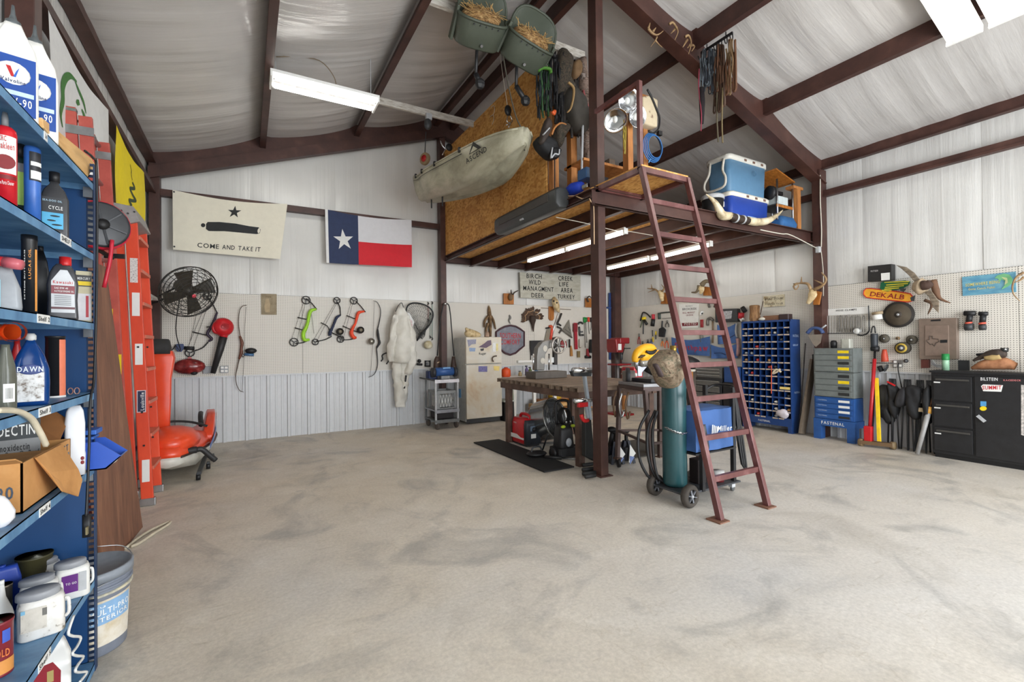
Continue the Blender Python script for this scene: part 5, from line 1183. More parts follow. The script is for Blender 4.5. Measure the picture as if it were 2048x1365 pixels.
# jet ski
JS = m_blend('jet_ski_orange',[(.3,(214,60,30)),(.6,(232,78,42)),(.8,(236,100,66))],3.,.28,bump=.02)
jk = T('stand_up_jet_ski','orange stand-up jet ski with its steering pole raised','jet ski',(-.72,6.7,0))
def js(y):
    t = (y-5.78)/1.85; w = .34*(math.sin(min(1,.16+t*1.5)*PI/2)**.8)*(1 if t < .85 else 1-(t-.85)*.7); return t,w
ys = [5.78,5.84,5.95,6.1,6.3,6.55,6.8,7.05,7.3,7.5,7.63]
low = []; mid = []
CX = -.70
for y in ys:
    t,w = js(y); zb = .10+.12*max(0,.25-t)*4; zm = .27+.05*(1-t)
    low.append([V((CX+a*w,y,z)) for a,z in ((-1,zm),(-.98,zm-.07),(-.7,zb+.02),(0,zb),(.7,zb+.02),(.98,zm-.07),(1,zm))])
    zt = (.50-.25*abs(t-.35)) if t < .45 else .40
    mid.append([V((CX+a*w,y,z)) for a,z in ((-1.02,zm),(-1.0,zm+.03),(-.8,zm+.05+(zt-zm)*.55),(-.45,zt),(0,zt+.02 if t < .45 else zt-.08),(.45,zt),(.8,zm+.05+(zt-zm)*.55),(1.0,zm+.03),(1.02,zm))])
MB().loft(low).build('lower_hull',M((206,204,194),.4),jk,True)
MB().loft(mid).build('deck',JS,jk,True)
MB().tube([V((CX+js(y)[1]*1.03,y,.27+.05*(1-js(y)[0]))) for y in ys],.012,6).build('bumper_rail',M((60,40,36),.5),jk,True)
for e in (-1,1):
    MB().loft([[V((CX+e*(w_-d),y,z)) for d,z in ((0,.30),(.0,zt),(.09,zt+.0),(.14,.32))] for y,w_,zt in ((6.55,.34,.40),(6.75,.35,.52),(7.0,.35,.60),(7.3,.33,.62),(7.52,.31,.58),(7.62,.29,.46))]).build('side_gunwale',JS,jk,True,bev=.01)
    MB().loft([[V((CX+e*(w_+.004),y,z)) for z in (z0,z0+.05)]+[V((CX+e*(w_+.001),y,z)) for z in (z0+.05,z0)] for y,w_,z0 in ((6.2,.338,.30),(6.6,.352,.33),(7.0,.356,.40),(7.4,.335,.46))]).build('blue_stripe',M((70,110,180),.4),jk)
MB().prism([(CX+.352,7.28,.47),(CX+.34,7.46,.47),(CX+.335,7.45,.56),(CX+.35,7.28,.56)],(.004,0,0)).build('registration_patch',LBL,jk)
MB().bx((CX-.2,6.85,.33),(CX+.2,7.6,.345)).build('tray_mat',RUBBER,jk)
MB().tube(sm([(CX+.22,6.72,.50),(CX+.20,6.9,.58),(CX+.19,7.1,.60)],4),.03).build('side_pad',BLACK,jk,True)
MB().ell((CX,6.15,.44),(.26,.38,.15)).build('hood',JS,jk,True)
MB().tube(sm([(CX-.26,6.32,.50),(CX-.1,6.40,.60),(CX+.12,6.42,.59),(CX+.30,6.38,.53)],5),[.03]*21,6,flat=.4).build('hood_strap',BLACK,jk,True)
pole = [(-.80,6.36,.50),(-.805,6.38,.80),(-.815,6.40,1.10),(-.83,6.42,1.32),(-.84,6.42,1.40)]
MB().loft([[V((x+a*w,y+b*.6*w,z)) for a,b in ((-1,-1),(1,-1),(1,1),(-1,1))] for (x,y,z),w in zip(pole,(.055,.07,.085,.13,.12))]).build('steering_pole',JS,jk,True,bev=.012)
MB().rbox((-.85,6.38,1.44),(.24,.2,.16),.05,4,[(0,.95,1),(.5,1,1),(1,.86,.8)],Matrix.Rotation(-.15,3,'X')).build('chin_pad',M((44,44,44),.8),jk,True)
MB().ell((-.70,6.18,.52),(.06,.05,.05)).build('cable_joint',ALU,jk,True)
MB().tube(sm([(-.62,5.93,.34),(-.52,5.95,.345),(-.47,5.97,.345)],3),.036,10).build('exhaust_hose',M((30,30,31),.6),jk,True)
MB().tube(sm([(-.47,5.97,.345),(-.42,5.98,.34),(-.36,6.0,.27),(-.30,6.02,.20)],4),.028,10).build('handlebar_grip',M((40,40,41),.5),jk,True)
dl = T('jet_ski_dolly','low black wheeled dolly under the jet ski','dolly',(-.7,6.6,0))
for x in (-.95,-.45): MB().bx((x-.02,6.0,.07),(x+.02,7.4,.10)).build('rail',DGREY,dl)
for x,y in ((-.46,6.05),(-.40,6.55),(-.38,7.0),(-.95,6.1),(-.95,7.2)):
    MB().lathe([(0,-.02),(.035,-.02),(.035,.02),(0,.02)],(x,y,.036),(1,0,0),14).build('wheel',BLACK,dl,True); MB().box((x,y,.075),(.03,.06,.02)).build('caster_fork',DGREY,dl)
# ================================================================ BACK WALL
CREAM = M((226,221,204),.75,var=.03); INK = M((34,36,38),.7)
o = T('cannon_flag','cream flag with black star, cannon and motto','flag',BW(460,520,.16))
q = [BW(*p,.17) for p in ((345,380),(575,408),(346.5,500),(560,519))]
c = Cloth(q[0],q[1],q[2],q[3],(0,-1,0),.016,.4,6.)
c.patch(0,1,0,1,50,24).build('cloth',CREAM,o,True)
def fuv(cl,P,x,y,crop='K5'):
    p = BW(*K1(crop,x,y),.17); u = (p.x-q[0].x)/(q[1].x-q[0].x); zt = q[0].z+(q[1].z-q[0].z)*u; zb = q[2].z+(q[3].z-q[2].z)*u; return (u,(zt-p.z)/(zt-zb))
UV = lambda x,y: fuv(c,q,x,y)
c.poly([UV(624+52*a,290-50*b) for a,b in star(rot=.05)]).build('star_print',INK,o)
body = [(430,370),(520,368),(640,380),(740,400),(815,412),(832,430),(828,458),(805,464),(690,452),(560,440),(440,440),(418,425),(418,385)]
c.poly([UV(*p) for p in body]).build('cannon_print',INK,o); c.poly([UV(396+17*math.cos(t),397+16*math.sin(t)) for t in [2*PI*i/10 for i in range(10)]]).build('cannon_knob_print',INK,o)
c.poly([UV(819+10*math.cos(t),438+20*math.sin(t)) for t in [2*PI*i/10 for i in range(10)]],.005).build('muzzle_print',CREAM,o)
a,b,d = UV(357,566),UV(848,600),UV(357,530); [c.letters(w_,a[0]+(b[0]-a[0])*f0,a[0]+(b[0]-a[0])*f1,a[1]+(b[1]-a[1])*f0,d[1]+(b[1]-a[1])*f0,(b[1]-a[1])*(f1-f0)).build('lettering',INK,o) for w_,f0,f1 in (('COME',0,.33),('AND',.38,.58),('TAKE',.635,.875),('IT',.92,1.))]
for u,v in ((.012,.03),(.012,.95)): MB().lathe([(0,0),(.012,0),(.012,.003),(0,.003)],c(u,v,.004),(0,-1,0),10).build('grommet',DGREY,o)
o = T('texas_flag','lone star flag with blue, white and red fields','flag',BW(735,535,.16))
q = [BW(*p,.17) for p in ((650,418.5),(823,440),(652.7,526),(823.7,535))]
c = Cloth(q[0],q[1],q[2],q[3],(0,-1,0),.014,2.2,5.)
c.patch(.0,.03,0,1,2,20).build('header_band',WFLAG,o,True); c.patch(.03,.36,0,1,16,20).build('blue_field',M((34,48,84),.7),o,True)
c.patch(.36,1,0,.53,30,12).build('white_stripe',M((214,214,218),.75,var=.03),o,True); c.patch(.36,1,.53,1,30,12).build('red_stripe',M((206,24,40),.7,var=.05),o,True)
c.poly([(.195+.115*a,.53-.215*b) for a,b in star(rot=-.12)]).build('star_print',WFLAG,o)
# prints, outlets, things at the left bay
o = T('tan_print','small tan hunting print pinned on the pegboard','print',BW(538,630))
MB().plate(K('K6',(1072,292),(1230,296),(1230,506),(1074,504)),BW,.0,.004).build('sheet',m_blend('faded_print',[(.3,(120,108,84)),(.5,(146,132,106)),(.75,(170,158,132))],9.,.7,bump=0),o)
MB().plate(K('K6',(1120,345),(1150,340),(1165,400),(1160,480),(1115,480),(1105,420)),BW,.0042,.001).build('figure_print',M((176,156,124),.7),o)
txt_ = MB().text('1988',BW(*K1('K6',1120,330),.006),BW(*K1('K6',1175,332),.006),BW(*K1('K6',1120,316),.006)).build('lettering',M((110,90,60),.7),o)
for i,(pts,lb,quad) in enumerate(((K('K6',(484,1030),(574,1026),(574,1098),(484,1102)),'grey metal outlet cover beside the blower tube',0),(K('K6',(658,1024),(742,1022),(742,1092),(658,1096)),'grey four-socket outlet box on the back pegboard',1))):
    o = T('outlet_box',lb,'outlet',BW(*pts[3])); MB().plate(pts,BW,0,.03).build('box',M((128,130,132),.4,.5),o,bev=.003)
    if quad:
        for dx in (-20,20):
            for dy in (-18,16): MB().plate(K('K6',(700+dx-15,1058+dy-11),(700+dx+15,1058+dy-11),(700+dx+15,1058+dy+11),(700+dx-15,1058+dy+11)),BW,.03,.003).build('socket',WHITE,o,bev=.001)
# wall fan
fn_ = T('wall_fan','large black cage fan on an arm by the corner column','fan',(-.65,7.3,1.83))
fc = V((-.645,7.3,2.155)); ax = V((.46,-.76,-.44)).normalized(); e1 = V((0,0,1)).cross(ax).normalized(); e2 = ax.cross(e1)
ringp = lambda r,d,n=40: [fc+ax*d+(e1*math.cos(2*PI*i/n)+e2*math.sin(2*PI*i/n))*r for i in range(n)]
WIRE = M((40,37,34),.5)
for r,d in ((.345,0),(.33,.05),(.30,.08),(.26,.1),(.22,.11),(.18,.12),(.13,.125),(.08,.13),(.33,-.05),(.29,-.09),(.24,-.11),(.18,-.12)):
    MB().tube(ringp(r,d),.004 if r < .34 else .008,5,True).build('cage_ring',WIRE,fn_,True)
for k in range(20):
    a = 2*PI*k/20; u = e1*math.cos(a)+e2*math.sin(a)
    MB().tube([fc+ax*.13+u*.03,fc+ax*.12+u*.18,fc+ax*.08+u*.30,fc+u*.345,fc-ax*.08+u*.30,fc-ax*.12+u*.16],.0028,4).build('cage_wire',WIRE,fn_,True)
for k in range(4):
    a = 2*PI*k/4+.5; u = e1*math.cos(a)+e2*math.sin(a); v = ax.cross(u)
    MB().prism([fc+u*.05-v*.04,fc+u*.29-v*.12+ax*.03,fc+u*.30+v*.08-ax*.03,fc+u*.05+v*.05],ax*.006).build('blade',M((58,54,46),.4),fn_)
MB().lathe([(.0,-.26),(.08,-.25),(.09,-.2),(.09,-.07),(.06,-.03),(.05,.02),(0,.03)],fc,ax,20).build('motor',M((66,62,54),.4),fn_,True)
MB().lathe([(0,.13),(.025,.132),(.025,.136),(0,.138)],fc,ax,14).build('badge',M((206,70,84),.4),fn_,True)
for dz in (.02,-.05): MB().tube([fc-ax*.2+V((0,0,dz)),V((-1.06,7.95,2.12+dz)),V((-1.15,8.0,2.10+dz))],.012,8).build('wall_arm',BLACK,fn_,True)
MB().tube(sm([fc-ax*.2,V((-.82,7.6,1.7)),V((-.80,7.9,1.4)),BW(*K1('K6',205,810),.03)],5),.006).build('power_lead',BLACK,fn_,True)
# bows
def strings(o,lines,crop,off=.03): 
    for l in lines: MB().wt(K(crop,*l),BW,off,.0025,4).build('bow_string',M((70,66,62),.6),o)
def cam(o,c,r,crop,off=.03,mat=None):
    p = BW(*K1(crop,*c),off); s_ = CROPS[crop][2]; R_ = r/s_*8.2/FPX*.93
    MB().tube([p+V((R_*math.cos(t),0,R_*math.sin(t))) for t in [2*PI*i/16 for i in range(16)]],.008,5,True).build('cam_rim',mat or BLACK,o,True)
    for k in range(3):
        a = 2.1*k+.4; MB().bar(p,p+V((R_*math.cos(a),0,R_*math.sin(a))),.01,.014).build('cam_spoke',mat or BLACK,o)
def compound(label,crop,riser,rw,mat,limbs,cams,strs,extra=(),reel=None):
    o = T('compound_bow',label,'bow',BW(*K1(crop,*cams[1][0])))
    MB().wt(K(crop,*riser),BW,.055,[1.35*a for a in rw],8,4,flat=.7).build('riser',mat,o,True)
    for l in limbs: MB().wt(K(crop,*l),BW,.035,.014,6,3,flat=.6).build('limb',BLACK,o,True)
    for p,r in cams: cam(o,p,r,crop)
    strings(o,strs,crop)
    for e in extra: MB().wt(K(crop,*e),BW,.05,.008,6,2).build('cable_rod',BLACK,o,True)
    if reel:
        p = BW(*K1(crop,*reel),.07); MB().lathe([(0,-.03),(.055,-.03),(.06,0),(.055,.03),(0,.03)],p,(.2,-1,.1),18).build('reel',M((34,32,30),.5),o,True); MB().ell(p+V((0,-.03,0)),(.03,.01,.03)).build('reel_knob',M((110,100,80),.4),o,True)
compound('lime green compound bow on the back pegboard','K7',[(330,268),(285,280),(265,320),(255,380),(235,440),(212,490),(222,545),(268,545)],[.018,.03,.03,.026,.03,.034,.032,.02],M((158,216,48),.5),[[(235,170),(290,215),(335,270)],[(265,548),(210,572),(140,580)]],[((238,185),34),((128,568),34)],[((210,220),(105,545)),((228,225),(150,580)),((275,215),(310,490))],[((160,342),(240,360)),((135,437),(210,458))])
compound('navy compound bow between the green and orange bows','K7',[(548,322),(515,345),(495,390),(475,440),(455,480),(455,510)],[.016,.024,.022,.022,.03,.028],NAVY,[[(520,200),(545,250),(552,325)],[(470,515),(410,545),(330,562)]],[((518,188),28),((322,567),26)],[((500,215),(300,560)),((515,215),(330,570))],[((370,390),(430,420),(450,460)),((470,480),(570,530))],(545,472))
compound('bright orange compound bow on the back pegboard','K7',[(768,288),(715,300),(698,350),(685,400),(660,445),(650,490),(672,525),(695,525)],[.016,.03,.026,.02,.028,.036,.034,.02],M((238,74,34),.5),[[(690,195),(735,240),(778,295)],[(690,532),(630,545),(560,548)]],[((672,190),32),((552,540),30)],[((645,215),(545,530)),((660,220),(575,540))],[((605,325),(690,358)),((570,420),(650,455),(720,480))],(733,458))
compound('purple and black compound bow half hidden by the fan','K6',[(628,480),(600,560),(560,640),(530,700),(575,750),(540,775)],[.014,.02,.02,.022,.02,.014],M((50,36,56),.5),[[(535,330),(590,410),(630,490)],[(540,780),(480,840),(400,872)]],[((530,320),30),((352,890),34)],[((520,380),(330,840)),((440,420),(350,800)),((545,380),(390,830))],[((378,678),(520,712)),((520,630),(570,625))])
def recurve(label,crop,path,rad,grip,str_,mg,ml):
    o = T('recurve_bow',label,'bow',BW(*K1(crop,*path[-1])))
    MB().wt(K(crop,*path),BW,.04,rad,8,4,flat=.6).build('limb',ml,o,True); MB().wt(K(crop,*grip),BW,.045,[.014,.024,.018,.024,.014][:len(grip)] if len(grip) == 5 else .02,8,4).build('grip',mg,o,True)
    strings(o,[str_],crop,.04); return o
o = recurve('brown wooden recurve bow on the back pegboard','K6',[(928,408),(880,422),(852,480),(845,600),(862,720),(885,820),(870,890),(850,960),(830,1050),(815,1130),(825,1210),(855,1270),(895,1288)],[.008,.009,.009,.01,.012,.014,.016,.014,.012,.01,.009,.008,.006],[(858,720),(880,790),(872,845),(872,890),(850,955)],((922,425),(905,650),(905,880),(880,1284)),M((104,58,38),.4),M((90,74,62),.4))
o2 = T('bowfishing_reel','black and blue bowfishing reel on a peg by the wooden bow','reel',BW(*K1('K6',960,930)))
MB().ell(BW(*K1('K6',970,870),.06),(.08,.05,.045)).build('spool',BLACK,o2,True); MB().wt(K('K6',(905,905),(1000,912)),BW,.06,.022,8).build('arm',M((70,110,150),.4),o2,True); MB().wt(K('K6',(885,900),(895,935)),BW,.05,.012).build('clamp',ALU,o2,True)
o = recurve('black recurve bow with silver reel on the back pegboard','K7',[(852,190),(885,205),(912,260),(914,320),(900,400),(885,470),(898,540),(905,580),(880,620),(885,690),(888,770),(870,840),(838,875),(805,888)],[.006,.009,.011,.013,.015,.017,.018,.018,.016,.015,.013,.011,.009,.006],[(888,450),(892,500),(900,545),(905,575),(880,620)],((858,200),(848,540),(822,880)),M((30,30,32),.5),M((48,48,50),.5))
p = BW(*K1('K7',832,560),.09); MB().lathe([(0,-.04),(.05,-.035),(.06,0),(.04,.04),(0,.05)],p,(.4,-1,.2),16).build('reel',M((150,146,136),.3,.8),o,True)
one(MB().wt(K('K7',(920,742),(935,720),(930,690),(960,668),(985,675),(992,720),(985,745),(968,768)),BW,.02,.011,6,4),'black_sling',BLACK,'black wrist sling hanging beside the coverall','sling',smooth_=True)
# blower, control pedal, red lid bag
o = T('leaf_blower','red electric leaf blower with long black tube','leaf blower',BW(*K1('K6',585,1100)))
p = BW(*K1('K6',690,630),.12); RB = M((196,24,34),.35)
MB().lathe([(0,-.1),(.07,-.1),(.12,-.06),(.14,0),(.12,.06),(.06,.09),(0,.09)],p,(.25,-1,.05),24).build('fan_housing',RB,o,True)
for k in range(6): MB().tube([p+V((.04*math.cos(t)*(.4+k*.3),-.105+.006*k,.04*math.sin(t)*(.4+k*.3))) for t in [2*PI*i/14 for i in range(14)]],.003,4,True).build('grille_ring',M((150,16,24),.5),o)
MB().wt(K('K6',(610,590),(590,640),(610,680),(660,685)),BW,.16,.024,8,4).build('handle',RB,o,True)
MB().wt(K('K6',(720,640),(700,690),(690,735)),BW,.11,[.07,.06,.052],12,3).build('outlet_neck',RB,o,True)
MB().wt(K('K6',(692,730),(660,850),(585,1098)),BW,.11,[.054,.05,.034],12).build('blower_tube',M((34,34,36),.5),o,True)
o = T('foot_control','blue control box with black grip hung under the fan','control box',BW(*K1('K6',250,880)))
MB().plate(K('K6',(215,800),(285,800),(295,840),(265,880),(225,878),(205,840)),BW,.01,.05).build('box',M((56,70,110),.5),o,bev=.006); MB().wt(K('K6',(295,842),(400,845)),BW,.05,.026,8).build('grip',BLACK,o,True)
MB().wt(K('K6',(205,815),(185,850),(150,880),(160,900),(185,880)),BW,.03,.007,6,4).build('cable',BLACK,o,True)
o = T('red_case','glossy dark red oval case hung on the pegboard','case',BW(*K1('K6',345,1100)))
MB().ell(BW(*K1('K6',345,1030),.09),(.20,.09,.115)).build('case_body',m_blend('dark_red_gloss',[(.35,(70,20,22)),(.6,(140,40,40)),(.8,(190,120,110))],9.,.2,bump=.03),o,True)
MB().wt(K('K6',(325,965),(350,935),(375,968)),BW,.08,.01,6,4).build('carry_loop',M((200,110,110),.5),o,True); MB().ell(BW(*K1('K6',395,1095),.12),(.045,.04,.03)).build('foot',BLACK,o,True)
# coverall and sack
o = T('white_coverall','white coverall suit hanging on the back wall','coverall',BW(*K1('K7',1100,1160)))
CVR = m_blend('coverall_cloth',[(.3,(206,202,190)),(.6,(226,223,214)),(.8,(236,234,228))],3.,.8,bump=.25,bdist=.03)
def limbt(name,px,rad,off,fl=.62):
    m = MB().wt(K('K7',*px),BW,off,rad,14,5,flat=1.); m.v = [V((v.x+.03*noise.noise(v*11),v.y+.09*noise.noise(v*9),v.z)) for v in m.v]; return m.build(name,CVR,o,True)
limbt('torso',[(1105,215),(1100,290),(1110,400),(1115,520),(1110,640),(1105,760)],[.03,.10,.15,.17,.19,.15],.16)
limbt('sleeve',[(1060,320),(1045,420),(1030,540),(1010,660),(1015,745)],[.05,.07,.075,.07,.05],.2)
limbt('sleeve',[(1150,330),(1180,480),(1195,620),(1190,740),(1160,860)],[.05,.09,.09,.09,.05],.2)
limbt('trouser_leg',[(1060,740),(1062,860),(1075,980),(1095,1090),(1095,1155)],[.08,.075,.085,.10,.09],.15)
limbt('trouser_leg',[(1130,740),(1130,850),(1125,960),(1118,1060),(1110,1140)],[.10,.08,.075,.08,.07],.12)
MB().wt(K('K7',(1050,290),(1080,230),(1108,210),(1128,265)),BW,.2,.006,5,3).build('wire_hanger',DGREY,o,True)
MB().wt(K('K7',(1148,870),(1140,930),(1130,990)),BW,.2,.016,6,3).build('black_strap',BLACK,o,True)
o = T('feed_sack','white printed cloth sack beside the coverall','sack',BW(*K1('K7',1190,490)))
m = MB().plate(K('K7',(1130,290),(1180,300),(1225,385),(1190,490),(1165,470),(1140,380)),BW,.18,.03).build('sack_body',WFLAG,o,bev=.01)
for i in range(3): MB().text('FEED CO',BW(*K1('K7',1132+i*14,335+i*35),.215),BW(*K1('K7',1200+i*3,395+i*28),.215),BW(*K1('K7',1136+i*14,318+i*35),.215)).build('red_print',M((190,70,80),.6),o)
# landing net
o = T('landing_net','black landing net with mesh bag on the back wall','net',BW(*K1('K7',1205,780)))
hoop = [(1228,565),(1200,490),(1160,360),(1150,270),(1180,222),(1250,212),(1340,240),(1392,300),(1375,385),(1305,480),(1245,555)]
MB().wt(K('K7',*hoop),BW,.10,.014,8,4).build('hoop',BLACK,o,True); MB().wt(K('K7',(1222,540),(1218,595)),BW,.10,.03,8).build('yoke',BLACK,o,True); MB().wt(K('K7',(1218,590),(1203,785)),BW,.06,.014,8).build('handle',LGREY,o,True)
P = sm([BW(*p,.10) for p in K('K7',*hoop)],3,True); cen = BW(*K1('K7',1270,400),.02); deep = BW(*K1('K7',1310,560),.05); nm = MB(); n = len(P)
lay = [[p*(1-t)+(cen*(1-t)+deep*t)*t+V((.01*noise.noise(p*9),0,.01*noise.noise(p*8))) for p in P] for t in (0,.15,.3,.45,.6,.74,.86)]
for j in range(len(lay)):
    if j: nm.tube(lay[j],.002,3,True)
for i in range(n): nm.tube([lay[j][(i+j) % n] for j in range(len(lay))],.002,3); nm.tube([lay[j][(i-j) % n] for j in range(len(lay))],.002,3)
nm.build('mesh_bag',M((52,52,50),.8),o)
for i,(x,c_,y0,y1,lb) in enumerate(((1348,(190,110,110),205,375,'pink tie-down strap on the pegboard beside the net'),(1385,(100,150,136),200,545,'long pale green tie-down strap at the pegboard edge'),(1366,(110,150,130),300,530,'short pale green cord behind the net'))):
    o = T('tie_down_strap',lb,'strap',BW(*K1('K7',x,y1))); MB().wt(K('K7',(x,y0+20),(x+2,(y0+y1)/2),(x,y1-15)),BW,.02,.009,6,3,flat=.4).build('webbing',M(c_,.8),o,True)
    for y in (y0+10,y1-8): MB().wt(K('K7',(x-4,y-12),(x+6,y),(x-3,y+12)),BW,.025,.009,6,3).build('hook',BLACK,o,True)
one(MB().ell(BW(*K1('K7',1352,592),.08),(.085,.06,.075),None,14,8,lambda q: q*(1+.2*noise.noise(q*18))),'straw_hat',m_blend('cap_cloth',[(.4,(190,176,140)),(.6,(216,208,184))],9.,.8),'crumpled pale cap at the tip of the net','cap',smooth_=True)
o = T('trailer_ball_mount','small black ball mount on a peg low on the pegboard','ball mount',BW(*K1('K7',1268,775))); MB().wt(K('K7',(1245,768),(1295,772)),BW,.05,.02,8).build('shank',BLACK,o,True); MB().ell(BW(*K1('K7',1268,740),.05),(.035,.03,.035)).build('ball',BLACK,o,True)
o = T('square_clamp','square black clamp on a peg low on the pegboard','clamp',BW(*K1('K7',1342,790))); MB().wt(K('K7',(1322,740),(1365,740),(1365,785),(1322,785)),BW,.03,.02,6,0,True).build('frame',BLACK,o); MB().plate(K('K7',(1332,752),(1352,752),(1352,775),(1332,775)),BW,.01,.02).build('core',MGREY,o)
# cable with two weights over the middle column
o = T('jumper_cable','black cable with two heavy brown grips hung over the middle column','cable',BW(*K1('K8',300,800)))
MB().tube(sm([BW(*p,.24) for p in K('K8',(232,650),(245,480),(262,330),(285,215),(300,205),(330,215),(345,300),(360,480),(375,650))],4),.011).build('cable',BLACK,o,True)
for px in (((232,655),(226,700),(220,800)),((370,655),(372,740),(368,815))): MB().wt(K('K8',*px),BW,.24,[.03,.055,.05],10,3).build('grip',M((70,52,44),.6),o,True); MB().wt(K('K8',(px[0][0]-4,px[1][1]),(px[0][0]+2,px[1][1]+14)),BW,.24,.058,10).build('grip_ring',M((150,130,110),.4,.7),o,True)
MB().wt(K('K8',(288,205),(312,205)),BW,.23,.022,8).build('hook',CHROME,o,True)
# skulls, pelt, signs over the fridge
def plaque(label,px,th,crop='L4',off=.0,wall=None): return T('skull_plaque',label,'trophy',(wall or BW)(*K1(crop,*px)))
o = plaque('wooden plaque with small curled dark horns near the sign',(785,510),0); MB().plate(K('L4',(728,380),(842,384),(842,508),(728,505)),BW,.02,.03).build('plaque',OAK,o,bev=.008)
MB().wt(K('L4',(820,400),(810,370),(808,340)),BW,.12,[.018,.014,.008],8,4).build('horn',M((60,46,36),.6),o,True); MB().wt(K('L4',(830,395),(850,370),(890,350)),BW,.12,[.018,.014,.008],8,4).build('horn',M((60,46,36),.6),o,True); MB().ell(BW(*K1('L4',805,425),.1),(.05,.05,.07)).build('skull',M((120,96,70),.7),o,True)
o = plaque('wooden plaque with curved horn beside the centre post',(1700,545),0); MB().plate(K('L4',(1658,435),(1745,440),(1745,543),(1658,540)),BW,.02,.03).build('plaque',OAK,o,bev=.008); MB().wt(K('L4',(1690,480),(1675,440),(1700,415),(1725,440)),BW,.10,[.02,.018,.014,.008],8,4).build('horn',M((66,50,38),.6),o,True)
o = plaque('rounded wooden plaque with a long bleached skull under the sign',(1270,690),0)
MB().plate(K('L4',(1240,530),(1300,530),(1300,670),(1285,692),(1255,692),(1240,670)),BW,.0,.03).build('plaque',OAK,o,bev=.01)
MB().wt(K('L4',(1300,430),(1310,480),(1325,530),(1350,590)),BW,[.1,.16,.18,.16],[.03,.075,.07,.03],10,4).build('skull',BONE,o,True); MB().wt(K('L4',(1300,545),(1360,598)),BW,.12,[.03,.015],8).build('jaw',BONE,o,True)
for e in ((1295,470),(1330,490)): MB().ell(BW(*K1('L4',*e),.24),(.018,.012,.02)).build('eye_socket',DBLACK,o,True)
one(MB().wt(K('L4',(1150,548),(1490,568)),BW,.02,.006,5),'arrow_shaft',M((110,86,60),.6),'thin arrow lying behind the skull plaque','arrow')
o = T('birch_creek_sign','grey painted wooden management area sign hung under the loft','sign',BW(1100,598,.06))
S0,S1,S2,S3 = [BW(*p,.07) for p in K('L4',(908,140),(1600,176),(1600,465),(918,432))]
MB().prism([S0,S1,S2,S3],(0,.02,0)).build('board',m_blend('weathered_board',[(.3,(166,162,146)),(.55,(186,184,170)),(.8,(200,198,186))],5.,.7,(1,1,4),bump=.1),o)
for s_,x0,y0,x1,y1,hh in (('BIRCH',985,207,1157,216,54),('WILD',1010,276,1146,284,52),('MANAGMENT',948,345,1292,364,54),('DEER',1040,426,1182,433,52),('CREEK',1346,234,1510,242,54),('LIFE',1356,300,1460,306,50),('AREA',1374,370,1510,376,54),('TURKEY',1336,440,1534,448,50)):
    MB().text(s_,BW(*K1('L4',x0,y0),.074),BW(*K1('L4',x1,y1),.074),BW(*K1('L4',x0,y0-hh),.074),.15).build('lettering',INK,o)
for x in (970,1480): MB().wt(K('L4',(x,100),(x,150)),BW,.08,.006).build('hanger_hook',LGREY,o)
one(MB().wt(K('L4',(790,628),(800,660),(785,690),(800,728)),BW,.02,[.012,.025,.018,.008],8,4),'rabbit_foot',M((120,118,114),.9),'small grey animal foot above the shield sign','trophy',smooth_=True)
o = T('bobcat_pelt','brown fur pelt hanging above the fridge','pelt',BW(*K1('L4',560,875)))
MB().wt(K('L4',(556,520),(560,570),(565,650),(570,750),(572,875)),BW,.04,[.012,.05,.06,.05,.04],12,5,flat=.6).build('body_fur',FUR,o,True)
for px in (((545,640),(510,700),(500,770)),((580,640),(610,700),(632,790)),((545,720),(525,800),(530,875))): MB().wt(K('L4',*px),BW,.05,[.04,.035,.02],10,4,flat=.6).build('leg_fur',FUR,o,True)
o = T('shield_sign','shield shaped metal whiskey sign with red lettering','sign',BW(*K1('L4',798,1082)))
shp = [(640,820),(690,785),(740,760),(800,748),(860,757),(910,785),(958,820),(958,980),(905,1022),(860,1062),(800,1082),(740,1062),(690,1020),(640,980)]
MB().plate(K('L4',*shp),BW,.0,.02).build('plate',m_blend('sign_face',[(.35,(104,106,116)),(.6,(132,134,144)),(.8,(150,140,146))],6.,.4,bump=0),o); MB().wt(K('L4',*shp),BW,.022,.02,6,0,True).build('border',M((66,30,40),.5),o)
for s_,x0,y0,x1,y1,hh in (('SOUTHERN',682,890,918,894,62),('COMFORT',690,962,908,964,60)): MB().text(s_,BW(*K1('L4',x0,y0),.024),BW(*K1('L4',x1,y1),.024),BW(*K1('L4',x0,y0-hh),.024),.12).build('lettering',M((182,44,52),.5),o)
o = T('turkey_fan','mounted turkey tail fan with beard on the pegboard','trophy',BW(*K1('L4',1060,820)))
cx,cy = 1052,665
TF = m_blend('feather',[(.3,(50,36,28)),(.6,(84,62,46)),(.8,(150,124,94))],16.,.8,bump=.3)
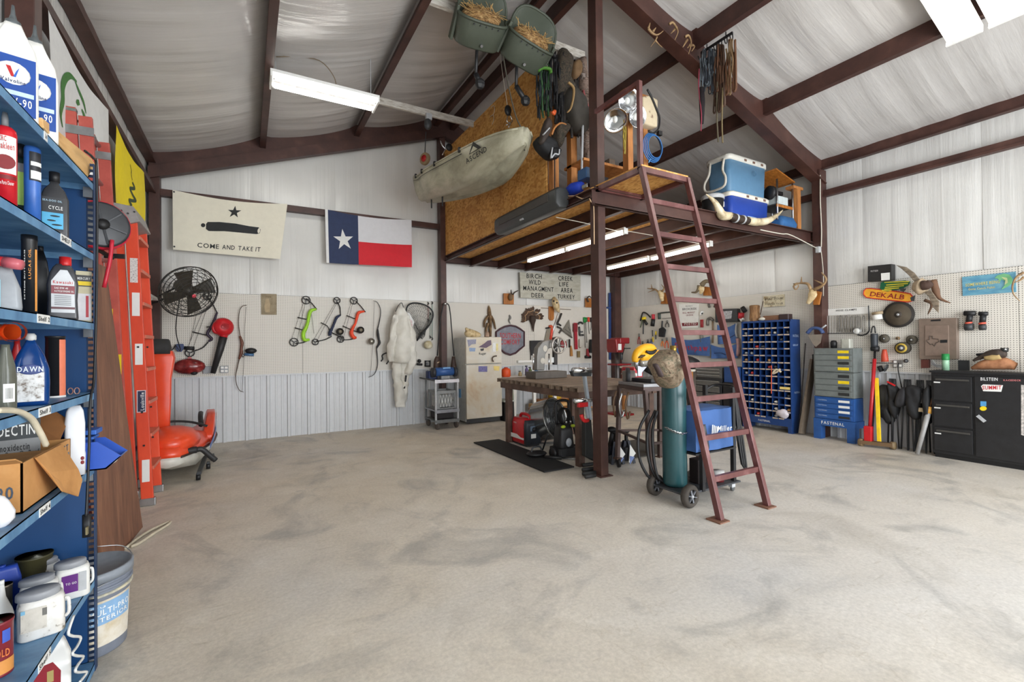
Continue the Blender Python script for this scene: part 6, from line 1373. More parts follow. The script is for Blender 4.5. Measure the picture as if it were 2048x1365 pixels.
for k in range(17):
    a = math.radians(-108+216*k/16*.92)
    if k in (10,13): continue
    d = (math.sin(a),-math.cos(a)); L_ = 125 if k % 3 else 138; e = (-d[1],d[0])
    f_ = MB().plate(K('L4',(cx+d[0]*20-e[0]*6,cy+d[1]*20-e[1]*6),(cx+d[0]*L_*.85-e[0]*15,cy+d[1]*L_*.85-e[1]*15),(cx+d[0]*L_,cy+d[1]*L_),(cx+d[0]*L_*.85+e[0]*15,cy+d[1]*L_*.85+e[1]*15),(cx+d[0]*20+e[0]*6,cy+d[1]*20+e[1]*6)),BW,.02+.003*(k % 3),.004).build('feather',TF,o)
    MB().plate(K('L4',(cx+d[0]*L_*.6-e[0]*10,cy+d[1]*L_*.6-e[1]*10),(cx+d[0]*L_*.66-e[0]*11,cy+d[1]*L_*.66-e[1]*11),(cx+d[0]*L_*.66+e[0]*11,cy+d[1]*L_*.66+e[1]*11),(cx+d[0]*L_*.6+e[0]*10,cy+d[1]*L_*.6+e[1]*10)),BW,.03,.003).build('feather_band',M((170,136,100),.8),f_)
MB().wt(K('L4',(1052,640),(1055,690),(1058,740),(1062,818)),BW,.05,[.06,.07,.035,.008],10,4).build('body_plume',M((62,48,40),.8),o,True)
# hand tools on the middle sheets
def hung(name,label,cat,paths,off=.03,wall=None,loc=None):
    """paths: (part, crop, pixels, radius, material, plate?)"""
    wall = wall or BW; p0 = paths[0]; o = T(name,label,cat,wall(*K1(p0[1],*p0[2][-1])))
    for pt in paths:
        if len(pt) > 5 and pt[5]: MB().plate(K(pt[1],*pt[2]),wall,off,pt[3]).build(pt[0],pt[4],o,bev=.002)
        else: MB().wt(K(pt[1],*pt[2]),wall,off,pt[3],8,3 if len(pt[2]) > 2 else 0).build(pt[0],pt[4],o,True)
    return o
hung('tool_roll','black tool pouch with red seams on the pegboard','pouch',[('pouch','L4',[(1030,920),(1175,918),(1160,1000),(1150,1080),(1040,1090),(1030,1000)],.03,M((40,38,40),.7),1),('strap','L4',[(1033,1020),(1033,1165)],.008,BLACK),('seam','L4',[(1040,1018),(1155,1012)],.01,DRED),('flap_print','L4',[(1050,955),(1130,950)],.012,LGREY)],.02)
hung('speed_square','grey triangular square on the pegboard','square',[('blade','M7',[(570,190),(440,405),(628,545)],.006,M((136,132,122),.4,.5),1),('slot','M7',[(545,330),(585,410)],.008,DGREY),('slot','M7',[(480,380),(590,460)],.008,DGREY),('fence','M7',[(440,405),(628,545)],.014,M((110,106,98),.4,.5))])
hung('spirit_level','red torpedo spirit level hanging upright','level',[('beam','M7',[(668,255),(722,255),(738,770),(690,775)],.03,M((168,30,48),.45),1)]+[('window','M7',[(705,y),(708,y+30)],.02,LBL) for y in (445,560,600,700,735)]+[('head','M7',[(665,270),(735,270),(735,430),(665,430)],.04,M((134,28,40),.5),1)])
hung('pipe_wrench','grey pipe wrench with open jaw','wrench',[('handle','M7',[(765,330),(772,400),(775,500)],.02,M((72,72,72),.4,.5)),('upper_jaw','M7',[(745,280),(775,250),(810,250),(836,275)],.022,M((72,72,72),.4,.5)),('lower_jaw','M7',[(775,495),(845,492)],.022,M((84,84,84),.4,.5)),('adjuster','M7',[(790,430),(830,430)],.018,M((130,130,130),.3,.7))])
for i,(px,c_,tip,lb) in enumerate(((((865,145),(868,250)),(36,146,66),((870,250),(875,500),(885,740)),'long screwdriver with green handle'),(((945,145),(950,235)),(232,74,44),((948,235),(955,380),(968,470)),'long screwdriver with orange handle'),(((1000,150),(1002,240)),(40,34,34),((1002,240),(1000,330),(990,400)),'curved pruning tool with dark handle'),(((892,150),(893,240)),(30,128,58),((895,240),(905,450),(915,640)),'second long screwdriver with green handle'))):
    hung('screwdriver',lb+' on the pegboard','screwdriver',[('handle','M7',list(px),.026,M(c_,.45)),('shaft','M7',list(tip),.007,M((110,108,104),.4,.6))])
hung('measuring_wheel','red reel tool with a hooked end low on the pegboard','tool',[('body','M7',[(925,760),(930,830),(935,910)],[.02,.03,.04],M((150,30,44),.45)),('reel','M7',[(885,920),(985,920)],.035,BLACK),('dial','M7',[(915,920),(950,920)],.03,LBL)],.04)
hung('sanding_block','tall black sanding block beside the centre post','block',[('block','M7',[(985,580),(1045,575),(1045,848),(972,838)],.04,M((30,31,32),.7),1)])
hung('putty_scraper','dark handled scraper over a tan brush','scraper',[('handle','M7',[(576,575),(578,735)],.018,BLACK),('brush','M7',[(600,700),(610,800),(615,905)],[.015,.03,.032],M((176,122,60),.7))])
hung('hex_key','long bent brown key on the pegboard','key',[('shaft','M7',[(765,570),(768,730),(795,735)],.008,M((130,104,84),.5))])
hung('tan_brush','small tan brush under the bent key','brush',[('bristle_block','M7',[(735,805),(785,805),(785,930),(735,930)],.02,M((130,112,74),.8),1)])
hung('pipe_bender','dark bundled chain and clamp near the skull plaque','clamp',[('chain','M7',[(420,70),(385,170),(350,240),(345,300)],.02,M((62,58,54),.5,.5)),('clamp','M7',[(330,250),(410,310)],.018,M((40,38,36),.5)),('jaw','M7',[(335,330),(420,375),(375,455)],.018,M((64,60,56),.5))])
hung('hand_saw','hand saw with an orange handle behind the arbor press','saw',[('blade','M7',[(140,380),(250,340),(290,330),(230,600),(90,600)],.004,M((150,140,124),.4,.5),1),('handle','M7',[(180,330),(230,330),(225,470),(200,580)],.03,M((206,84,46),.5)),('hook','M7',[(110,360),(180,350)],.015,BLACK)])
hung('nail','thin grey pick on the pegboard left of the scraper','pick',[('shaft','M7',[(538,580),(525,740)],.007,LGREY)])
hung('t_square','blue drywall square hanging by the corner column','square',[('blade','M7',[(1340,-330),(1388,-330),(1388,975),(1348,975)],.008,M((40,66,120),.5),1),('head','L4',[(1895,545),(1998,548)],.022,M((40,66,120),.5))],.02)
one(MB().box(BW(*K1('L4',1000,1155),.03),(.5,.06,.05)),'white_power_strip',WHITE,'white power strip on the wall ledge beside the fridge','power strip',bev=.006)
# ================================================================ CART, FRIDGE, WHITE TABLE
ct = T('utility_cart','grey metal utility cart with two shelves by the fridge','cart',(2.96,7.7,0))
GM = M((120,122,122),.4,.6)
for x,y in ((2.77,7.47),(3.17,7.47),(2.77,7.96),(3.17,7.96)): MB().bx((x-.014,y-.014,.10),(x+.014,y+.014,.85)).build('leg',LGREY if y < 7.6 else GM,ct)
for z,mt in ((.84,M((206,202,204),.3,.6)),(.33,M((160,162,168),.35,.5)),(.16,GM)):
    MB().bx((2.75,7.45,z-.02),(3.19,7.98,z)).build('shelf',mt,ct,bev=.003); MB().bx((2.75,7.445,z-.05),(3.19,7.455,z+.005)).build('shelf_lip',mt,ct)
for x,y in ((2.80,7.49),(3.15,7.50),(2.80,7.94),(3.15,7.94)):
    MB().lathe([(0,-.018),(.05,-.018),(.062,-.01),(.062,.01),(.05,.018),(0,.018)],(x,y,.063),(1,.25,0),20).build('wheel',M((84,76,70),.7),ct,True); MB().box((x,y,.115),(.05,.05,.03)).build('caster_fork',GM,ct)
MB().tube(sm([(2.75,7.96,.84),(2.66,7.96,.86),(2.64,7.7,.86),(2.66,7.47,.86),(2.75,7.47,.84)],4),.014).build('push_handle',DGREY,ct,True)
cr = T('milk_crate','grey plastic milk crate on the cart middle shelf','crate',(2.97,7.7,.331))
PCR = M((140,142,142),.5)
for a,b in (((2.80,7.49,.335),(3.15,7.93,.345)),((2.80,7.49,.60),(3.15,7.50,.65)),((2.80,7.92,.60),(3.15,7.93,.65)),((2.80,7.49,.60),(2.81,7.93,.65)),((3.14,7.49,.60),(3.15,7.93,.65)),((2.80,7.49,.335),(3.15,7.50,.36))): MB().bx(a,b).build('rim',PCR,cr)
for x,y in ((2.815,7.505),(3.135,7.505),(2.815,7.915),(3.135,7.915)): MB().bx((x-.02,y-.015,.34),(x+.02,y+.015,.62)).build('corner_post',PCR,cr)
for k in range(5):
    MB().bar((2.84+.055*k,7.495,.36),(2.84+.055*k+.06,7.495,.60),.012,.008).build('lattice_bar',PCR,cr); MB().bar((2.90+.055*k,7.495,.36),(2.84+.055*k,7.495,.60),.012,.008).build('lattice_bar',PCR,cr)
    MB().bar((2.805,7.54+.07*k,.36),(2.805,7.58+.07*k,.60),.008,.012).build('lattice_bar',PCR,cr)
one(MB().box((2.97,7.7,.47),(.26,.34,.22)),'crate_contents',M((226,226,222),.6,var=.3,scale=30),'white crumpled paper packed in the milk crate','paper',bev=.03)
gr = T('bench_grinder','blue bench grinder on the cart top','grinder',(3.0,7.66,.841))
MB().tube([(2.84,7.66,.97),(3.16,7.66,.97)],.075,18).build('motor',M((50,90,150),.4),gr,True); MB().box((3.0,7.66,.87),(.16,.14,.06)).build('base',M((130,132,134),.4),gr,bev=.01)
for x in (2.80,3.20): MB().lathe([(0,-.025),(.085,-.025),(.085,.025),(0,.025)],(x,7.66,.96),(1,0,0),20).build('wheel_guard',M((44,46,52),.5),gr,True)
MB().box((3.02,7.60,1.035),(.14,.05,.03)).build('cover_plate',M((110,156,206),.4),gr,bev=.005)
one(MB().rbox((2.84,7.85,.91),(.18,.16,.14),.03),'blue_vise',M((34,50,96),.5),'dark blue small vise at the cart corner','vise',bev=.01)
one(MB().rbox((3.19,7.42,.60),(.01,.09,.15),.004),'blue_tag',M((56,110,150),.5),'blue tag hung on the cart post','tag')
one(MB().box((2.98,7.72,.24),(.3,.36,.15)),'dark_tray',M((40,34,34),.6),'dark tool tray on the cart bottom shelf','tray',bev=.01)
FRI = m_blend('stained_enamel',[(.28,(196,158,114)),(.42,(216,204,182)),(.6,(224,220,210)),(.8,(230,228,222))],1.9,.35,bump=.02,dist=.5)
rf = T('old_refrigerator','old stained cream top-freezer refrigerator','refrigerator',(3.765,7.92,0))
MB().bx((3.42,7.69,.04),(4.12,8.2,1.57)).build('cabinet',M((206,206,200),.4),rf,bev=.01)
dF = MB().bx((3.41,7.625,1.09),(4.13,7.685,1.573)).build('freezer_door',FRI,rf,bev=.012); dM = MB().bx((3.41,7.625,.10),(4.13,7.685,1.075)).build('fridge_door',FRI,rf,bev=.012)
MB().bx((3.43,7.68,.02),(4.11,7.72,.10)).build('toe_grille',DGREY,rf)
def dec(par,name,crop,px,mat,Y=7.622,th=.002): return MB().plate(K(crop,*px),YP(Y),0,th).build(name,mat,par)
FRW = YP(7.624)
for nm,px,c_ in (('sticker',[(488,512),(565,508),(562,548),(525,552),(500,575)],(150,150,170)),('sticker',[(505,580),(560,582),(555,612),(508,612)],(150,172,206)),('car_sticker',[(632,545),(662,520),(692,515),(696,555),(650,582),(585,576)],(110,90,110)),('duck_sticker',[(600,590),(632,585),(628,605),(605,608)],(60,58,60)),('note',[(705,540),(733,538),(733,615),(705,616)],(240,240,236)),('note',[(735,545),(752,545),(752,605),(735,606)],(230,216,150))):
    MB().plate(K('K8',*px),FRW,.002,.002).build(nm,M(c_,.5,var=.25,scale=60),dF)
MB().text('Ruger',FRW(*K1('K8',590,640),.005),FRW(*K1('K8',650,638),.005),FRW(*K1('K8',590,620),.005)).build('sticker_text',DGREY,dF)
MB().plate(K('K8',(585,738),(660,738),(660,786),(585,786)),FRW,.002,.002).build('photo_print',M((120,116,170),.4,var=.4,scale=40),dM); MB().plate(K('K8',(712,735),(765,738),(760,776),(718,774)),FRW,.002,.002).build('note',M((238,214,130),.5),dM)
MB().wt(K('K8',(740,650),(715,655),(702,675),(712,700)),FRW,.03,.012,6,4).build('horseshoe_magnet',M((90,72,56),.6),dF,True)
o = T('animal_skull','bleached hog skull lying on top of the refrigerator','skull',(3.65,7.75,1.575)); W2 = YP(7.75)
MB().wt(K('K8',(480,440),(500,455),(545,462),(585,470),(602,478)),W2,0,[.05,.085,.07,.045,.02],12,4).build('cranium',BONE,o,True); MB().wt(K('K8',(510,478),(590,486)),W2,.03,[.03,.015],8).build('jaw',BONE,o,True); MB().wt(K('K8',(475,412),(490,430)),W2,0,[.02,.04],8).build('horn_core',BONE,o,True); MB().ell(W2(*K1('K8',520,452),.06),(.02,.02,.02)).build('eye_socket',DBLACK,o,True)
one(MB().wt(K('K8',(655,440),(657,460),(655,488)),YP(7.78),0,[.02,.045,.05],10,3),'bird_figurine',M((168,140,120),.7,var=.3),'small speckled bird figure on the refrigerator','figurine',smooth_=True)
wt_ = T('white_bench','white folding table behind the steel table','table',(4.6,7.7,0))
MB().bx((4.17,7.55,.78),(5.4,8.15,.82)).build('top',WHITE,wt_,bev=.004); MB().bx((4.2,7.56,.66),(5.36,7.58,.78)).build('apron',WHITE,wt_)
for x in (4.38,4.82,5.3): MB().prism([(x-.035,7.58,.66),(x+.045,7.58,.66),(x+.02,7.58,0),(x-.01,7.58,0)],(0,.05,0)).build('leg',WHITE,wt_)
for x in (4.6,5.3): MB().bx((x-.03,8.05,0),(x+.03,8.10,.78)).build('leg',M((110,114,116),.5),wt_)
o = T('orange_canister','orange round canister on the white bench by the fridge','canister',(4.28,7.75,.821)); MB().lathe([(.075,0),(.09,.02),(.09,.12),(.07,.155),(.04,.165),(.0,.165)],(4.27,7.72,.821),n=22).build('drum',M((226,84,34),.45),o,True); MB().lathe([(.0,.165),(.04,.165),(.035,.18),(0,.18)],(4.27,7.72,.821),n=14).build('cap',M((206,60,40),.45),o,True)
for i,(x,h,c_,lb) in enumerate(((4.75,.2,(92,80,120),'violet spray bottle on the white bench'),(4.83,.17,(90,100,50),'olive green bottle on the white bench'),(4.97,.19,(60,110,150),'blue spray bottle on the white bench'),(4.60,.10,(150,130,90),'short amber jar on the white bench'))):
    o = T('spray_bottle',lb,'bottle',(x,7.75,.821)); MB().lathe([(.035,0),(.037,.02),(.035,h*.6),(.015,h*.8),(.014,h*.85)],(x,7.75,.821),n=14).build('bottle_body',M(c_,.4),o,True); MB().box((x-.01,7.75,.821+h*.92),(.05,.02,h*.14)).build('trigger_head',M((60,60,64),.5),o,bev=.004)
o = T('storage_tote','black tote with pale lid and lime liner beside the fridge','tote',(4.26,7.72,0)); MB().rbox((4.26,7.73,.18),(.2,.3,.36),.02).build('tub',BLACK,o); MB().rbox((4.26,7.73,.375),(.22,.32,.03),.02).build('lid',M((190,196,190),.5),o)
one(MB().tube(sm([(4.2,7.6,.40),(4.26,7.62,.44),(4.30,7.66,.47),(4.33,7.7,.42)],4),.02),'lime_bag',M((100,206,80),.5),'lime green bag on the black tote lid','bag',smooth_=True)
for i,(z,c_,x0,x1,lb) in enumerate(((.10,STUD,5.0,6.6,'long reddish plank lowest on the wall base'),(.19,PINE,5.0,6.3,'pale lumber board stacked on the planks'),(.27,STUD,5.1,6.7,'brown lumber board topmost of the stack'))): one(MB().bx((x0,7.82,z-.04),(x1,8.1,z+.035)),'lumber_board',c_,lb,'lumber',bev=.003)
for x in (5.2,6.3): one(MB().bx((x-.05,7.82,0),(x+.05,8.1,.058)),'support_block',M((80,60,50),.7),'short block under the lumber, '+('nearer the fridge' if x < 6 else 'nearer the corner'),'block','blocks under the lumber')
one(MB().lathe([(.04,0),(.13,0),(.14,.03),(.14,.1),(.13,.13),(.04,.13)],(5.55,7.95,.307),n=20),'yellow_cable_coil',M((196,160,40),.6),'coil of yellow cable lying on the lumber','cable coil',smooth_=True)
one(MB().rbox((5.9,7.55,.17),(.3,.3,.34),.05),'cream_drum',M((190,186,168),.5),'cream plastic drum behind the centre post','drum',bev=.01)
# ================================================================ STEEL TABLE AND WHAT IS ON AND UNDER IT
tb = T('steel_table','rusty steel work table topped with channel slats','table',(3.9,5.2,0))
for x,y in ((3.34,5.96),(3.37,4.33),(4.5,5.96),(4.5,4.33)): MB().bx((x-.04,y-.04,0),(x+.04,y+.04,.80)).build('leg',RUSTY,tb,bev=.003)
for a,b in (((3.29,4.24,.79),(3.36,6.12,.875)),((4.47,4.24,.79),(4.54,6.12,.875)),((3.36,4.26,.79),(4.47,4.33,.875)),((3.36,6.03,.79),(4.47,6.10,.875))): MB().bx(a,b).build('frame_beam',RUSTY,tb)
SLT = m_blend('slat_steel',[(.3,(96,80,66)),(.55,(134,114,96)),(.8,(164,146,126))],3.,.5,(.4,6,1),bump=.08)
for k in range(14):
    y0 = 4.205+k*.141; MB().bx((3.25,y0,.918),(4.60,y0+.115,.93)).bx((3.25,y0,.876),(4.60,y0+.01,.917)).bx((3.25,y0+.105,.876),(4.60,y0+.115,.917)).build('slat',SLT,tb)
pr = T('arbor_press','grey cast iron arbor press with hand wheel on the table','press',(3.85,5.7,.931))
CI = M((132,130,126),.4,.5,scale=8); PW = YP(5.70)
MB().bx((3.57,5.58,.931),(4.12,5.86,1.03)).build('base',M((104,98,92),.5,.3),pr,bev=.008)
MB().plate(K('L4',(1105,1260),(1105,1100),(1120,1000),(1165,940),(1230,912),(1310,920),(1320,985),(1240,1010),(1200,1080),(1190,1260)),PW,-.06,.12).build('c_frame',CI,pr,bev=.012)
for cx,cy,rx,ry in ((1198,1010,24,36),(1170,1150,26,34)):
    MB().plate([K1('L4',cx+rx*math.cos(t),cy+ry*math.sin(t)) for t in [2*PI*i/18 for i in range(18)]],PW,.061,.004).build('frame_hole',M((196,190,178),.6),pr)
MB().plate(K('L4',(1300,885),(1338,875),(1338,1195),(1304,1195)),PW,-.03,.06).build('ram',M((60,56,54),.4,.5),pr,bev=.003)
w0 = PW(*K1('L4',1350,975),.12)
MB().tube([w0+V((.115*math.cos(t),0,.115*math.sin(t))) for t in [2*PI*i/24 for i in range(24)]],.013,8,True).build('hand_wheel',M((170,164,156),.3,.7),pr,True)
for k in range(5): a = 2*PI*k/5; MB().bar(w0,w0+V((.11*math.cos(a),0,.11*math.sin(a))),.02,.012).build('wheel_spoke',CI,pr)
MB().tube([w0+V((0,.12,0)),w0+V((0,-.02,0))],.025,10).build('wheel_hub',CI,pr,True)
MB().wt(K('L4',(1265,890),(1300,760),(1350,600)),PW,.10,.014,8).build('lever',ALU,pr,True); MB().wt(K('L4',(1258,905),(1275,790)),PW,.10,.02,8).build('lever_grip',M((196,66,44),.5),pr,True)
MB().cyl(PW(*K1('L4',1240,1255)),PW(*K1('L4',1240,1070)),.012).build('guide_rod',CHROME,pr,True); MB().cyl(PW(*K1('L4',1062,1255),.1),PW(*K1('L4',1062,1070),.1),.012).build('guide_rod',CHROME,pr,True)
MB().lathe([(0,-.02),(.06,-.02),(.06,.02),(0,.02)],PW(*K1('L4',1400,960),0),(0,-1,0),6).build('red_pinion',DRED,pr)
MB().plate(K('L4',(1265,1110),(1300,1110),(1300,1170),(1265,1170)),PW,.01,.005).build('number_plate',LBL,pr)
gn = T('portable_generator','red portable generator with carry handle under the table','generator',(3.47,5.71,0))
MB().rbox((3.47,5.73,.205),(.24,.38,.35),.05,4,[(0,.96,.97),(.1,1,1),(.8,1,1),(1,.86,.92)]).build('body',M((192,28,36),.35,var=.06),gn,True)
MB().rbox((3.47,5.53,.20),(.25,.09,.33),.03,4,[(0,1,1),(.8,1,1),(1,.9,.9)]).build('control_panel',M((44,50,58),.45),gn,True)
MB().rbox((3.47,5.71,.035),(.22,.42,.05),.03).build('skid_base',BLACK,gn)
MB().tube(sm([(3.47,5.57,.36),(3.47,5.60,.415),(3.47,5.70,.43),(3.47,5.82,.42),(3.47,5.86,.36)],4),.022,10).build('carry_handle',M((192,28,36),.35),gn,True)
MB().bx((3.347,5.57,.09),(3.352,5.90,.115)).build('white_stripe',LBL,gn); MB().prism([(3.348,5.60,.10),(3.348,5.92,.09),(3.348,5.92,.15),(3.348,5.75,.15)],(-.003,0,0)).build('white_swoosh',LBL,gn)
MB().text('HONDA',(3.347,5.84,.30),(3.347,5.76,.30),(3.347,5.84,.322)).build('lettering',LBL,gn)
MB().lathe([(0,0),(.035,0),(.03,.02),(0,.02)],(3.47,5.485,.24),(0,-1,0),16).build('dial',BLACK,gn,True); MB().bx((3.42,5.482,.12),(3.50,5.484,.18)).build('panel_sticker',LBL,gn); MB().bx((3.41,5.482,.22),(3.535,5.484,.29)).build('dial_plate',M((96,112,130),.4),gn)
one(MB().bx((2.855,4.31,.002),(3.27,6.155,.018)),'rubber_mat',RUBBER,'black rubber mat on the floor beside the steel table','mat',bev=.002)
one(MB().bx((4.05,4.25,.002),(5.0,5.05,.014)),'rubber_mat',M((70,66,60),.8),'dull brown mat on the floor behind the saw stand','mat',bev=.002)
df = T('drum_fan','silver drum fan tilted behind the generator','fan',(3.75,5.55,0)); dc = V((3.78,5.5,.36)); dx = V((.35,-.85,.25)).normalized()
MB().lathe([(.27,-.22),(.285,-.2),(.285,.05),(.30,.07),(.29,.08),(.275,.06),(.27,-.18)],dc,dx,30).build('drum',M((160,160,158),.25,.9),df,True)
for r in (.06,.11,.16,.21,.255): e1_ = dx.orthogonal().normalized(); e2_ = dx.cross(e1_); MB().tube([dc+dx*.05+(e1_*math.cos(t)+e2_*math.sin(t))*r for t in [2*PI*i/24 for i in range(24)]],.003,4,True).build('grille_ring',DGREY,df)
for k in range(5): a = 2*PI*k/5; u = e1_*math.cos(a)+e2_*math.sin(a); v_ = dx.cross(u); MB().prism([dc+u*.03,dc+u*.25-v_*.08+dx*.02,dc+u*.25+v_*.06-dx*.02],dx*.004).build('blade',M((70,72,74),.4),df)
MB().tube([dc+V((-.12,.0,-.24)),V((3.64,5.6,.012)),V((3.98,5.45,.012)),dc+V((.2,0,-.2))],.013).build('stand',ALU,df,True)
pw = T('pressure_washer','black pressure washer with lime accents and hose reel handle','pressure washer',(3.48,4.8,0))
W3 = YP(4.80); PB = M((28,28,30),.45)
pc_ = W3(*K1('N2',665,900)); cx = pc_.x
MB().rbox((cx,4.80,.25),(.24,.2,.34),.06,4,[(0,.9,.9),(.2,1,1),(.7,.85,.9),(1,.7,.7)]).build('body',PB,pw,True); MB().rbox((cx,4.80,.08),(.30,.24,.1),.04).build('base',PB,pw)
MB().tube(sm([(cx-.09,4.82,.42),(cx-.10,4.82,.60),(cx-.08,4.82,.70),(cx+.08,4.82,.70),(cx+.10,4.82,.60),(cx+.09,4.82,.42)],4),.018,8).build('handle',PB,pw,True)
for k in range(7): MB().tube([(cx+.075*math.cos(t),4.78-.012*k+.03,.52+.10*math.sin(t)) for t in [2*PI*i/18 for i in range(18)]],.008,5,True).build('hose_loop',RUBBER,pw,True)
for e in (-1,1):
    MB().lathe([(0,-.02),(.06,-.02),(.07,-.01),(.07,.01),(.06,.02),(0,.02)],(cx+e*.165,4.80,.071),(1,0,0),20).build('wheel',BLACK,pw,True); MB().ell((cx+e*.075,4.70,.40),(.035,.02,.02)).build('lime_trim',M((170,190,40),.45),pw,True)
MB().ell((cx,4.69,.20),(.045,.02,.055)).build('soap_cap',M((170,176,182),.4),pw,True)
MB().bar((cx+.14,4.80,.50),(cx+.20,4.78,.20),.03,.03).build('spray_gun',BLACK,pw)
for i,(a,b) in enumerate((((cx-.04,4.69,.44),(cx-.03,4.69,.47)),((cx+.03,4.69,.44),(cx+.03,4.69,.47)))): MB().cyl(a,b,.012).build('hose_fitting',ALU,pw,True)
sb = T('surface_brush','black floor brush wand lying on the mat edge','brush',(3.2,5.0,.02)); MB().tube([onz(*K1('N2',395,1025),.03),onz(*K1('N2',420,950),.14),onz(*K1('N2',470,800),.40)],.011,8).build('wand',BLACK,sb,True)
b0 = onz(*K1('N2',330,1040),.05); MB().ell(b0,(.14,.11,.035)).build('brush_head',BLACK,sb,True); MB().tube(sm([b0+V((-.08,0,.02)),b0+V((-.05,0,.08)),b0+V((.05,0,.08)),b0+V((.08,0,.02))],4),.012).build('brush_yoke',DGREY,sb,True)
one(MB().tube([onz(*K1('N2',430,1085),.03),onz(*K1('N2',640,1095),.03)],.022,8),'lance_handle',BLACK,'black lance handle lying across the mat corner','lance',smooth_=True)
one(MB().tube([onz(*K1('N2',640,1095),.016),onz(*K1('N2',870,1115),.016)],.008,6),'steel_lance',ALU,'thin steel lance lying on the floor by the mat','lance',smooth_=True)
rs = T('roller_stand','folding roller stand with chrome roller beside the centre post','roller stand',(3.30,4.12,0))
def R4(c,x,y,off=0.): return YP(4.12)(*K1(c,x,y),off)
MB().tube([R4('N3',88,122),R4('N3',310,122)],.032,16).build('roller',CHROME,rs,True); MB().prism([R4('N3',80,130,.02),R4('N3',310,140,.02),R4('N3',300,188,.02),R4('N3',105,190,.02)],(0,.06,0)).build('roller_cradle',M((40,42,44),.5),rs,bev=.004)
MB().bar(R4('N3',215,150),R4('N3',288,680),.034,.034).build('column',M((176,186,196),.3,.7),rs); MB().bar(R4('N3',238,530),R4('N3',258,665),.03,.03).build('inner_column',M((176,186,196),.3,.7),rs)
MB().tube(sm([R4('N3',185,625,.05),R4('N3',195,665,.05),R4('N3',225,695,.05),R4('N3',262,690,.03)],4),.022,8).build('red_knob_lever',RED,rs,True)
MB().prism([R4('N3',230,690),R4('N3',300,680),R4('N3',345,1160),R4('N3',232,1100)],(0,.07,0)).build('lower_leg',M((26,28,28),.6),rs,bev=.008)
MB().tube([R4('N3',105,470),R4('N3',340,455)],.026,14).build('lower_roller',CHROME,rs,True); MB().box(R4('N3',200,512),(.13,.04,.05)).build('red_clamp',RED,rs,bev=.004); MB().box(R4('N3',320,500),(.1,.05,.05)).build('side_bracket',LGREY,rs)
for k,(y,x0) in enumerate(((1200,205),(1255,198),(1300,202),(1332,232))): MB().tube([onz(*K1('N3',x0,y),.035),onz(*K1('N3',345,y-18),.035)],.022,8).build('stand_foot',M((34,35,36),.6),rs,True)
for i,(px,lb) in enumerate(((((1196,900),(1262,925)),''),)): pass
def jack(label,x,y,X0):
    p = onz(x,y); o = T('jack_stand',label,'jack stand',p,group='blue jack stands')
    for a in (0,PI/2,PI,1.5*PI): MB().bar(p+V((.10*math.cos(a+.4),.10*math.sin(a+.4),.0)),p+V((.03*math.cos(a+.4),.03*math.sin(a+.4),.26)),.04,.008).build('leg',M((30,34,46),.5),o)
    MB().bar(p+V((0,0,.2)),p+V((0,0,.36)),.03,.03).build('ratchet_bar',BLACK,o); MB().ell(p+V((0,0,.37)),(.05,.03,.025)).build('saddle',BLACK,o,True)
    MB().prism([p+V((-.055,-.10,.02)),p+V((.055,-.10,.12)),p+V((-.02,-.085,.23))],(0,.004,0)).build('white_label',LBL,o); MB().prism([p+V((-.045,-.105,.0)),p+V((.03,-.105,.08)),p+V((-.04,-.10,.10))],(0,.003,0)).build('blue_label',M((110,130,180),.5),o)
jack('jack stand with white label right beside the centre post',1232,927,0); jack('jack stand with white label inside the saw stand legs',1253,925,0)
fj = T('floor_jack','black floor jack behind the centre post base','jack',onz(1225,935)); p = onz(1224,928)
MB().rbox(p+V((.1,.15,.11)),(.16,.5,.16),.03,R=rz(.5)).build('frame',BLACK,fj); MB().tube([p+V((.02,.05,.2)),p+V((.05,.02,.42))],.03,10).build('handle_socket',BLACK,fj,True); MB().lathe([(0,-.03),(.05,-.03),(.05,.03),(0,.03)],p+V((0,0,.052)),(1,.3,0),14).build('wheel',DGREY,fj,True)
MB().ell(p+V((.02,.02,.40)),(.06,.06,.035)).build('pad',BLACK,fj,True)
# ================================================================ SAW STAND
sw = T('saw_stand','splayed angle iron saw stand with steel top','stand',(4.0,3.8,0))
TA,TBc,TC,TD = V((3.70,3.64,.95)),V((3.80,4.14,.95)),V((4.34,4.03,.95)),V((4.24,3.53,.95))
feet = [V((3.745,3.575,.012)),V((3.70,4.06,.115)),V((4.48,4.15,.012)),V((4.40,3.48,.012))]
AI = M((92,76,72),.5,.3)
for a,b in zip((TA,TBc,TC,TD),feet): MB().bar(a+V((.02,0,-.03)),b,.042,.042).build('leg',AI,sw)
MB().prism([TA,TD,TC,TBc],(0,0,.035)).build('top_plate',M((150,150,152),.4,.6),sw,bev=.003); MB().prism([TA+V((.0,.0,-.045)),TD+V((0,0,-.045)),TC+V((0,0,-.045)),TBc+V((0,0,-.045))],(0,0,.044)).build('apron',AI,sw)
for i,j in ((0,1),(1,2),(2,3),(3,0)): A_,B_ = [feet[k]+((TA,TBc,TC,TD)[k]-feet[k])*.36 for k in (i,j)]; MB().bar(A_,B_,.025,.025).build('brace',AI,sw)
for k in (0,2,3): MB().box(feet[k]-V((0,0,.006)),(.09,.09,.01)).build('foot_plate',RUSTY,sw)
MB().lathe([(0,-.016),(.05,-.016),(.055,0),(.05,.016),(0,.016)],feet[1]+V((0,-.02,-.058)),(.9,-.45,0),18).build('caster_wheel',BLACK,sw,True); MB().box(feet[1]+V((0,0,-.01)),(.07,.07,.02)).build('caster_plate',RUSTY,sw)
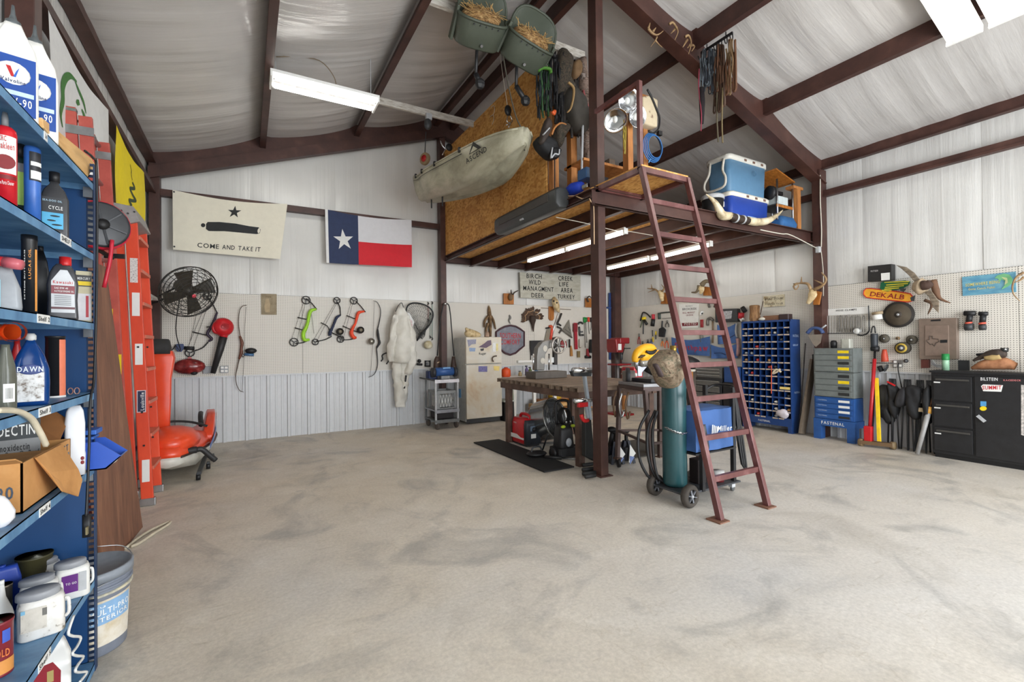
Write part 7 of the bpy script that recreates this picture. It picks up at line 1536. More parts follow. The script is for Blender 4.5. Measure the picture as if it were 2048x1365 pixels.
for k in range(3): MB().tube(sm([TBc+V((-.03,-.1*k+.0,-.08)),TBc+V((-.08,-.1*k,-.22)),TBc+V((-.05,-.1*k,-.38)),TBc+V((-.01,-.1*k,-.30))],4),.012,6).build('hung_clamp',CHROME if k % 2 else M((110,84,60),.5),sw,True)
cs = T('chop_saw','yellow and silver chop saw on the saw stand','saw',(4.0,3.85,.986)); CW_ = YP(3.75); DW = M((244,178,30),.4,var=.05)
MB().wt(K('M2',(120,430),(140,330),(190,210),(280,120),(400,80),(520,85),(610,130)),CW_,.05,[.03,.045,.05,.05,.05,.05,.03],10,4).build('blade_guard',DW,cs,True)
MB().wt(K('M2',(240,300),(360,280),(500,260),(620,240),(720,210)),CW_,.05,[.05,.06,.05,.045,.04],10,4).build('motor_arm',DW,cs,True); MB().wt(K('M2',(420,250),(470,320),(540,400)),CW_,.05,[.05,.06,.06],10,3).build('motor_housing',M((232,196,40),.4),cs,True)
MB().wt(K('M2',(400,160),(480,200),(580,190),(650,130)),CW_,.10,[.012,.022,.02,.012],8,3).build('trigger_handle',BLACK,cs,True)
MB().wt(K('M2',(215,320),(290,285),(370,265)),CW_,.10,[.008,.018,.008],8,3).build('guard_slot',M((70,52,20),.6),cs,True); MB().wt(K('M2',(440,560),(580,640)),CW_,.0,.06,8).build('turntable',BLACK,cs,True)
MB().lathe([(0,-.012),(.125,-.012),(.125,.012),(0,.012)],CW_(*K1('M2',260,400),.0),(.3,-1,0),26).build('blade',M((180,180,180),.25,.9),cs,True)
MB().wt(K('M2',(240,470),(330,440),(420,420)),CW_,.04,.05,10,3).build('lower_guard',M((168,164,156),.3,.7),cs,True)
MB().plate(K('M2',(200,550),(240,530),(290,555),(420,545),(300,690),(298,780),(210,780)),CW_,.06,.02).build('fence_bracket',M((206,210,222),.3,.6),cs,bev=.002)
MB().bx((3.86,3.68,.988),(4.2,3.98,1.03)).build('base',M((50,50,52),.5),cs,bev=.006)
gs = T('grinder_on_stand','grey grinder with black wheel at the saw stand corner','grinder',(3.84,4.02,.986)); MB().box((3.86,4.03,1.05),(.12,.1,.12)).build('body',M((120,114,108),.5),gs,bev=.01); MB().lathe([(0,-.02),(.08,-.02),(.08,.02),(0,.02)],(3.80,3.98,1.07),(.8,-.6,0),20).build('wheel',M((60,60,62),.6),gs,True)
# ================================================================ WELDER CART
wc_ = T('welder_cart','black welder cart with large rear wheels','cart',(3.7,2.95,0))
for y in (2.74,3.13):
    a_ = V((3.315,y,.10)); ax = V((.06,-1,0))
    MB().lathe([(.06,-.032),(.085,-.032),(.098,-.018),(.098,.018),(.085,.032),(.06,.032)],a_,ax,26,ring=True).build('tire',M((66,60,54),.8),wc_,True); MB().lathe([(0,-.01),(.064,-.014),(.064,.014),(0,.01)],a_,ax,20).build('rim',M((24,25,27),.4),wc_,True)
    for k in range(6): a = 2*PI*k/6; q = ax.normalized(); u = q.orthogonal().normalized(); MB().bar(a_+q*.026,a_+q*.026+(u*math.cos(a)+q.cross(u)*math.sin(a))*.058,.014,.006).build('spoke',M((120,122,128),.35),wc_)
    MB().lathe([(0,.0),(.012,0),(.012,.035),(0,.035)],a_,ax,10).build('hub',LGREY,wc_,True)
MB().bar((3.315,2.74,.10),(3.315,3.13,.10),.02,.02).build('axle',BLACK,wc_)
MB().bx((3.27,2.76,.10),(4.05,3.12,.115)).build('lower_tray',M((60,62,66),.45),wc_); MB().bx((3.45,2.78,.42),(4.02,3.10,.435)).build('upper_tray',BLACK,wc_)
for x,y in ((3.52,2.77),(3.52,3.11),(4.00,2.80),(4.00,3.10)): MB().bx((x-.018,y-.018,.10),(x+.018,y+.018,.43 if x < 3.9 else 1.0)).build('frame_post',BLACK,wc_)
MB().tube(sm([(4.0,2.80,.95),(4.10,2.85,1.0),(4.10,3.05,1.0),(4.0,3.10,.95)],4),.014).build('push_handle',BLACK,wc_,True)
for y in (2.84,3.08): MB().lathe([(0,-.012),(.03,-.012),(.03,.012),(0,.012)],(4.04,y,.031),(.3,-1,0),14).build('caster_wheel',M((90,92,94),.5),wc_,True); MB().box((4.03,y,.07),(.05,.04,.06)).build('caster_fork',LGREY,wc_)
gc = T('gas_cylinder','tall dark green gas cylinder chained to the cart','gas cylinder',(3.41,2.98,.116)); GRN = M((38,76,80),.3,var=.08,scale=5)
MB().lathe([(.08,0),(.105,.02),(.108,.04),(.108,1.0),(.10,1.08),(.075,1.14),(.04,1.175),(.035,1.22)],(3.41,2.98,.116),n=36).build('tank',GRN,gc,True); MB().cyl((3.41,2.98,1.33),(3.41,2.98,1.40),.03).build('valve',M((150,124,60),.4,.8),gc,True)
n_ = 26
for k in range(n_):
    t0 = PI*1.02+PI*1.0*k/n_; q = V((3.41+.118*math.cos(t0),2.98+.118*math.sin(t0),.66-.05*math.sin(PI*k/n_))); d = V((-math.sin(t0),math.cos(t0),0)); s2 = V((0,0,1)) if k % 2 else V((math.cos(t0),math.sin(t0),0))
    MB().tube([q+d*.016*math.cos(t)+s2*.008*math.sin(t) for t in [2*PI*i/8 for i in range(8)]],.0035,4,True).build('chain_link',CHROME,gc)
cb = T('camouflage_hood','camouflage cloth hood pulled over the gas cylinder valve','hood',(3.36,2.85,1.06)); CWL = YP(2.93)
m_ = sack('','','',None,[(640,370),(800,200),(960,100),(1060,220),(1200,300),(1290,470),(1240,600),(1120,800),(1030,1000),(940,1090),(860,1040),(760,830),(640,600),(600,480)],.25,.0,'M2',CWL)
o_ = m_.build('hood_cloth',m_camo('hood_camo',[(70,58,46),(120,102,82),(152,134,112),(96,92,72),(176,160,140)],8.),cb,True)
MB().wt(K('M2',(620,490),(690,610),(770,780)),CWL,.12,.03,6,3,flat=.5).build('dark_band',M((66,52,52),.7),cb,True)
wl_ = T('welder','welder under a fitted blue cover on the cart','welder',(3.75,2.95,.436)); COV = M((56,92,148),.7,var=.08,bump=.2,scale=6)
m_ = MB().grid(lambda u,v: V((0,0,0)),1,1); m_ = MB()
def cvr(u,v):
    per = [(3.47,2.79),(4.0,2.80),(4.01,3.11),(3.47,3.10)]; k = int(u*4) % 4; f = u*4-int(u*4); a,b = V(per[k]),V(per[(k+1) % 4]); p = a+(b-a)*f; z = .45+.36*v
    w_ = .02*noise.noise(V((p.x*9,p.y*9,z*5)))*(1.2-v); c_ = V((3.74,2.95)); d = (p-c_); p = p+d.normalized()*(w_+.02*(1-v)); return V((p.x,p.y,z+.008*noise.noise(V((p.x*6,p.y*6,0)))))
m_.grid(cvr,64,14).build('cover_skirt',COV,wl_,True)
MB().grid(lambda u,v: V((3.465+.545*u,2.785+.325*v,.812+.012*noise.noise(V((u*4,v*3,2)))+.014*math.sin(PI*u)*math.sin(PI*v))),16,12).build('cover_top',COV,wl_,True)
MB().text('Miller',(3.72,2.757,.615),(3.93,2.758,.605),(3.725,2.757,.665)).build('lettering',LBL,wl_)
for k in range(4): MB().prism([(3.64+.022*k,2.757,.60),(3.652+.022*k,2.757,.60),(3.662+.022*k,2.757,.68-.008*k),(3.65+.022*k,2.757,.68-.008*k)],(0,.002,0)).build('logo_bar',LBL,wl_)
for k,(x,y,dx_) in enumerate(((3.30,3.10,-.06),(3.28,3.06,-.02),(3.26,3.14,-.09))): rope('welding_lead',['black welding lead looped left of the gas cylinder','second black welding lead behind the gas cylinder','outer black welding lead by the saw stand leg'][k],[(x,y,.80),(x+dx_,y+.04,.62),(x+dx_*1.2,y+.03,.38),(x+dx_*.4,y,.2),(x+.06,y-.02,.14)],.014,BLACK,4,'lead')
for k in range(3): rope('welding_lead',['black torch lead hanging outermost from the cart handle','middle black torch lead on the cart handle','inner black torch lead on the cart handle'][k],[(4.08,2.83,.98),(4.13-.02*k,2.82,.7),(4.16-.03*k,2.80,.42),(4.18-.03*k,2.79,.2+.03*k),(4.12,2.80,.3),(4.08,2.82,.6)],.012,BLACK,4,'lead')
rope('grey_torch_cable','grey torch cable bundle at the cart front post',[(3.50,2.74,.70),(3.50,2.72,.6),(3.52,2.72,.5),(3.50,2.74,.45)],.022,DGREY,4,'lead')
o = T('solder_tin','white and maroon tin standing on the cart tray','tin',(3.86,2.86,.116)); MB().lathe([(.05,0),(.05,.08)],(3.86,2.86,.116),n=20).build('tin_body',M((110,40,44),.4),o,True); MB().lathe([(.052,.055),(.054,.06),(.054,.10),(0,.10)],(3.86,2.86,.116),n=20).build('lid',M((206,206,204),.4),o,True)
one(MB().rbox((3.66,2.93,.23),(.11,.12,.22),.02),'wire_spool_box',M((40,30,30),.6),'dark brown spool box on the cart tray','box',bev=.006)
one(MB().ell((3.72,3.0,.165),(.10,.08,.045)),'rag_heap',M((150,150,146),.8),'grey rag lying on the cart tray','rag',smooth_=True)
# ================================================================ RIGHT WALL: CORNER AND TOOL BOARD
dp = T('drill_press','red drill press standing in the far corner','drill press',(6.5,7.1,0)); DR = M((134,30,32),.4); YD = YP(7.05)
def D(c,x,y,o=0.): return YD(*K1(c,x,y),o)
MB().cyl((6.5,7.1,.02),(6.5,7.1,1.5),.045).build('column',M((90,84,82),.4,.5),dp,True); MB().box((6.5,7.05,.02),(.35,.45,.04)).build('base',DR,dp,bev=.01)
MB().plate(K('M6',(55,185),(140,185),(150,240),(130,320),(70,320)),YD,-.15,.3).build('head',DR,dp,bev=.02); MB().box(D('M6',95,205,.02),(.26,.3,.12)).build('belt_cover',DR,dp,bev=.02)
MB().box(D('M6',90,435),(.36,.3,.03)).build('work_table',DR,dp,bev=.004); MB().cyl(D('M6',110,320,.1),D('M6',110,390,.1),.03).build('chuck',DGREY,dp,True); MB().plate(K('M6',(80,235),(112,235),(112,295),(80,295)),YD,.16,.003).build('badge',LBL,dp)
for a in (0,2.1,4.2): p = D('M6',140,280,.12); MB().tube([p,p+V((.14*math.cos(a),-.02,.14*math.sin(a)))],.009).build('feed_handle',BLACK,dp,True)
vs = T('red_vise','red bench vise with chrome handle at the steel table end','vise',(4.45,4.55,.931)); MB().box((4.42,4.55,1.03),(.16,.24,.17)).build('jaw',M((178,40,48),.4),vs,bev=.02); MB().cyl((4.34,4.4,1.02),(4.34,4.66,1.02),.012).build('handle',CHROME,vs,True); MB().ell((4.34,4.4,1.02),(.025,.025,.025)).build('handle_knob',WHITE,vs,True)
bn_ = T('work_bench','pale work bench along the side wall behind the ladder','bench',(7.3,6.4,0)); MB().bx((7.02,5.75,.90),(7.575,7.6,.94)).build('top',OFFW,bn_,bev=.003)
for y in (5.8,7.55): MB().bx((7.06,y-.03,0),(7.12,y+.03,.90)).build('leg',STUD,bn_)
tc = T('tool_chest','grey and black tool chest with chrome drawer edges','tool chest',(7.3,5.45,0)); TG = M((92,90,86),.4)
MB().bx((7.13,5.20,.05),(7.56,5.72,.80)).build('lower_case',M((38,38,40),.5),tc); MB().bx((7.16,5.22,.80),(7.56,5.72,.99)).build('upper_case',TG,tc)
for k,(z0,z1) in enumerate(((.06,.40),(.41,.54),(.55,.66),(.67,.76),(.81,.86),(.865,.915),(.92,.97))):
    x = 7.125 if z1 < .8 else 7.155; d = MB().bx((x-.012,5.23,z0),(x,5.70,z1-.008)).build('drawer',TG,tc); MB().bx((x-.022,5.23,z1-.018),(x-.012,5.70,z1-.006)).build('drawer_pull',CHROME,d)
bc = T('steel_locker','black and blue steel locker beside the tool chest','locker',(7.3,5.05,0)); MB().bx((7.14,4.945,.02),(7.56,5.17,.74)).build('lower_case',BLACK,bc); MB().bx((7.16,4.95,.745),(7.56,5.16,1.0)).build('blue_case',M((36,66,116),.45),bc)
for y,c_,lb in ((6.35,(28,28,30),'black welding helmet bag nearest the blue pennant'),(6.8,(22,23,24),'black boots heap in the middle of the bench'),(5.93,(36,34,34),'dark padded bag at the bench end')): one(MB().ell((7.2,y,1.06),(.16,.2,.12),None,14,8,lambda q: q*(1+.25*noise.noise(q*9))),'tool_bag',M(c_,.6),lb,'bag',smooth_=True)
one(MB().tube([(7.15,5.98,1.01),(7.15,6.16,1.01)],.07,14),'grey_boot',M((44,44,48),.5),'dark tube bag with pale rim on the bench','bag',smooth_=True)
hg = lambda n,l,c,p,off=.02: hung(n,l,c,p,off,RW)
SIL = M((120,116,110),.4,.5)
hg('strap_wrench','yellow and black strap puller at the tool board corner','puller',[('strap','M1',[(690,480),(720,370),(750,290),(830,310),(920,400)],.015,BLACK),('grip','M1',[(770,400),(780,450)],.05,YELLOW),('tail','M1',[(760,450),(755,780)],.012,DGREY),('lever','M1',[(780,470),(840,560)],.03,BLACK),('arm','M1',[(740,460),(690,630)],.01,M((70,90,60),.6))])
hg('wire_stripper','red handled crimper hanging beside the strap puller','crimper',[('handle','M1',[(985,330),(985,440)],.035,M((200,54,66),.5)),('jaw','M1',[(985,440),(965,600)],.045,BLACK)])
hg('hacksaw','hacksaw with grey frame hanging level on the tool board','saw',[('frame','M1',[(1120,430),(1120,320),(1200,295),(1430,275)],.014,M((60,66,62),.5)),('grip','M1',[(1115,300),(1125,440)],.03,M((60,72,64),.5)),('blade','M1',[(1190,430),(1440,405)],.005,SIL)])
hg('black_pouch','black tool pouch with snips on the tool board','pouch',[('pouch','M1',[(1110,660),(1180,620),(1240,680),(1210,850),(1105,840)],.05,M((34,34,36),.7),1),('snips','M1',[(1190,480),(1180,620)],.015,DGREY)])
for i,(x,y0,y1,ca,lb) in enumerate(((660,770,1010,(140,40,40),'red handled end nippers lowest on the tool board'),(860,900,1050,(50,56,70),'small dark pliers over the saw'),(935,890,1050,(70,90,140),'blue handled pliers over the saw'),(745,940,1100,(40,48,40),'dark green wide pliers'),(1300,470,620,(70,66,62),'open grey pliers high by the ladder'),(1190,890,1060,(226,130,50),'orange handled pliers above the camouflage hood'),(1290,860,1100,(214,90,50),'long red handled pliers near the pennant'))):
    s_ = 34 if i in (4,6) else 22
    hg('pliers',lb,'pliers',[('head','M1',[(x,y0),(x+4,y0+(y1-y0)*.3)],.018,SIL),('handle','M1',[(x,y0+(y1-y0)*.3),(x-s_,y0+(y1-y0)*.6),(x-s_*1.1,y1)],.010,M(ca,.5)),('handle','M1',[(x+4,y0+(y1-y0)*.3),(x+s_,y0+(y1-y0)*.6),(x+s_*1.1,y1)],.010,M(ca,.5))])
hg('utility_knife','yellow folding knife on the tool board','knife',[('handle','M1',[(1045,720),(1042,800)],.015,YELLOW),('blade','M1',[(1042,800),(1042,900)],.01,DGREY)]); hg('box_cutter','yellow cutter below a small padlock','cutter',[('handle','M1',[(975,850),(985,960)],.016,M((220,190,60),.5)),('hook','M1',[(965,690),(970,830)],.01,DGREY)])
def skull(name,label,wall,crop,plq,sk,horns,mat,off=.14):
    o = T(name,label,'trophy',wall(*K1(crop,*plq[-1]))); MB().plate(K(crop,*plq),wall,.02,.03).build('plaque',OAK,o,bev=.01)
    MB().wt(K(crop,*sk),wall,off,[.04,.06,.045,.025][:len(sk)] if len(sk) == 4 else .05,10,4).build('skull',BONE,o,True)
    for h in horns: n = len(h[0]); MB().wt(K(crop,*h[0]),wall,off+.02,[h[1]*(1-.7*k/(n-1)) for k in range(n)],8,4).build('antler' if mat is ANTLER else 'horn',mat,o,True)
    return o
skull('deer_trophy','deer skull with wide antlers on a plaque by the corner',RW,'L6',[(540,232),(620,235),(620,350),(515,350)],[(505,220),(525,250),(530,290),(540,320)],[([(500,230),(460,200),(415,195),(382,190)],.022),([(430,195),(422,150)],.014),([(455,205),(390,230)],.014),([(535,220),(560,180),(545,115)],.022),([(555,185),(525,150)],.012)],ANTLER)
skull('ram_trophy','ram skull with heavy curled horns behind the ladder',RW,'L6',[(960,170),(1045,180),(1045,265),(950,265)],[(925,165),(935,190),(938,215),(925,245)],[([(915,160),(905,200),(880,230),(835,232)],.04),([(940,155),(975,120),(1020,125),(1030,180)],.05)],M((110,96,74),.6))
skull('deer_trophy','deer skull with arched antlers on the side wall column',XPm(7.41),'L8',[(150,190),(195,200),(180,280),(140,280)],[(140,185),(140,215),(130,240),(110,272)],[([(130,185),(110,150),(70,145),(20,150)],.026),([(70,145),(72,105)],.016),([(40,150),(22,165),(35,185),(52,165),(42,140)],.016),([(150,185),(200,160),(225,120),(195,78)],.026),([(205,150),(150,125)],.014)],ANTLER)
def sign(name,label,wall,crop,px,mat,texts,th=.01,cat='sign',off=.0):
    o = T(name,label,cat,wall(*K1(crop,*px[-1]))); MB().plate(K(crop,*px),wall,off,th).build('board',mat,o)
    for s_,x0,y0,x1,y1,h,c_ in texts: MB().text(s_,wall(*K1(crop,x0,y0),off+th+.003),wall(*K1(crop,x1,y1),off+th+.003),wall(*K1(crop,x0,y0-h),off+th+.003)).build('lettering',M(c_,.6),o)
    return o
o = sign('posted_sign','white posted notice behind the ladder',RW,'L6',[(705,352),(905,348),(905,592),(715,600)],WHITE,[('RESTRICT',775,378,845,376,12,(90,80,80)),('BIRCHCREEK',742,415,888,408,22,(40,36,38)),('BULL MARKET',745,450,870,445,18,(130,40,50)),('GREEN',778,474,850,470,16,(130,40,50))])
MB().plate(K('L6',(735,545),(900,538),(900,570),(740,578)),RW,.01,.002).build('red_band',M((126,36,46),.6),o); MB().text('POSTED',RW(*K1('L6',762,568),.015),RW(*K1('L6',886,561),.015),RW(*K1('L6',762,545),.015)).build('lettering',WHITE,o)
sign('weathered_sign','cream weathered sign above the bolt bin',RW,'L6',[(1570,270),(1783,250),(1785,368),(1575,385)],m_blend('chipped_cream',[(.35,(130,108,76)),(.48,(206,196,168)),(.8,(222,216,194))],9.,.7),[('THE',1640,292,1700,287,14,(60,52,44)),('BOAT HOUSE',1585,315,1775,300,20,(60,52,44)),('FISHING CLUB',1590,362,1770,350,16,(60,52,44))],.02)
for i,(px,lb,t) in enumerate((([(628,690),(1025,680),(1030,885),(640,860)],'blue pennant with red script behind the ladder','Southpaw'),([(1030,765),(1300,755),(1300,905),(1040,910)],'blue cloth panel low behind the ladder',''),([(1095,560),(1290,545),(1300,750),(1100,765)],'blue cloth panel under the black case',''))):
    q = [RW(*p,.05) for p in K('L6',px[0],px[1],px[3],px[2])]; c = Cloth(q[0],q[1],q[2],q[3],(-1,0,0),.02,i*2.)
    o = T('blue_pennant',lb,'pennant',q[2]); c.patch(0,1,0,1,18,10).build('cloth',M((70,104,160),.6),o,True)
    if t: c.letters(t,.1,.95,.62,.25,.12).build('lettering',M((190,40,60),.6),o)
    else: c.stroke([(.1,.6),(.4,.5),(.6,.65),(.9,.55)],.02).build('dark_print',NAVY,o)
o = T('power_tool_case','black plastic power tool case on the tool board','case',RW(*K1('L6',1190,535))); MB().plate(K('L6',(1072,405),(1300,395),(1305,530),(1075,540)),RW,.0,.10).build('case_body',M((50,52,54),.5),o,bev=.015); MB().plate(K('L6',(1160,425),(1250,420),(1240,500),(1170,505)),RW,.10,.004).build('label',M((170,170,172),.5,var=.4,scale=30),o)
hg('horseshoe','rusty horseshoe hanging on the tool board','horseshoe',[('shoe','L6',[(1018,385),(1010,350),(1030,325),(1060,325),(1078,350),(1068,385)],.02,M((90,84,78),.5,.4))])
hg('tape_spool','white tape spool above a red hand tool','spool',[('spool','L6',[(938,445),(942,447)],.05,LBL),('hub','L6',[(939,446),(945,446)],.02,BLACK)]); hg('caulk_tool','red hand tool hanging below the tape spool','tool',[('body','L6',[(940,510),(940,590)],.03,M((150,40,44),.5)),('tip','L6',[(935,640),(938,740)],.03,M((120,120,110),.5))])
hg('pipe_cutter','grey pipe cutter with a long handle on the tool board','cutter',[('jaw','L6',[(1000,570),(1000,510),(1030,495),(1055,520)],.025,SIL),('handle','L6',[(1052,530),(1055,640),(1052,750)],.014,M((120,96,70),.5))])
hg('cordless_driver','red and black driver at the bolt bin corner','driver',[('body','L6',[(1345,440),(1340,500)],.05,M((190,40,50),.5)),('grip','L6',[(1355,385),(1385,430)],.04,BLACK),('bag','L6',[(1360,520),(1340,490)],.04,WHITE)],.06)
hg('level_strip','long pale strip hanging left of the bolt bin','strip',[('strip','M3',[(795,740),(780,880),(800,980)],.016,LGREY),('tag_string','M3',[(810,1000),(825,1120),(820,1300)],.03,M((190,150,150),.6))],.05)
# ================================================================ BOLT BIN
bb = T('bolt_bin','tall blue bolt bin cabinet with many pigeonholes','bin cabinet',(7.45,4.51,0)); BB2 = M((28,60,114),.45,var=.08); BX,BY0,BY1,BZ = 7.30,4.10,4.92,1.775
MB().bx((BX,BY0,.10),(XR-.04,BY0+.012,BZ)).build('side',BB2,bb); MB().bx((BX,BY1-.012,.10),(XR-.04,BY1,BZ)).build('side',BB2,bb); MB().bx((XR-.05,BY0,.10),(XR-.04,BY1,BZ)).build('back',M((16,36,76),.5),bb); MB().bx((BX,BY0,BZ-.03),(XR-.04,BY1,BZ)).build('top',BB2,bb)
MB().bx((BX-.004,BY0,.10),(BX+.02,BY1,.20)).build('plinth',BB2,bb)
for y in (BY0,BY1-.06): MB().bx((BX-.004,y,0),(XR-.04,y+.06,.10)).build('foot',BB2,bb)
MB().text('FASTENAL',(BX-.006,BY1-.28,.135),(BX-.006,BY0+.34,.135),(BX-.006,BY1-.28,.165)).build('lettering',LBL,bb)
rows,cols = 14,8; rh = (BZ-.03-.20)/rows; cw = (BY1-BY0-.024)/cols
for c in range(1,cols): MB().bx((BX+.006,BY0+.012+c*cw-.002,.20),(XR-.05,BY0+.012+c*cw+.002,BZ-.03)).build('divider',BB2,bb)
STRIP = M((196,176,150),.6,var=.25,scale=30)
for r in range(rows):
    z = .20+r*rh; s_ = MB().bx((BX+.004,BY0+.012,z),(XR-.05,BY1-.012,z+.004)).build('pigeonhole_shelf',BB2,bb); MB().bx((BX,BY0+.012,z),(BX+.006,BY1-.012,z+.028)).build('shelf_lip',BB2,s_)
    for c in range(cols):
        if (r*7+c*3) % 9 and not (c == 1 and r % 4): y = BY0+.012+c*cw; MB().bx((BX-.002,y+.008,z+.005),(BX,y+cw-.008,z+.023)).build('label_tape',STRIP,s_)
for s_,z,h,x0,x1 in (('FASTENAL',1.50,.04,7.36,7.52),('GROUP',1.36,.03,7.36,7.50),('FASTENAL',.62,.03,7.38,7.54)): MB().text(s_,(x0,BY0-.002,z),(x1,BY0-.002,z),(x0,BY0-.002,z+h)).build('side_lettering',M((170,190,220),.5),bb)
ORD = 'first second third fourth fifth sixth seventh eighth ninth tenth eleventh twelfth thirteenth fourteenth'.split(); rnd = random.Random(21); BC = [((210,206,196),'pale'),((176,130,80),'tan'),((60,60,62),'dark'),((190,60,50),'red'),((150,150,150),'steel')]; used = set()
for i in range(26):
    r,c = rnd.randrange(rows),rnd.randrange(cols)
    if (r,c) in used: continue
    used.add((r,c)); y = BY0+.012+(c+.5)*cw; z = .20+r*rh+.03; k = BC[i % 5]
    one(MB().ell((BX+.05,y,z+.018),(.04,.035,.024),None,8,5,lambda q: q*(1+.5*noise.noise(q*60+V((i,0,0))))),'hardware_pile',M(k[0],.5),'%s hardware heap, %s pigeonhole of the %s row up' % (k[1],ORD[c],ORD[r]),'hardware','hardware in the bolt bin')
one(MB().ell((BX-.0,BY0+.14,.30),(.05,.10,.07),None,12,8,lambda q: q*(1+.4*noise.noise(q*20))),'parts_bag',M((206,198,204),.4),'crumpled plastic parts bag bulging from a low pigeonhole','bag',smooth_=True)
one(MB().tube(sm([(BX-.01,BY0+.15,.95),(BX-.02,BY0+.22,.99),(BX-.02,BY0+.28,.92),(BX-.015,BY0+.2,.96),(BX-.02,BY0+.16,1.0)],4),.016),'cord_hank',M((200,186,160),.8),'pale hank of cord hung across the pigeonholes','cord hank',smooth_=True)
one(MB().bx((BX-.003,BY0+.02,.68),(BX-.001,BY0+.18,.72)),'yellow_tag',M((226,200,120),.5),'yellow and pink tag on a right hand pigeonhole','tag')
one(MB().tube([(BX-.012,BY0+.30,1.05),(BX-.012,BY0+.31,.6)],.006),'orange_string',M((226,90,50),.6),'thin orange string dangling down the bolt bin front','string')
st_ = T('hollow_log','weathered hollow stump standing on the bolt bin','stump',(7.4,4.72,BZ)); MB().lathe([(.07,0),(.085,.05),(.075,.15),(.08,.26),(.06,.27),(.05,.2)],(7.4,4.74,BZ+.001),n=14).build('bark',m_blend('old_wood',[(.3,(84,58,36)),(.55,(140,102,66)),(.8,(176,140,98))],9.,.8,(4,4,1),bump=.6),st_); MB().cyl((7.36,4.62,BZ+.1),(7.35,4.56,BZ+.32),.008).build('splinter',M((80,64,50),.8),st_)
one(MB().rbox((7.42,4.45,BZ+.04),(.1,.26,.08),.01),'brown_block',M((120,84,60),.7),'brown wooden block on the bolt bin top','block',bev=.004); one(MB().rbox((7.42,4.24,BZ+.045),(.12,.16,.09),.02),'red_black_case',M((52,34,34),.5),'small dark case with red label on the bolt bin top','case',bev=.006); one(MB().ell((7.38,4.60,BZ+.03),(.05,.06,.03)),'white_shell',OFFW,'pale shell lying on the bolt bin top','shell',smooth_=True)
# ================================================================ DRAWER STACK
ds = T('drawer_stack','stack of grey and blue small parts drawers on a blue stand','drawer cabinet',(7.45,3.5,0)); GR2 = M((112,118,116),.45); B3 = M((38,82,144),.45); DX,DY0,DY1 = 7.29,3.25,3.77
for nm,z0,z1,m_,n in (('grey_cabinet',.985,1.325,GR2,4),('grey_cabinet',.625,.98,GR2,4),('blue_cabinet',.30,.62,B3,4)):
    c = MB().bx((DX+.012,DY0,z0),(XR-.04,3.69,z1)).bx((DX+.012,3.69,z0),(7.41,DY1,z1)).build(nm,m_,ds,bev=.003)
    for k in range(n):
        a = z0+.012+k*(z1-z0-.02)/n; b = a+(z1-z0-.02)/n-.012; d = MB().bx((DX-.002,DY0+.025,a),(DX+.014,DY1-.025,b)).build('drawer',m_,c)
        lbl = (YELLOW if (nm[0] == 'g' and k in ((0,2,3) if z0 > .9 else (2,))) else (LBL if nm[0] == 'b' and k else M((40,42,42),.5)))
        MB().bx((DX-.005,DY0+.05,a+.018),(DX-.002,DY0+.19,b-.012)).build('card_holder',lbl,c)
        if nm[0] == 'b': MB().text('FASTENAL',(DX-.005,DY1-.06,a+.03),(DX-.005,DY1-.18,a+.03),(DX-.005,DY1-.06,a+.045)).build('drawer_text',M((190,204,224),.5),c)
MB().bx((DX,DY0-.01,.20),(7.41,DY1+.01,.298)).bx((7.41,DY0-.01,.20),(XR-.04,3.69,.298)).build('stand_top',B3,ds)
for y in (DY0-.01,DY1-.09): MB().bx((DX,y,0),(7.41,y+.10,.20)).build('stand_leg',B3,ds)
MB().text('FASTENAL',(DX-.003,DY1-.10,.225),(DX-.003,DY0+.12,.225),(DX-.003,DY1-.10,.27)).build('lettering',LBL,ds)
one(MB().lathe([(.04,0),(.045,.08),(.03,.11),(0,.115)],(7.42,3.55,1.326),n=14),'black_cup',BLACK,'black cup upside down on the drawer stack','cup',smooth_=True); one(MB().rbox((7.42,3.38,1.39),(.1,.12,.13),.02),'clear_tub',M((200,200,188),.25,trans=.3),'clear plastic tub on the drawer stack','tub')
fs = T('face_shield','blue face shield hanging on the side wall column','face shield',XPm(7.3)(*K1('L8',165,540))); XC = XPm(7.36)
MB().wt(K('L8',(108,455),(140,425),(185,430),(205,455)),XC,.06,.04,8,4,flat=.6).build('crown',M((56,76,120),.5),fs,True); MB().plate(K('L8',(110,465),(200,462),(190,515),(160,542),(140,520)),XC,.05,.003).build('visor',M((150,140,128),.2,alpha=.75),fs); MB().wt(K('L8',(190,430),(225,405)),XC,.02,.012).build('strap',LGREY,fs,True)
for i,(a,b,r,c_,lb) in enumerate((((7.35,3.98,.02),(7.55,3.90,1.15),.035,(110,98,84),'grey plank leaning between bolt bin and drawers'),((7.40,4.05,.02),(7.56,4.02,1.4),.012,(70,62,56),'thin dark rod leaning beside the bolt bin'))): one(MB().bar(a,b,r*4 if i == 0 else r,r if i == 0 else r),'leaning_plank',M(c_,.7),lb,'plank')
one(MB().box((7.55,3.88,1.12),(.05,.05,.22)),'black_clip_rail',BLACK,'black clip rail beside the drawer stack','rail')
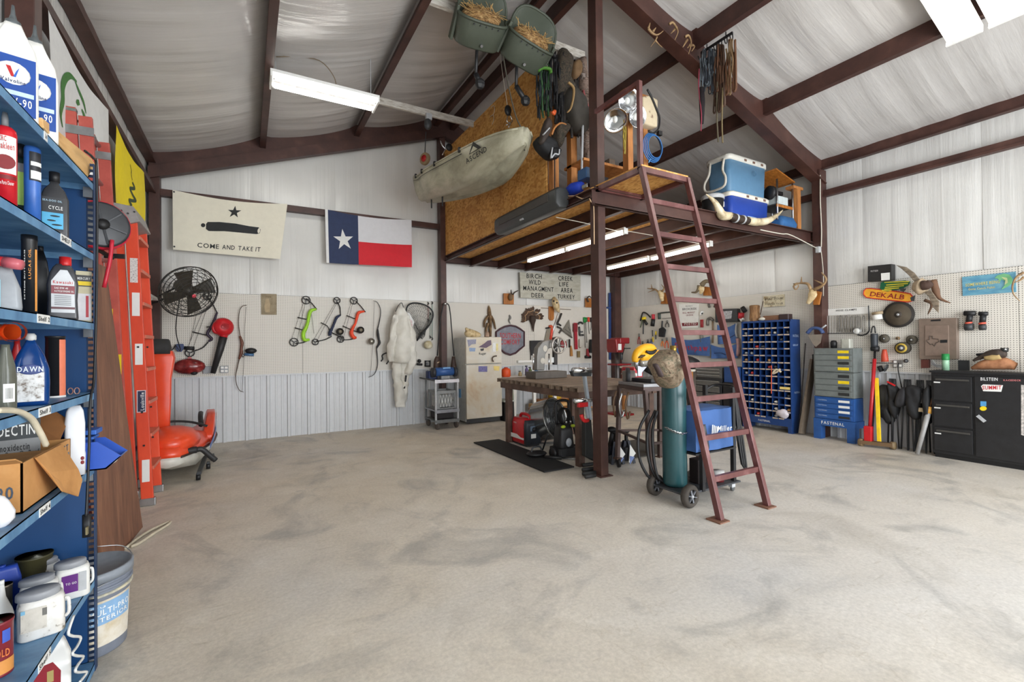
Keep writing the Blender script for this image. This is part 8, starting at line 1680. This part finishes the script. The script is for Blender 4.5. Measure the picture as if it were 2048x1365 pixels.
# ================================================================ WALL GEAR RIGHT OF THE COLUMN
o = sign('hose_clamp_rack','white hose clamp rack board with wire hooks',RW,'M8',[(75,672),(830,628),(830,748),(78,785)],WHITE,[('HOSE CLAMPS',272,712,626,692,30,(50,48,48))],.01,'rack')
for k in range(16): x = 85+k*43; MB().wt(K('M8',(x,790-x*.04),(x,1085-x*.03)),RW,.03,.004,4).build('clamp_wire',M((110,106,100),.4,.5),o)
for k in range(5): x = 330+k*98; MB().wt(K('M8',(x,1060),(x,830),(x+22,785),(x+44,830),(x+44,1060)),RW,.05,.006,5,3).build('hose_clamp',SIL,o,True)
MB().wt(K('M8',(70,1090),(590,1080)),RW,.03,.006).build('bottom_wire',DGREY,o); MB().wt(K('M8',(825,610),(835,800),(840,1050)),RW,.04,.008,5,3).build('side_wire',DGREY,o,True)
o = T('pressure_gauge','round white pressure gauge with black hose under the rack','gauge',RW(*K1('M8',645,1090))); p = RW(*K1('M8',648,1045),.05); MB().lathe([(0,0),(.045,0),(.045,.025),(0,.025)],p,(-1,0,0),18).build('dial',LBL,o,True); MB().tube([p+V((-.026,.046*math.cos(t),.046*math.sin(t))) for t in [2*PI*i/18 for i in range(18)]],.005,5,True).build('bezel',ALU,o,True); MB().wt(K('M8',(640,1110),(720,1118),(800,1090),(838,1040)),RW,.04,.01,6,4).build('hose',BLACK,o,True)
def disc(label,c,r,mats,crop='M8',cat='disc',th=.02,name='grinding_disc'):
    p = RW(*K1(crop,*c),.01); s_ = CROPS[crop][2]; R_ = r/s_*((p-CAM).dot(CW))/FPX; o = T(name,label,cat,p-V((0,0,R_)))
    for k,(f,m_) in enumerate(mats): MB().lathe([(0,0),(R_*f,0),(R_*f,th+.004*k),(0,th+.004*k)],p,(-1,0,0),36).build(['outer_ring','face_ring','flange','arbor_hole'][k],m_,o,True)
disc('very large brown cutting disc on the side wall',(1345,765),222,[(1,M((52,48,44),.8)),(.82,M((84,74,60),.85)),(.24,M((60,52,44),.7)),(.09,LGREY)])
disc('small grinding disc left of the others',(1105,1175),74,[(1,M((76,72,64),.8)),(.9,M((92,86,74),.8)),(.3,M((60,56,50),.7)),(.14,LGREY)]); disc('small grinding disc with hub right beside the breaker panel',(1572,1195),78,[(1,M((84,80,70),.8)),(.88,M((98,92,80),.8)),(.5,M((70,64,54),.7)),(.16,LGREY)])
disc('stacked thick discs with yellow rims under the small ones',(1440,1335),100,[(1,M((60,54,44),.8)),(.8,M((190,160,60),.7)),(.55,M((66,60,50),.7)),(.24,LGREY)],th=.09); disc('tiny brown wire cup between two small discs',(1338,1168),26,[(1,M((130,104,70),.7)),(.4,DGREY)],th=.03,name='wire_cup'); disc('tiny dark knob lowest among the discs',(1475,1555),30,[(1,DGREY),(.5,MGREY)],th=.02,name='arbor_nut')
hg('respirator_mask','white dust mask hanging beside the large disc','mask',[('cup','M8',[(970,770),(985,850)],.06,WHITE),('filter','M8',[(890,750),(1070,725)],.02,M((170,150,120),.6))],.05)
hg('angle_grinder','black angle grinder hanging by its cord loop','grinder',[('body','M8',[(925,1090),(925,1180),(930,1320)],.045,M((44,48,54),.5)),('head','M8',[(880,1340),(1000,1350)],.04,BLACK),('cord_loop','M8',[(870,1080),(895,980),(930,975),(945,1080)],.009,BLACK)],.06)
hg('orange_grinder','orange angle grinder with dark disc low on the wall','grinder',[('body','N5',[(165,110),(165,180),(170,250)],[.025,.04,.045],M((186,70,46),.5)),('disc','N5',[(180,320),(186,322)],.055,DGREY),('guard','N5',[(105,300),(135,360)],.03,BLACK),('bar','N5',[(0,262),(260,268)],.006,DGREY)],.08)
o = T('four_gang_outlet','grey metal outlet with plugged cord on the side wall','outlet',RW(*K1('N5',310,318))); MB().plate(K('N5',(258,232),(365,230),(368,312),(260,318)),RW,0,.03).build('box',M((140,138,134),.4,.5),o,bev=.003); [MB().plate(K('N5',(x-16,y-13),(x+16,y-13),(x+16,y+13),(x-16,y+13)),RW,.03,.004).build('socket',WHITE,o) for x,y in ((285,252),(285,294),(342,294))]; MB().wt(K('N5',(325,262),(320,340),(340,450),(360,545)),RW,.06,.007,5,4).build('plugged_cord',BLACK,o,True)
o = T('brand_sign','orange seed brand sign with a green winged ear','sign',RW(*K1('M8',1100,550)))
bp_ = [(790,320),(860,318),(1100,345),(1400,385),(1540,410),(1580,460),(1565,535),(1500,550),(1250,525),(900,485),(790,470),(745,420),(750,360)]
MB().plate(K('M8',*bp_),RW,.01,.02).build('ear',M((240,172,48),.5),o); MB().wt(K('M8',*bp_),RW,.028,.008,5,0,True).build('ear_outline',M((200,50,40),.5),o)
MB().text('DEKALB',RW(*K1('M8',848,448),.034),RW(*K1('M8',1430,508),.034),RW(*K1('M8',870,368),.034),.06).build('lettering',M((150,24,40),.5),o)
MB().plate(K('M8',(1020,320),(1040,220),(1090,198),(1300,195),(1440,180),(1535,200),(1500,260),(1400,320),(1250,350),(1150,370),(1080,360)),RW,.012,.024).build('wing',M((20,104,66),.5),o)
for a,b in (((1100,215),(1520,200)),((1130,260),(1500,235)),((1110,300),(1430,270)),((1100,330),(1350,310)),((1060,350),(1220,350))): MB().wt(K('M8',a,b),RW,.038,.008,5).build('wing_feather',M((232,214,70),.5),o)
o = sign('black_product_box','black printed box standing on the pegboard top',XPm(7.59),'M8',[(815,-60),(1215,-100),(1215,170),(815,205)],M((34,32,32),.5),[('PROTHERM',865,40,990,28,30,(190,186,184))],.12,'box'); MB().plate(K('M8',(1040,60),(1190,45),(1190,172),(1045,185)),XPm(7.59),.121,.003).build('white_label',LBL,o)
dk = T('flying_duck_mount','flying duck mount with spread wings on driftwood','trophy',RW(*K1('L8',850,345))); FE = m_blend('duck_feather',[(.3,(84,72,60)),(.6,(136,122,104)),(.8,(176,164,146))],14.,.8,(1,1,3),bump=.3)
MB().wt(K('L8',(770,160),(810,165),(850,165)),RW,.18,[.06,.11,.07],12,4).build('body',M((176,156,130),.8),dk,True); MB().wt(K('L8',(820,160),(850,155),(875,140)),RW,.24,[.06,.06,.04],12,4).build('breast',M((70,50,40),.8),dk,True)
MB().plate(K('L8',(655,32),(720,45),(770,80),(805,125),(770,135),(735,95),(690,55)),RW,.20,.02).build('wing',FE,dk,bev=.006); MB().plate(K('L8',(835,205),(870,185),(925,260),(920,330),(890,300),(860,230)),RW,.20,.02).build('wing',FE,dk,bev=.006)
MB().plate(K('L8',(690,175),(720,180),(705,200),(680,190)),RW,.16,.01).build('webbed_foot',DGREY,dk); MB().plate(K('L8',(745,235),(775,220),(770,258),(750,255)),RW,.16,.01).build('webbed_foot',DGREY,dk)
MB().wt(K('L8',(890,125),(905,190),(930,240),(995,268)),RW,.08,[.035,.04,.02,.006],8,4).build('driftwood',M((110,80,60),.8),dk,True); MB().wt(K('L8',(835,250),(880,275),(855,340)),RW,.08,[.02,.018,.006],8,4).build('driftwood',M((96,72,54),.8),dk,True)
o = sign('fishing_sign','blue painted fishing sign with a green fish',RW,'N1',[(522,90),(1185,22),(1192,275),(530,325)],m_blend('sea_blue',[(.3,(60,124,160)),(.55,(104,160,182)),(.8,(150,190,190))],5.,.6,(1,1,3)),[('SOMEWHERE BEING',565,210,990,165,38,(214,200,110)),('Gone Catch Fishin',600,255,930,228,28,(220,208,130))],.012)
MB().plate(K('N1',(925,105),(960,70),(1040,45),(1110,60),(1150,110),(1140,170),(1080,215),(1010,245),(1050,190),(1060,140),(1010,120),(990,150),(970,110)),RW,.012,.004).build('fish',M((120,186,132),.6),o); MB().plate(K('N1',(1010,90),(1080,100),(1090,160),(1050,185),(1060,130)),RW,.016,.003).build('fish_belly',M((206,214,160),.6),o)
for i,(x,y,k,lb) in enumerate(((618,540,1.0,'cordless impact driver hanging upside down, the bulkier one'),(785,545,.8,'compact cordless driver hanging upside down beside the other'))):
    hg('cordless_drill',lb,'drill',[('battery','N1',[(x-70*k,y),(x+70*k,y)],.03*k,BLACK),('grip','N1',[(x,y+20),(x-10,y+110)],.03,BLACK),('trigger','N1',[(x-15,y+110),(x-12,y+130)],.035,M((206,90,70),.5)),('body','N1',[(x-60*k,y+170),(x+40*k,y+165)],.045*k,DGREY)],.055)
pn = T('breaker_panel','brown metal breaker panel with a scratched state outline','breaker panel',RW(*K1('N1',230,1110))); BP = M((128,112,100),.4,.2)
MB().plate([(1837,638),(1913,636),(1914,719),(1838,719)],RW,0,.08).build('box',BP,pn,bev=.004); MB().plate(K('N1',(60,690),(355,690),(360,1070),(60,1070)),RW,.08,.008).build('door',M((134,116,104),.4,.2),pn,bev=.003); MB().plate(K('N1',(250,872),(338,868),(338,905),(250,908)),RW,.088,.004).build('latch',BLACK,pn); MB().plate(K('N1',(135,622),(255,615),(255,635),(135,640)),RW,.08,.005).build('top_label',BLACK,pn)
MB().wt(K('N1',(80,875),(118,865),(118,825),(155,825),(158,855),(225,862),(238,890),(200,910),(180,950),(150,920),(130,930),(95,900)),RW,.09,.005,4,0,True).build('state_outline',M((70,58,50),.6),pn)
one(MB().plate(K('N1',(10,1115),(110,1115),(110,1220),(10,1222)),RW,.02,.05),'maroon_block',M((92,44,36),.6),'maroon block under the breaker panel','block',bev=.004)
for k in range(3): rope('panel_wire',['grey wire looping lowest under the breaker panel','grey wire looping in the middle under the breaker panel','grey wire looping highest under the breaker panel'][k],[RW(*p,.06+.01*k) for p in K('N1',(135+12*k,1120),(150+14*k,1170-8*k),(210,1205-14*k),(300+10*k,1225-20*k))],.007,LGREY,4,'wire')
antler('pale antler with dark hoop cut off by the picture edge',[[(1290,90),(1240,130),(1170,160)],[(1290,30),(1200,90),(1150,190),(1160,300),(1240,390)]],'N1',RW,.014,.06)
# ================================================================ BLACK CABINET AND FLOOR THINGS ON THE RIGHT
bcb = T('black_cabinet','black steel cabinet with three drawers and stickered door','cabinet',(7.43,1.95,0)); BK = m_blend('scuffed_black',[(.3,(26,26,27)),(.7,(36,36,38)),(.82,(70,68,66))],12.,.45,bump=.04); CX0 = 7.285
MB().bx((CX0+.02,1.10,.05),(XR-.03,2.41,1.03)).build('case',BK,bcb); MB().bx((CX0-.01,1.08,1.03),(XR-.03,2.42,1.055)).build('top',BK,bcb,bev=.003); MB().bx((CX0+.03,1.12,0),(XR-.04,2.39,.05)).build('plinth',DBLACK,bcb)
for z0,z1 in ((.09,.37),(.39,.68),(.70,.99)):
    d = MB().bx((CX0,2.04,z0),(CX0+.02,2.385,z1)).build('drawer',BK,bcb,bev=.003); MB().bx((CX0-.014,2.06,z1-.05),(CX0,2.36,z1-.03)).build('drawer_pull',M((90,88,84),.4,.5),d); MB().bx((CX0-.003,2.32,z1-.085),(CX0,2.38,z1-.07)).build('drawer_tag',LBL,d)
dr = MB().bx((CX0,1.12,.08),(CX0+.02,2.015,1.0)).build('door',BK,bcb,bev=.003); DW_ = XPm(CX0-.001)
for t,x0,y0,x1,y1,h,c_ in (('BILSTEIN',1030,235,1225,240,36,(226,226,226)),('SUMMIT',1050,340,1268,338,46,(200,40,50)),('RACEDECK',1290,243,1490,245,20,(220,130,130))):
    if t == 'SUMMIT': MB().plate(K('J3',(1035,300),(1060,280),(1285,290),(1265,365),(1060,358)),DW_,0,.002).build('sticker',LBL,dr)
    MB().text(t,DW_(*K1('J3',x0,y0),.004),DW_(*K1('J3',x1,y1),.004),DW_(*K1('J3',x0,y0-h),.004)).build('sticker_text',M(c_,.5),dr)
MB().plate(K('J3',(1028,472),(1095,475),(1095,530),(1028,528)),DW_,0,.002).build('sticker',M((80,150,200),.5),dr); MB().plate([K1('J3',1060+40*math.cos(t),555+26*math.sin(t)) for t in [2*PI*i/14 for i in range(14)]],DW_,.002,.002).build('sticker',YELLOW,dr); MB().bar(DW_(*K1('J3',995,635),.02),DW_(*K1('J3',1080,705),.02),.02,.03).build('door_handle',LGREY,dr); MB().plate(K('J3',(1490,285),(1522,290),(1522,865),(1492,855)),DW_,0,.002).build('sticker_strip',M((190,184,178),.5,var=.5,scale=40),dr)
o = T('green_cap_bottle','small bottle with a green cap on the black cabinet','bottle',onx(*K1('N1',320,1235),7.40)); p = V((7.42,onx(*K1('N1',320,1235),7.42).y,1.056)); MB().lathe([(.035,0),(.035,.12),(.03,.13)],p,n=16).build('bottle_body',M((150,190,160),.4),o,True); MB().lathe([(.035,.125),(.037,.13),(.037,.2),(0,.2)],p,n=16).build('cap',GREEN,o,True)
one(MB().box((7.45,onx(*K1('N1',545,1200),7.45).y,1.12),(.02,.10,.12)),'black_card_box',M((30,32,34),.5),'small black box on the black cabinet','box',bev=.003)
dw = T('wood_duck_mount','standing duck mount on a driftwood log on the black cabinet','trophy',V((7.42,1.72,1.056))); XD = XPm(7.42)
MB().wt(K('N1',(640,1225),(760,1190),(900,1165),(1050,1165),(1190,1200)),XD,0,[.015,.05,.07,.07,.04],12,4).build('driftwood_log',m_blend('drift',[(.3,(130,84,54)),(.6,(186,130,92)),(.8,(206,160,124))],8.,.8,bump=.4),dw,True)
MB().wt(K('N1',(660,1130),(780,1075),(880,1050),(980,1045),(1070,1045)),XD,.02,[.012,.03,.05,.058,.035],12,4).build('body',M((60,48,40),.7),dw,True); MB().wt(K('N1',(800,1095),(900,1090),(1000,1075)),XD,.05,[.02,.036,.03],10,3).build('flank',M((176,150,100),.8),dw,True); MB().wt(K('N1',(1050,1020),(1050,970)),XD,.02,[.03,.035],10).build('head',M((40,40,40),.6),dw,True); MB().wt(K('N1',(1040,990),(1075,985)),XD,.04,.012).build('white_cheek',WHITE,dw,True); MB().wt(K('N1',(700,1055),(830,1040)),XD,.03,.014).build('wing_tip',BLACK,dw,True)
one(MB().box((7.40,1.60,1.13),(.12,.06,.15)),'yellow_can',YELLOW,'bright yellow can at the picture edge on the black cabinet','can',bev=.006)
o = T('trolley_jack','low trolley jack with red handle below the outlet','jack',(7.18,2.95,0)); a0,b0_ = onz(1721,893),onz(1785,900)
MB().bar(a0+V((0,0,.06)),b0_+V((0,0,.06)),.07,.05).build('axle',M((110,86,60),.5,.4),o)
for p in (a0,b0_): MB().lathe([(0,-.025),(.05,-.025),(.05,.025),(0,.025)],p+V((.02,0,.052)),(0,1,0),14).build('wheel',M((130,110,80),.6),o,True)
q = XPm(7.3); MB().tube([V((7.26,3.06,.10)),V((7.40,3.04,1.18))],.022,10).build('red_handle',M((176,30,36),.4),o,True); MB().box((7.25,3.06,.18),(.08,.09,.2)).build('red_socket',M((196,30,36),.4),o,bev=.01)
one(MB().bar((7.22,2.93,.10),(7.40,3.02,.92),.035,.035),'yellow_pole',M((238,200,36),.45),'yellow pole leaning beside the red jack handle','pole'); one(MB().bar((7.48,3.12,.02),(7.57,3.10,1.35),.02,.02),'black_bar',BLACK,'black bar leaning behind the red jack handle','bar')
CH = [[[(112,520),(205,515),(250,600),(280,720),(240,800),(270,930),(210,960),(150,900),(88,840),(130,760),(110,650)]],[[(215,490),(245,485),(340,590),(300,700),(330,780),(290,900),(230,800),(230,640)]],[[(430,530),(520,520),(600,560),(615,660),(580,780),(560,900),(480,900),(430,800),(410,640)],[(310,640),(365,540),(430,580),(410,740),(300,760)]],[[(630,560),(690,520),(700,700),(690,950),(640,900),(610,720)]]]
for i,(y,lb) in enumerate(((2.86,'folded black camp chair with a red stripe'),(2.70,'folded black camp chair in the middle of the row'),(2.57,'folded black camp chair with grey pocket'),(2.47,'folded black camp chair pressed against the black cabinet'))):
    o = T('camp_chair',lb,'camp chair',(7.45,y,0),group='folded camp chairs'); rr = random.Random(i+30)
    for j,px in enumerate(CH[i]): sack('','','',None,px,.16,.0,'N5',XPm(7.46-.03*i)).build('folded_fabric',M((26,26,28) if j == 0 else (38,37,40),.75),o,True)
    for k in range(4): MB().cyl((7.42+.03*(k % 2)+rr.uniform(-.05,.05),y-.05+.033*k+rr.uniform(-.04,.04),.008),(7.45,y-.03+.02*k,.92),.010,n=8).build('leg',M((40,41,43),.4),o,True)
    if i == 0: MB().box((7.355,y-.02,.86),(.01,.1,.02),Matrix.Rotation(.5,3,'X')).build('red_stripe',RED,o)
    if i == 2: MB().box((7.355,y,.70),(.01,.10,.13)).build('grey_pocket',M((96,92,92),.7),o); MB().box((7.36,y-.04,.55),(.01,.06,.05)).build('paper_tag',M((206,186,150),.7),o)
o = T('grey_pipe','grey tapered pipe with orange tie leaning by the chairs','pipe',(7.2,2.53,0)); MB().tube([(7.21,2.53,.015),(7.34,2.44,.60)],[.022,.03],10).build('pipe',M((150,148,146),.4),o,True); MB().tube([(7.325,2.452,.52),(7.34,2.44,.60)],.034,10).build('orange_tie',M((206,150,60),.6),o,True); MB().cyl((7.34,2.44,.6),(7.37,2.42,.72),.01).build('stem',M((130,84,54),.6),o,True)
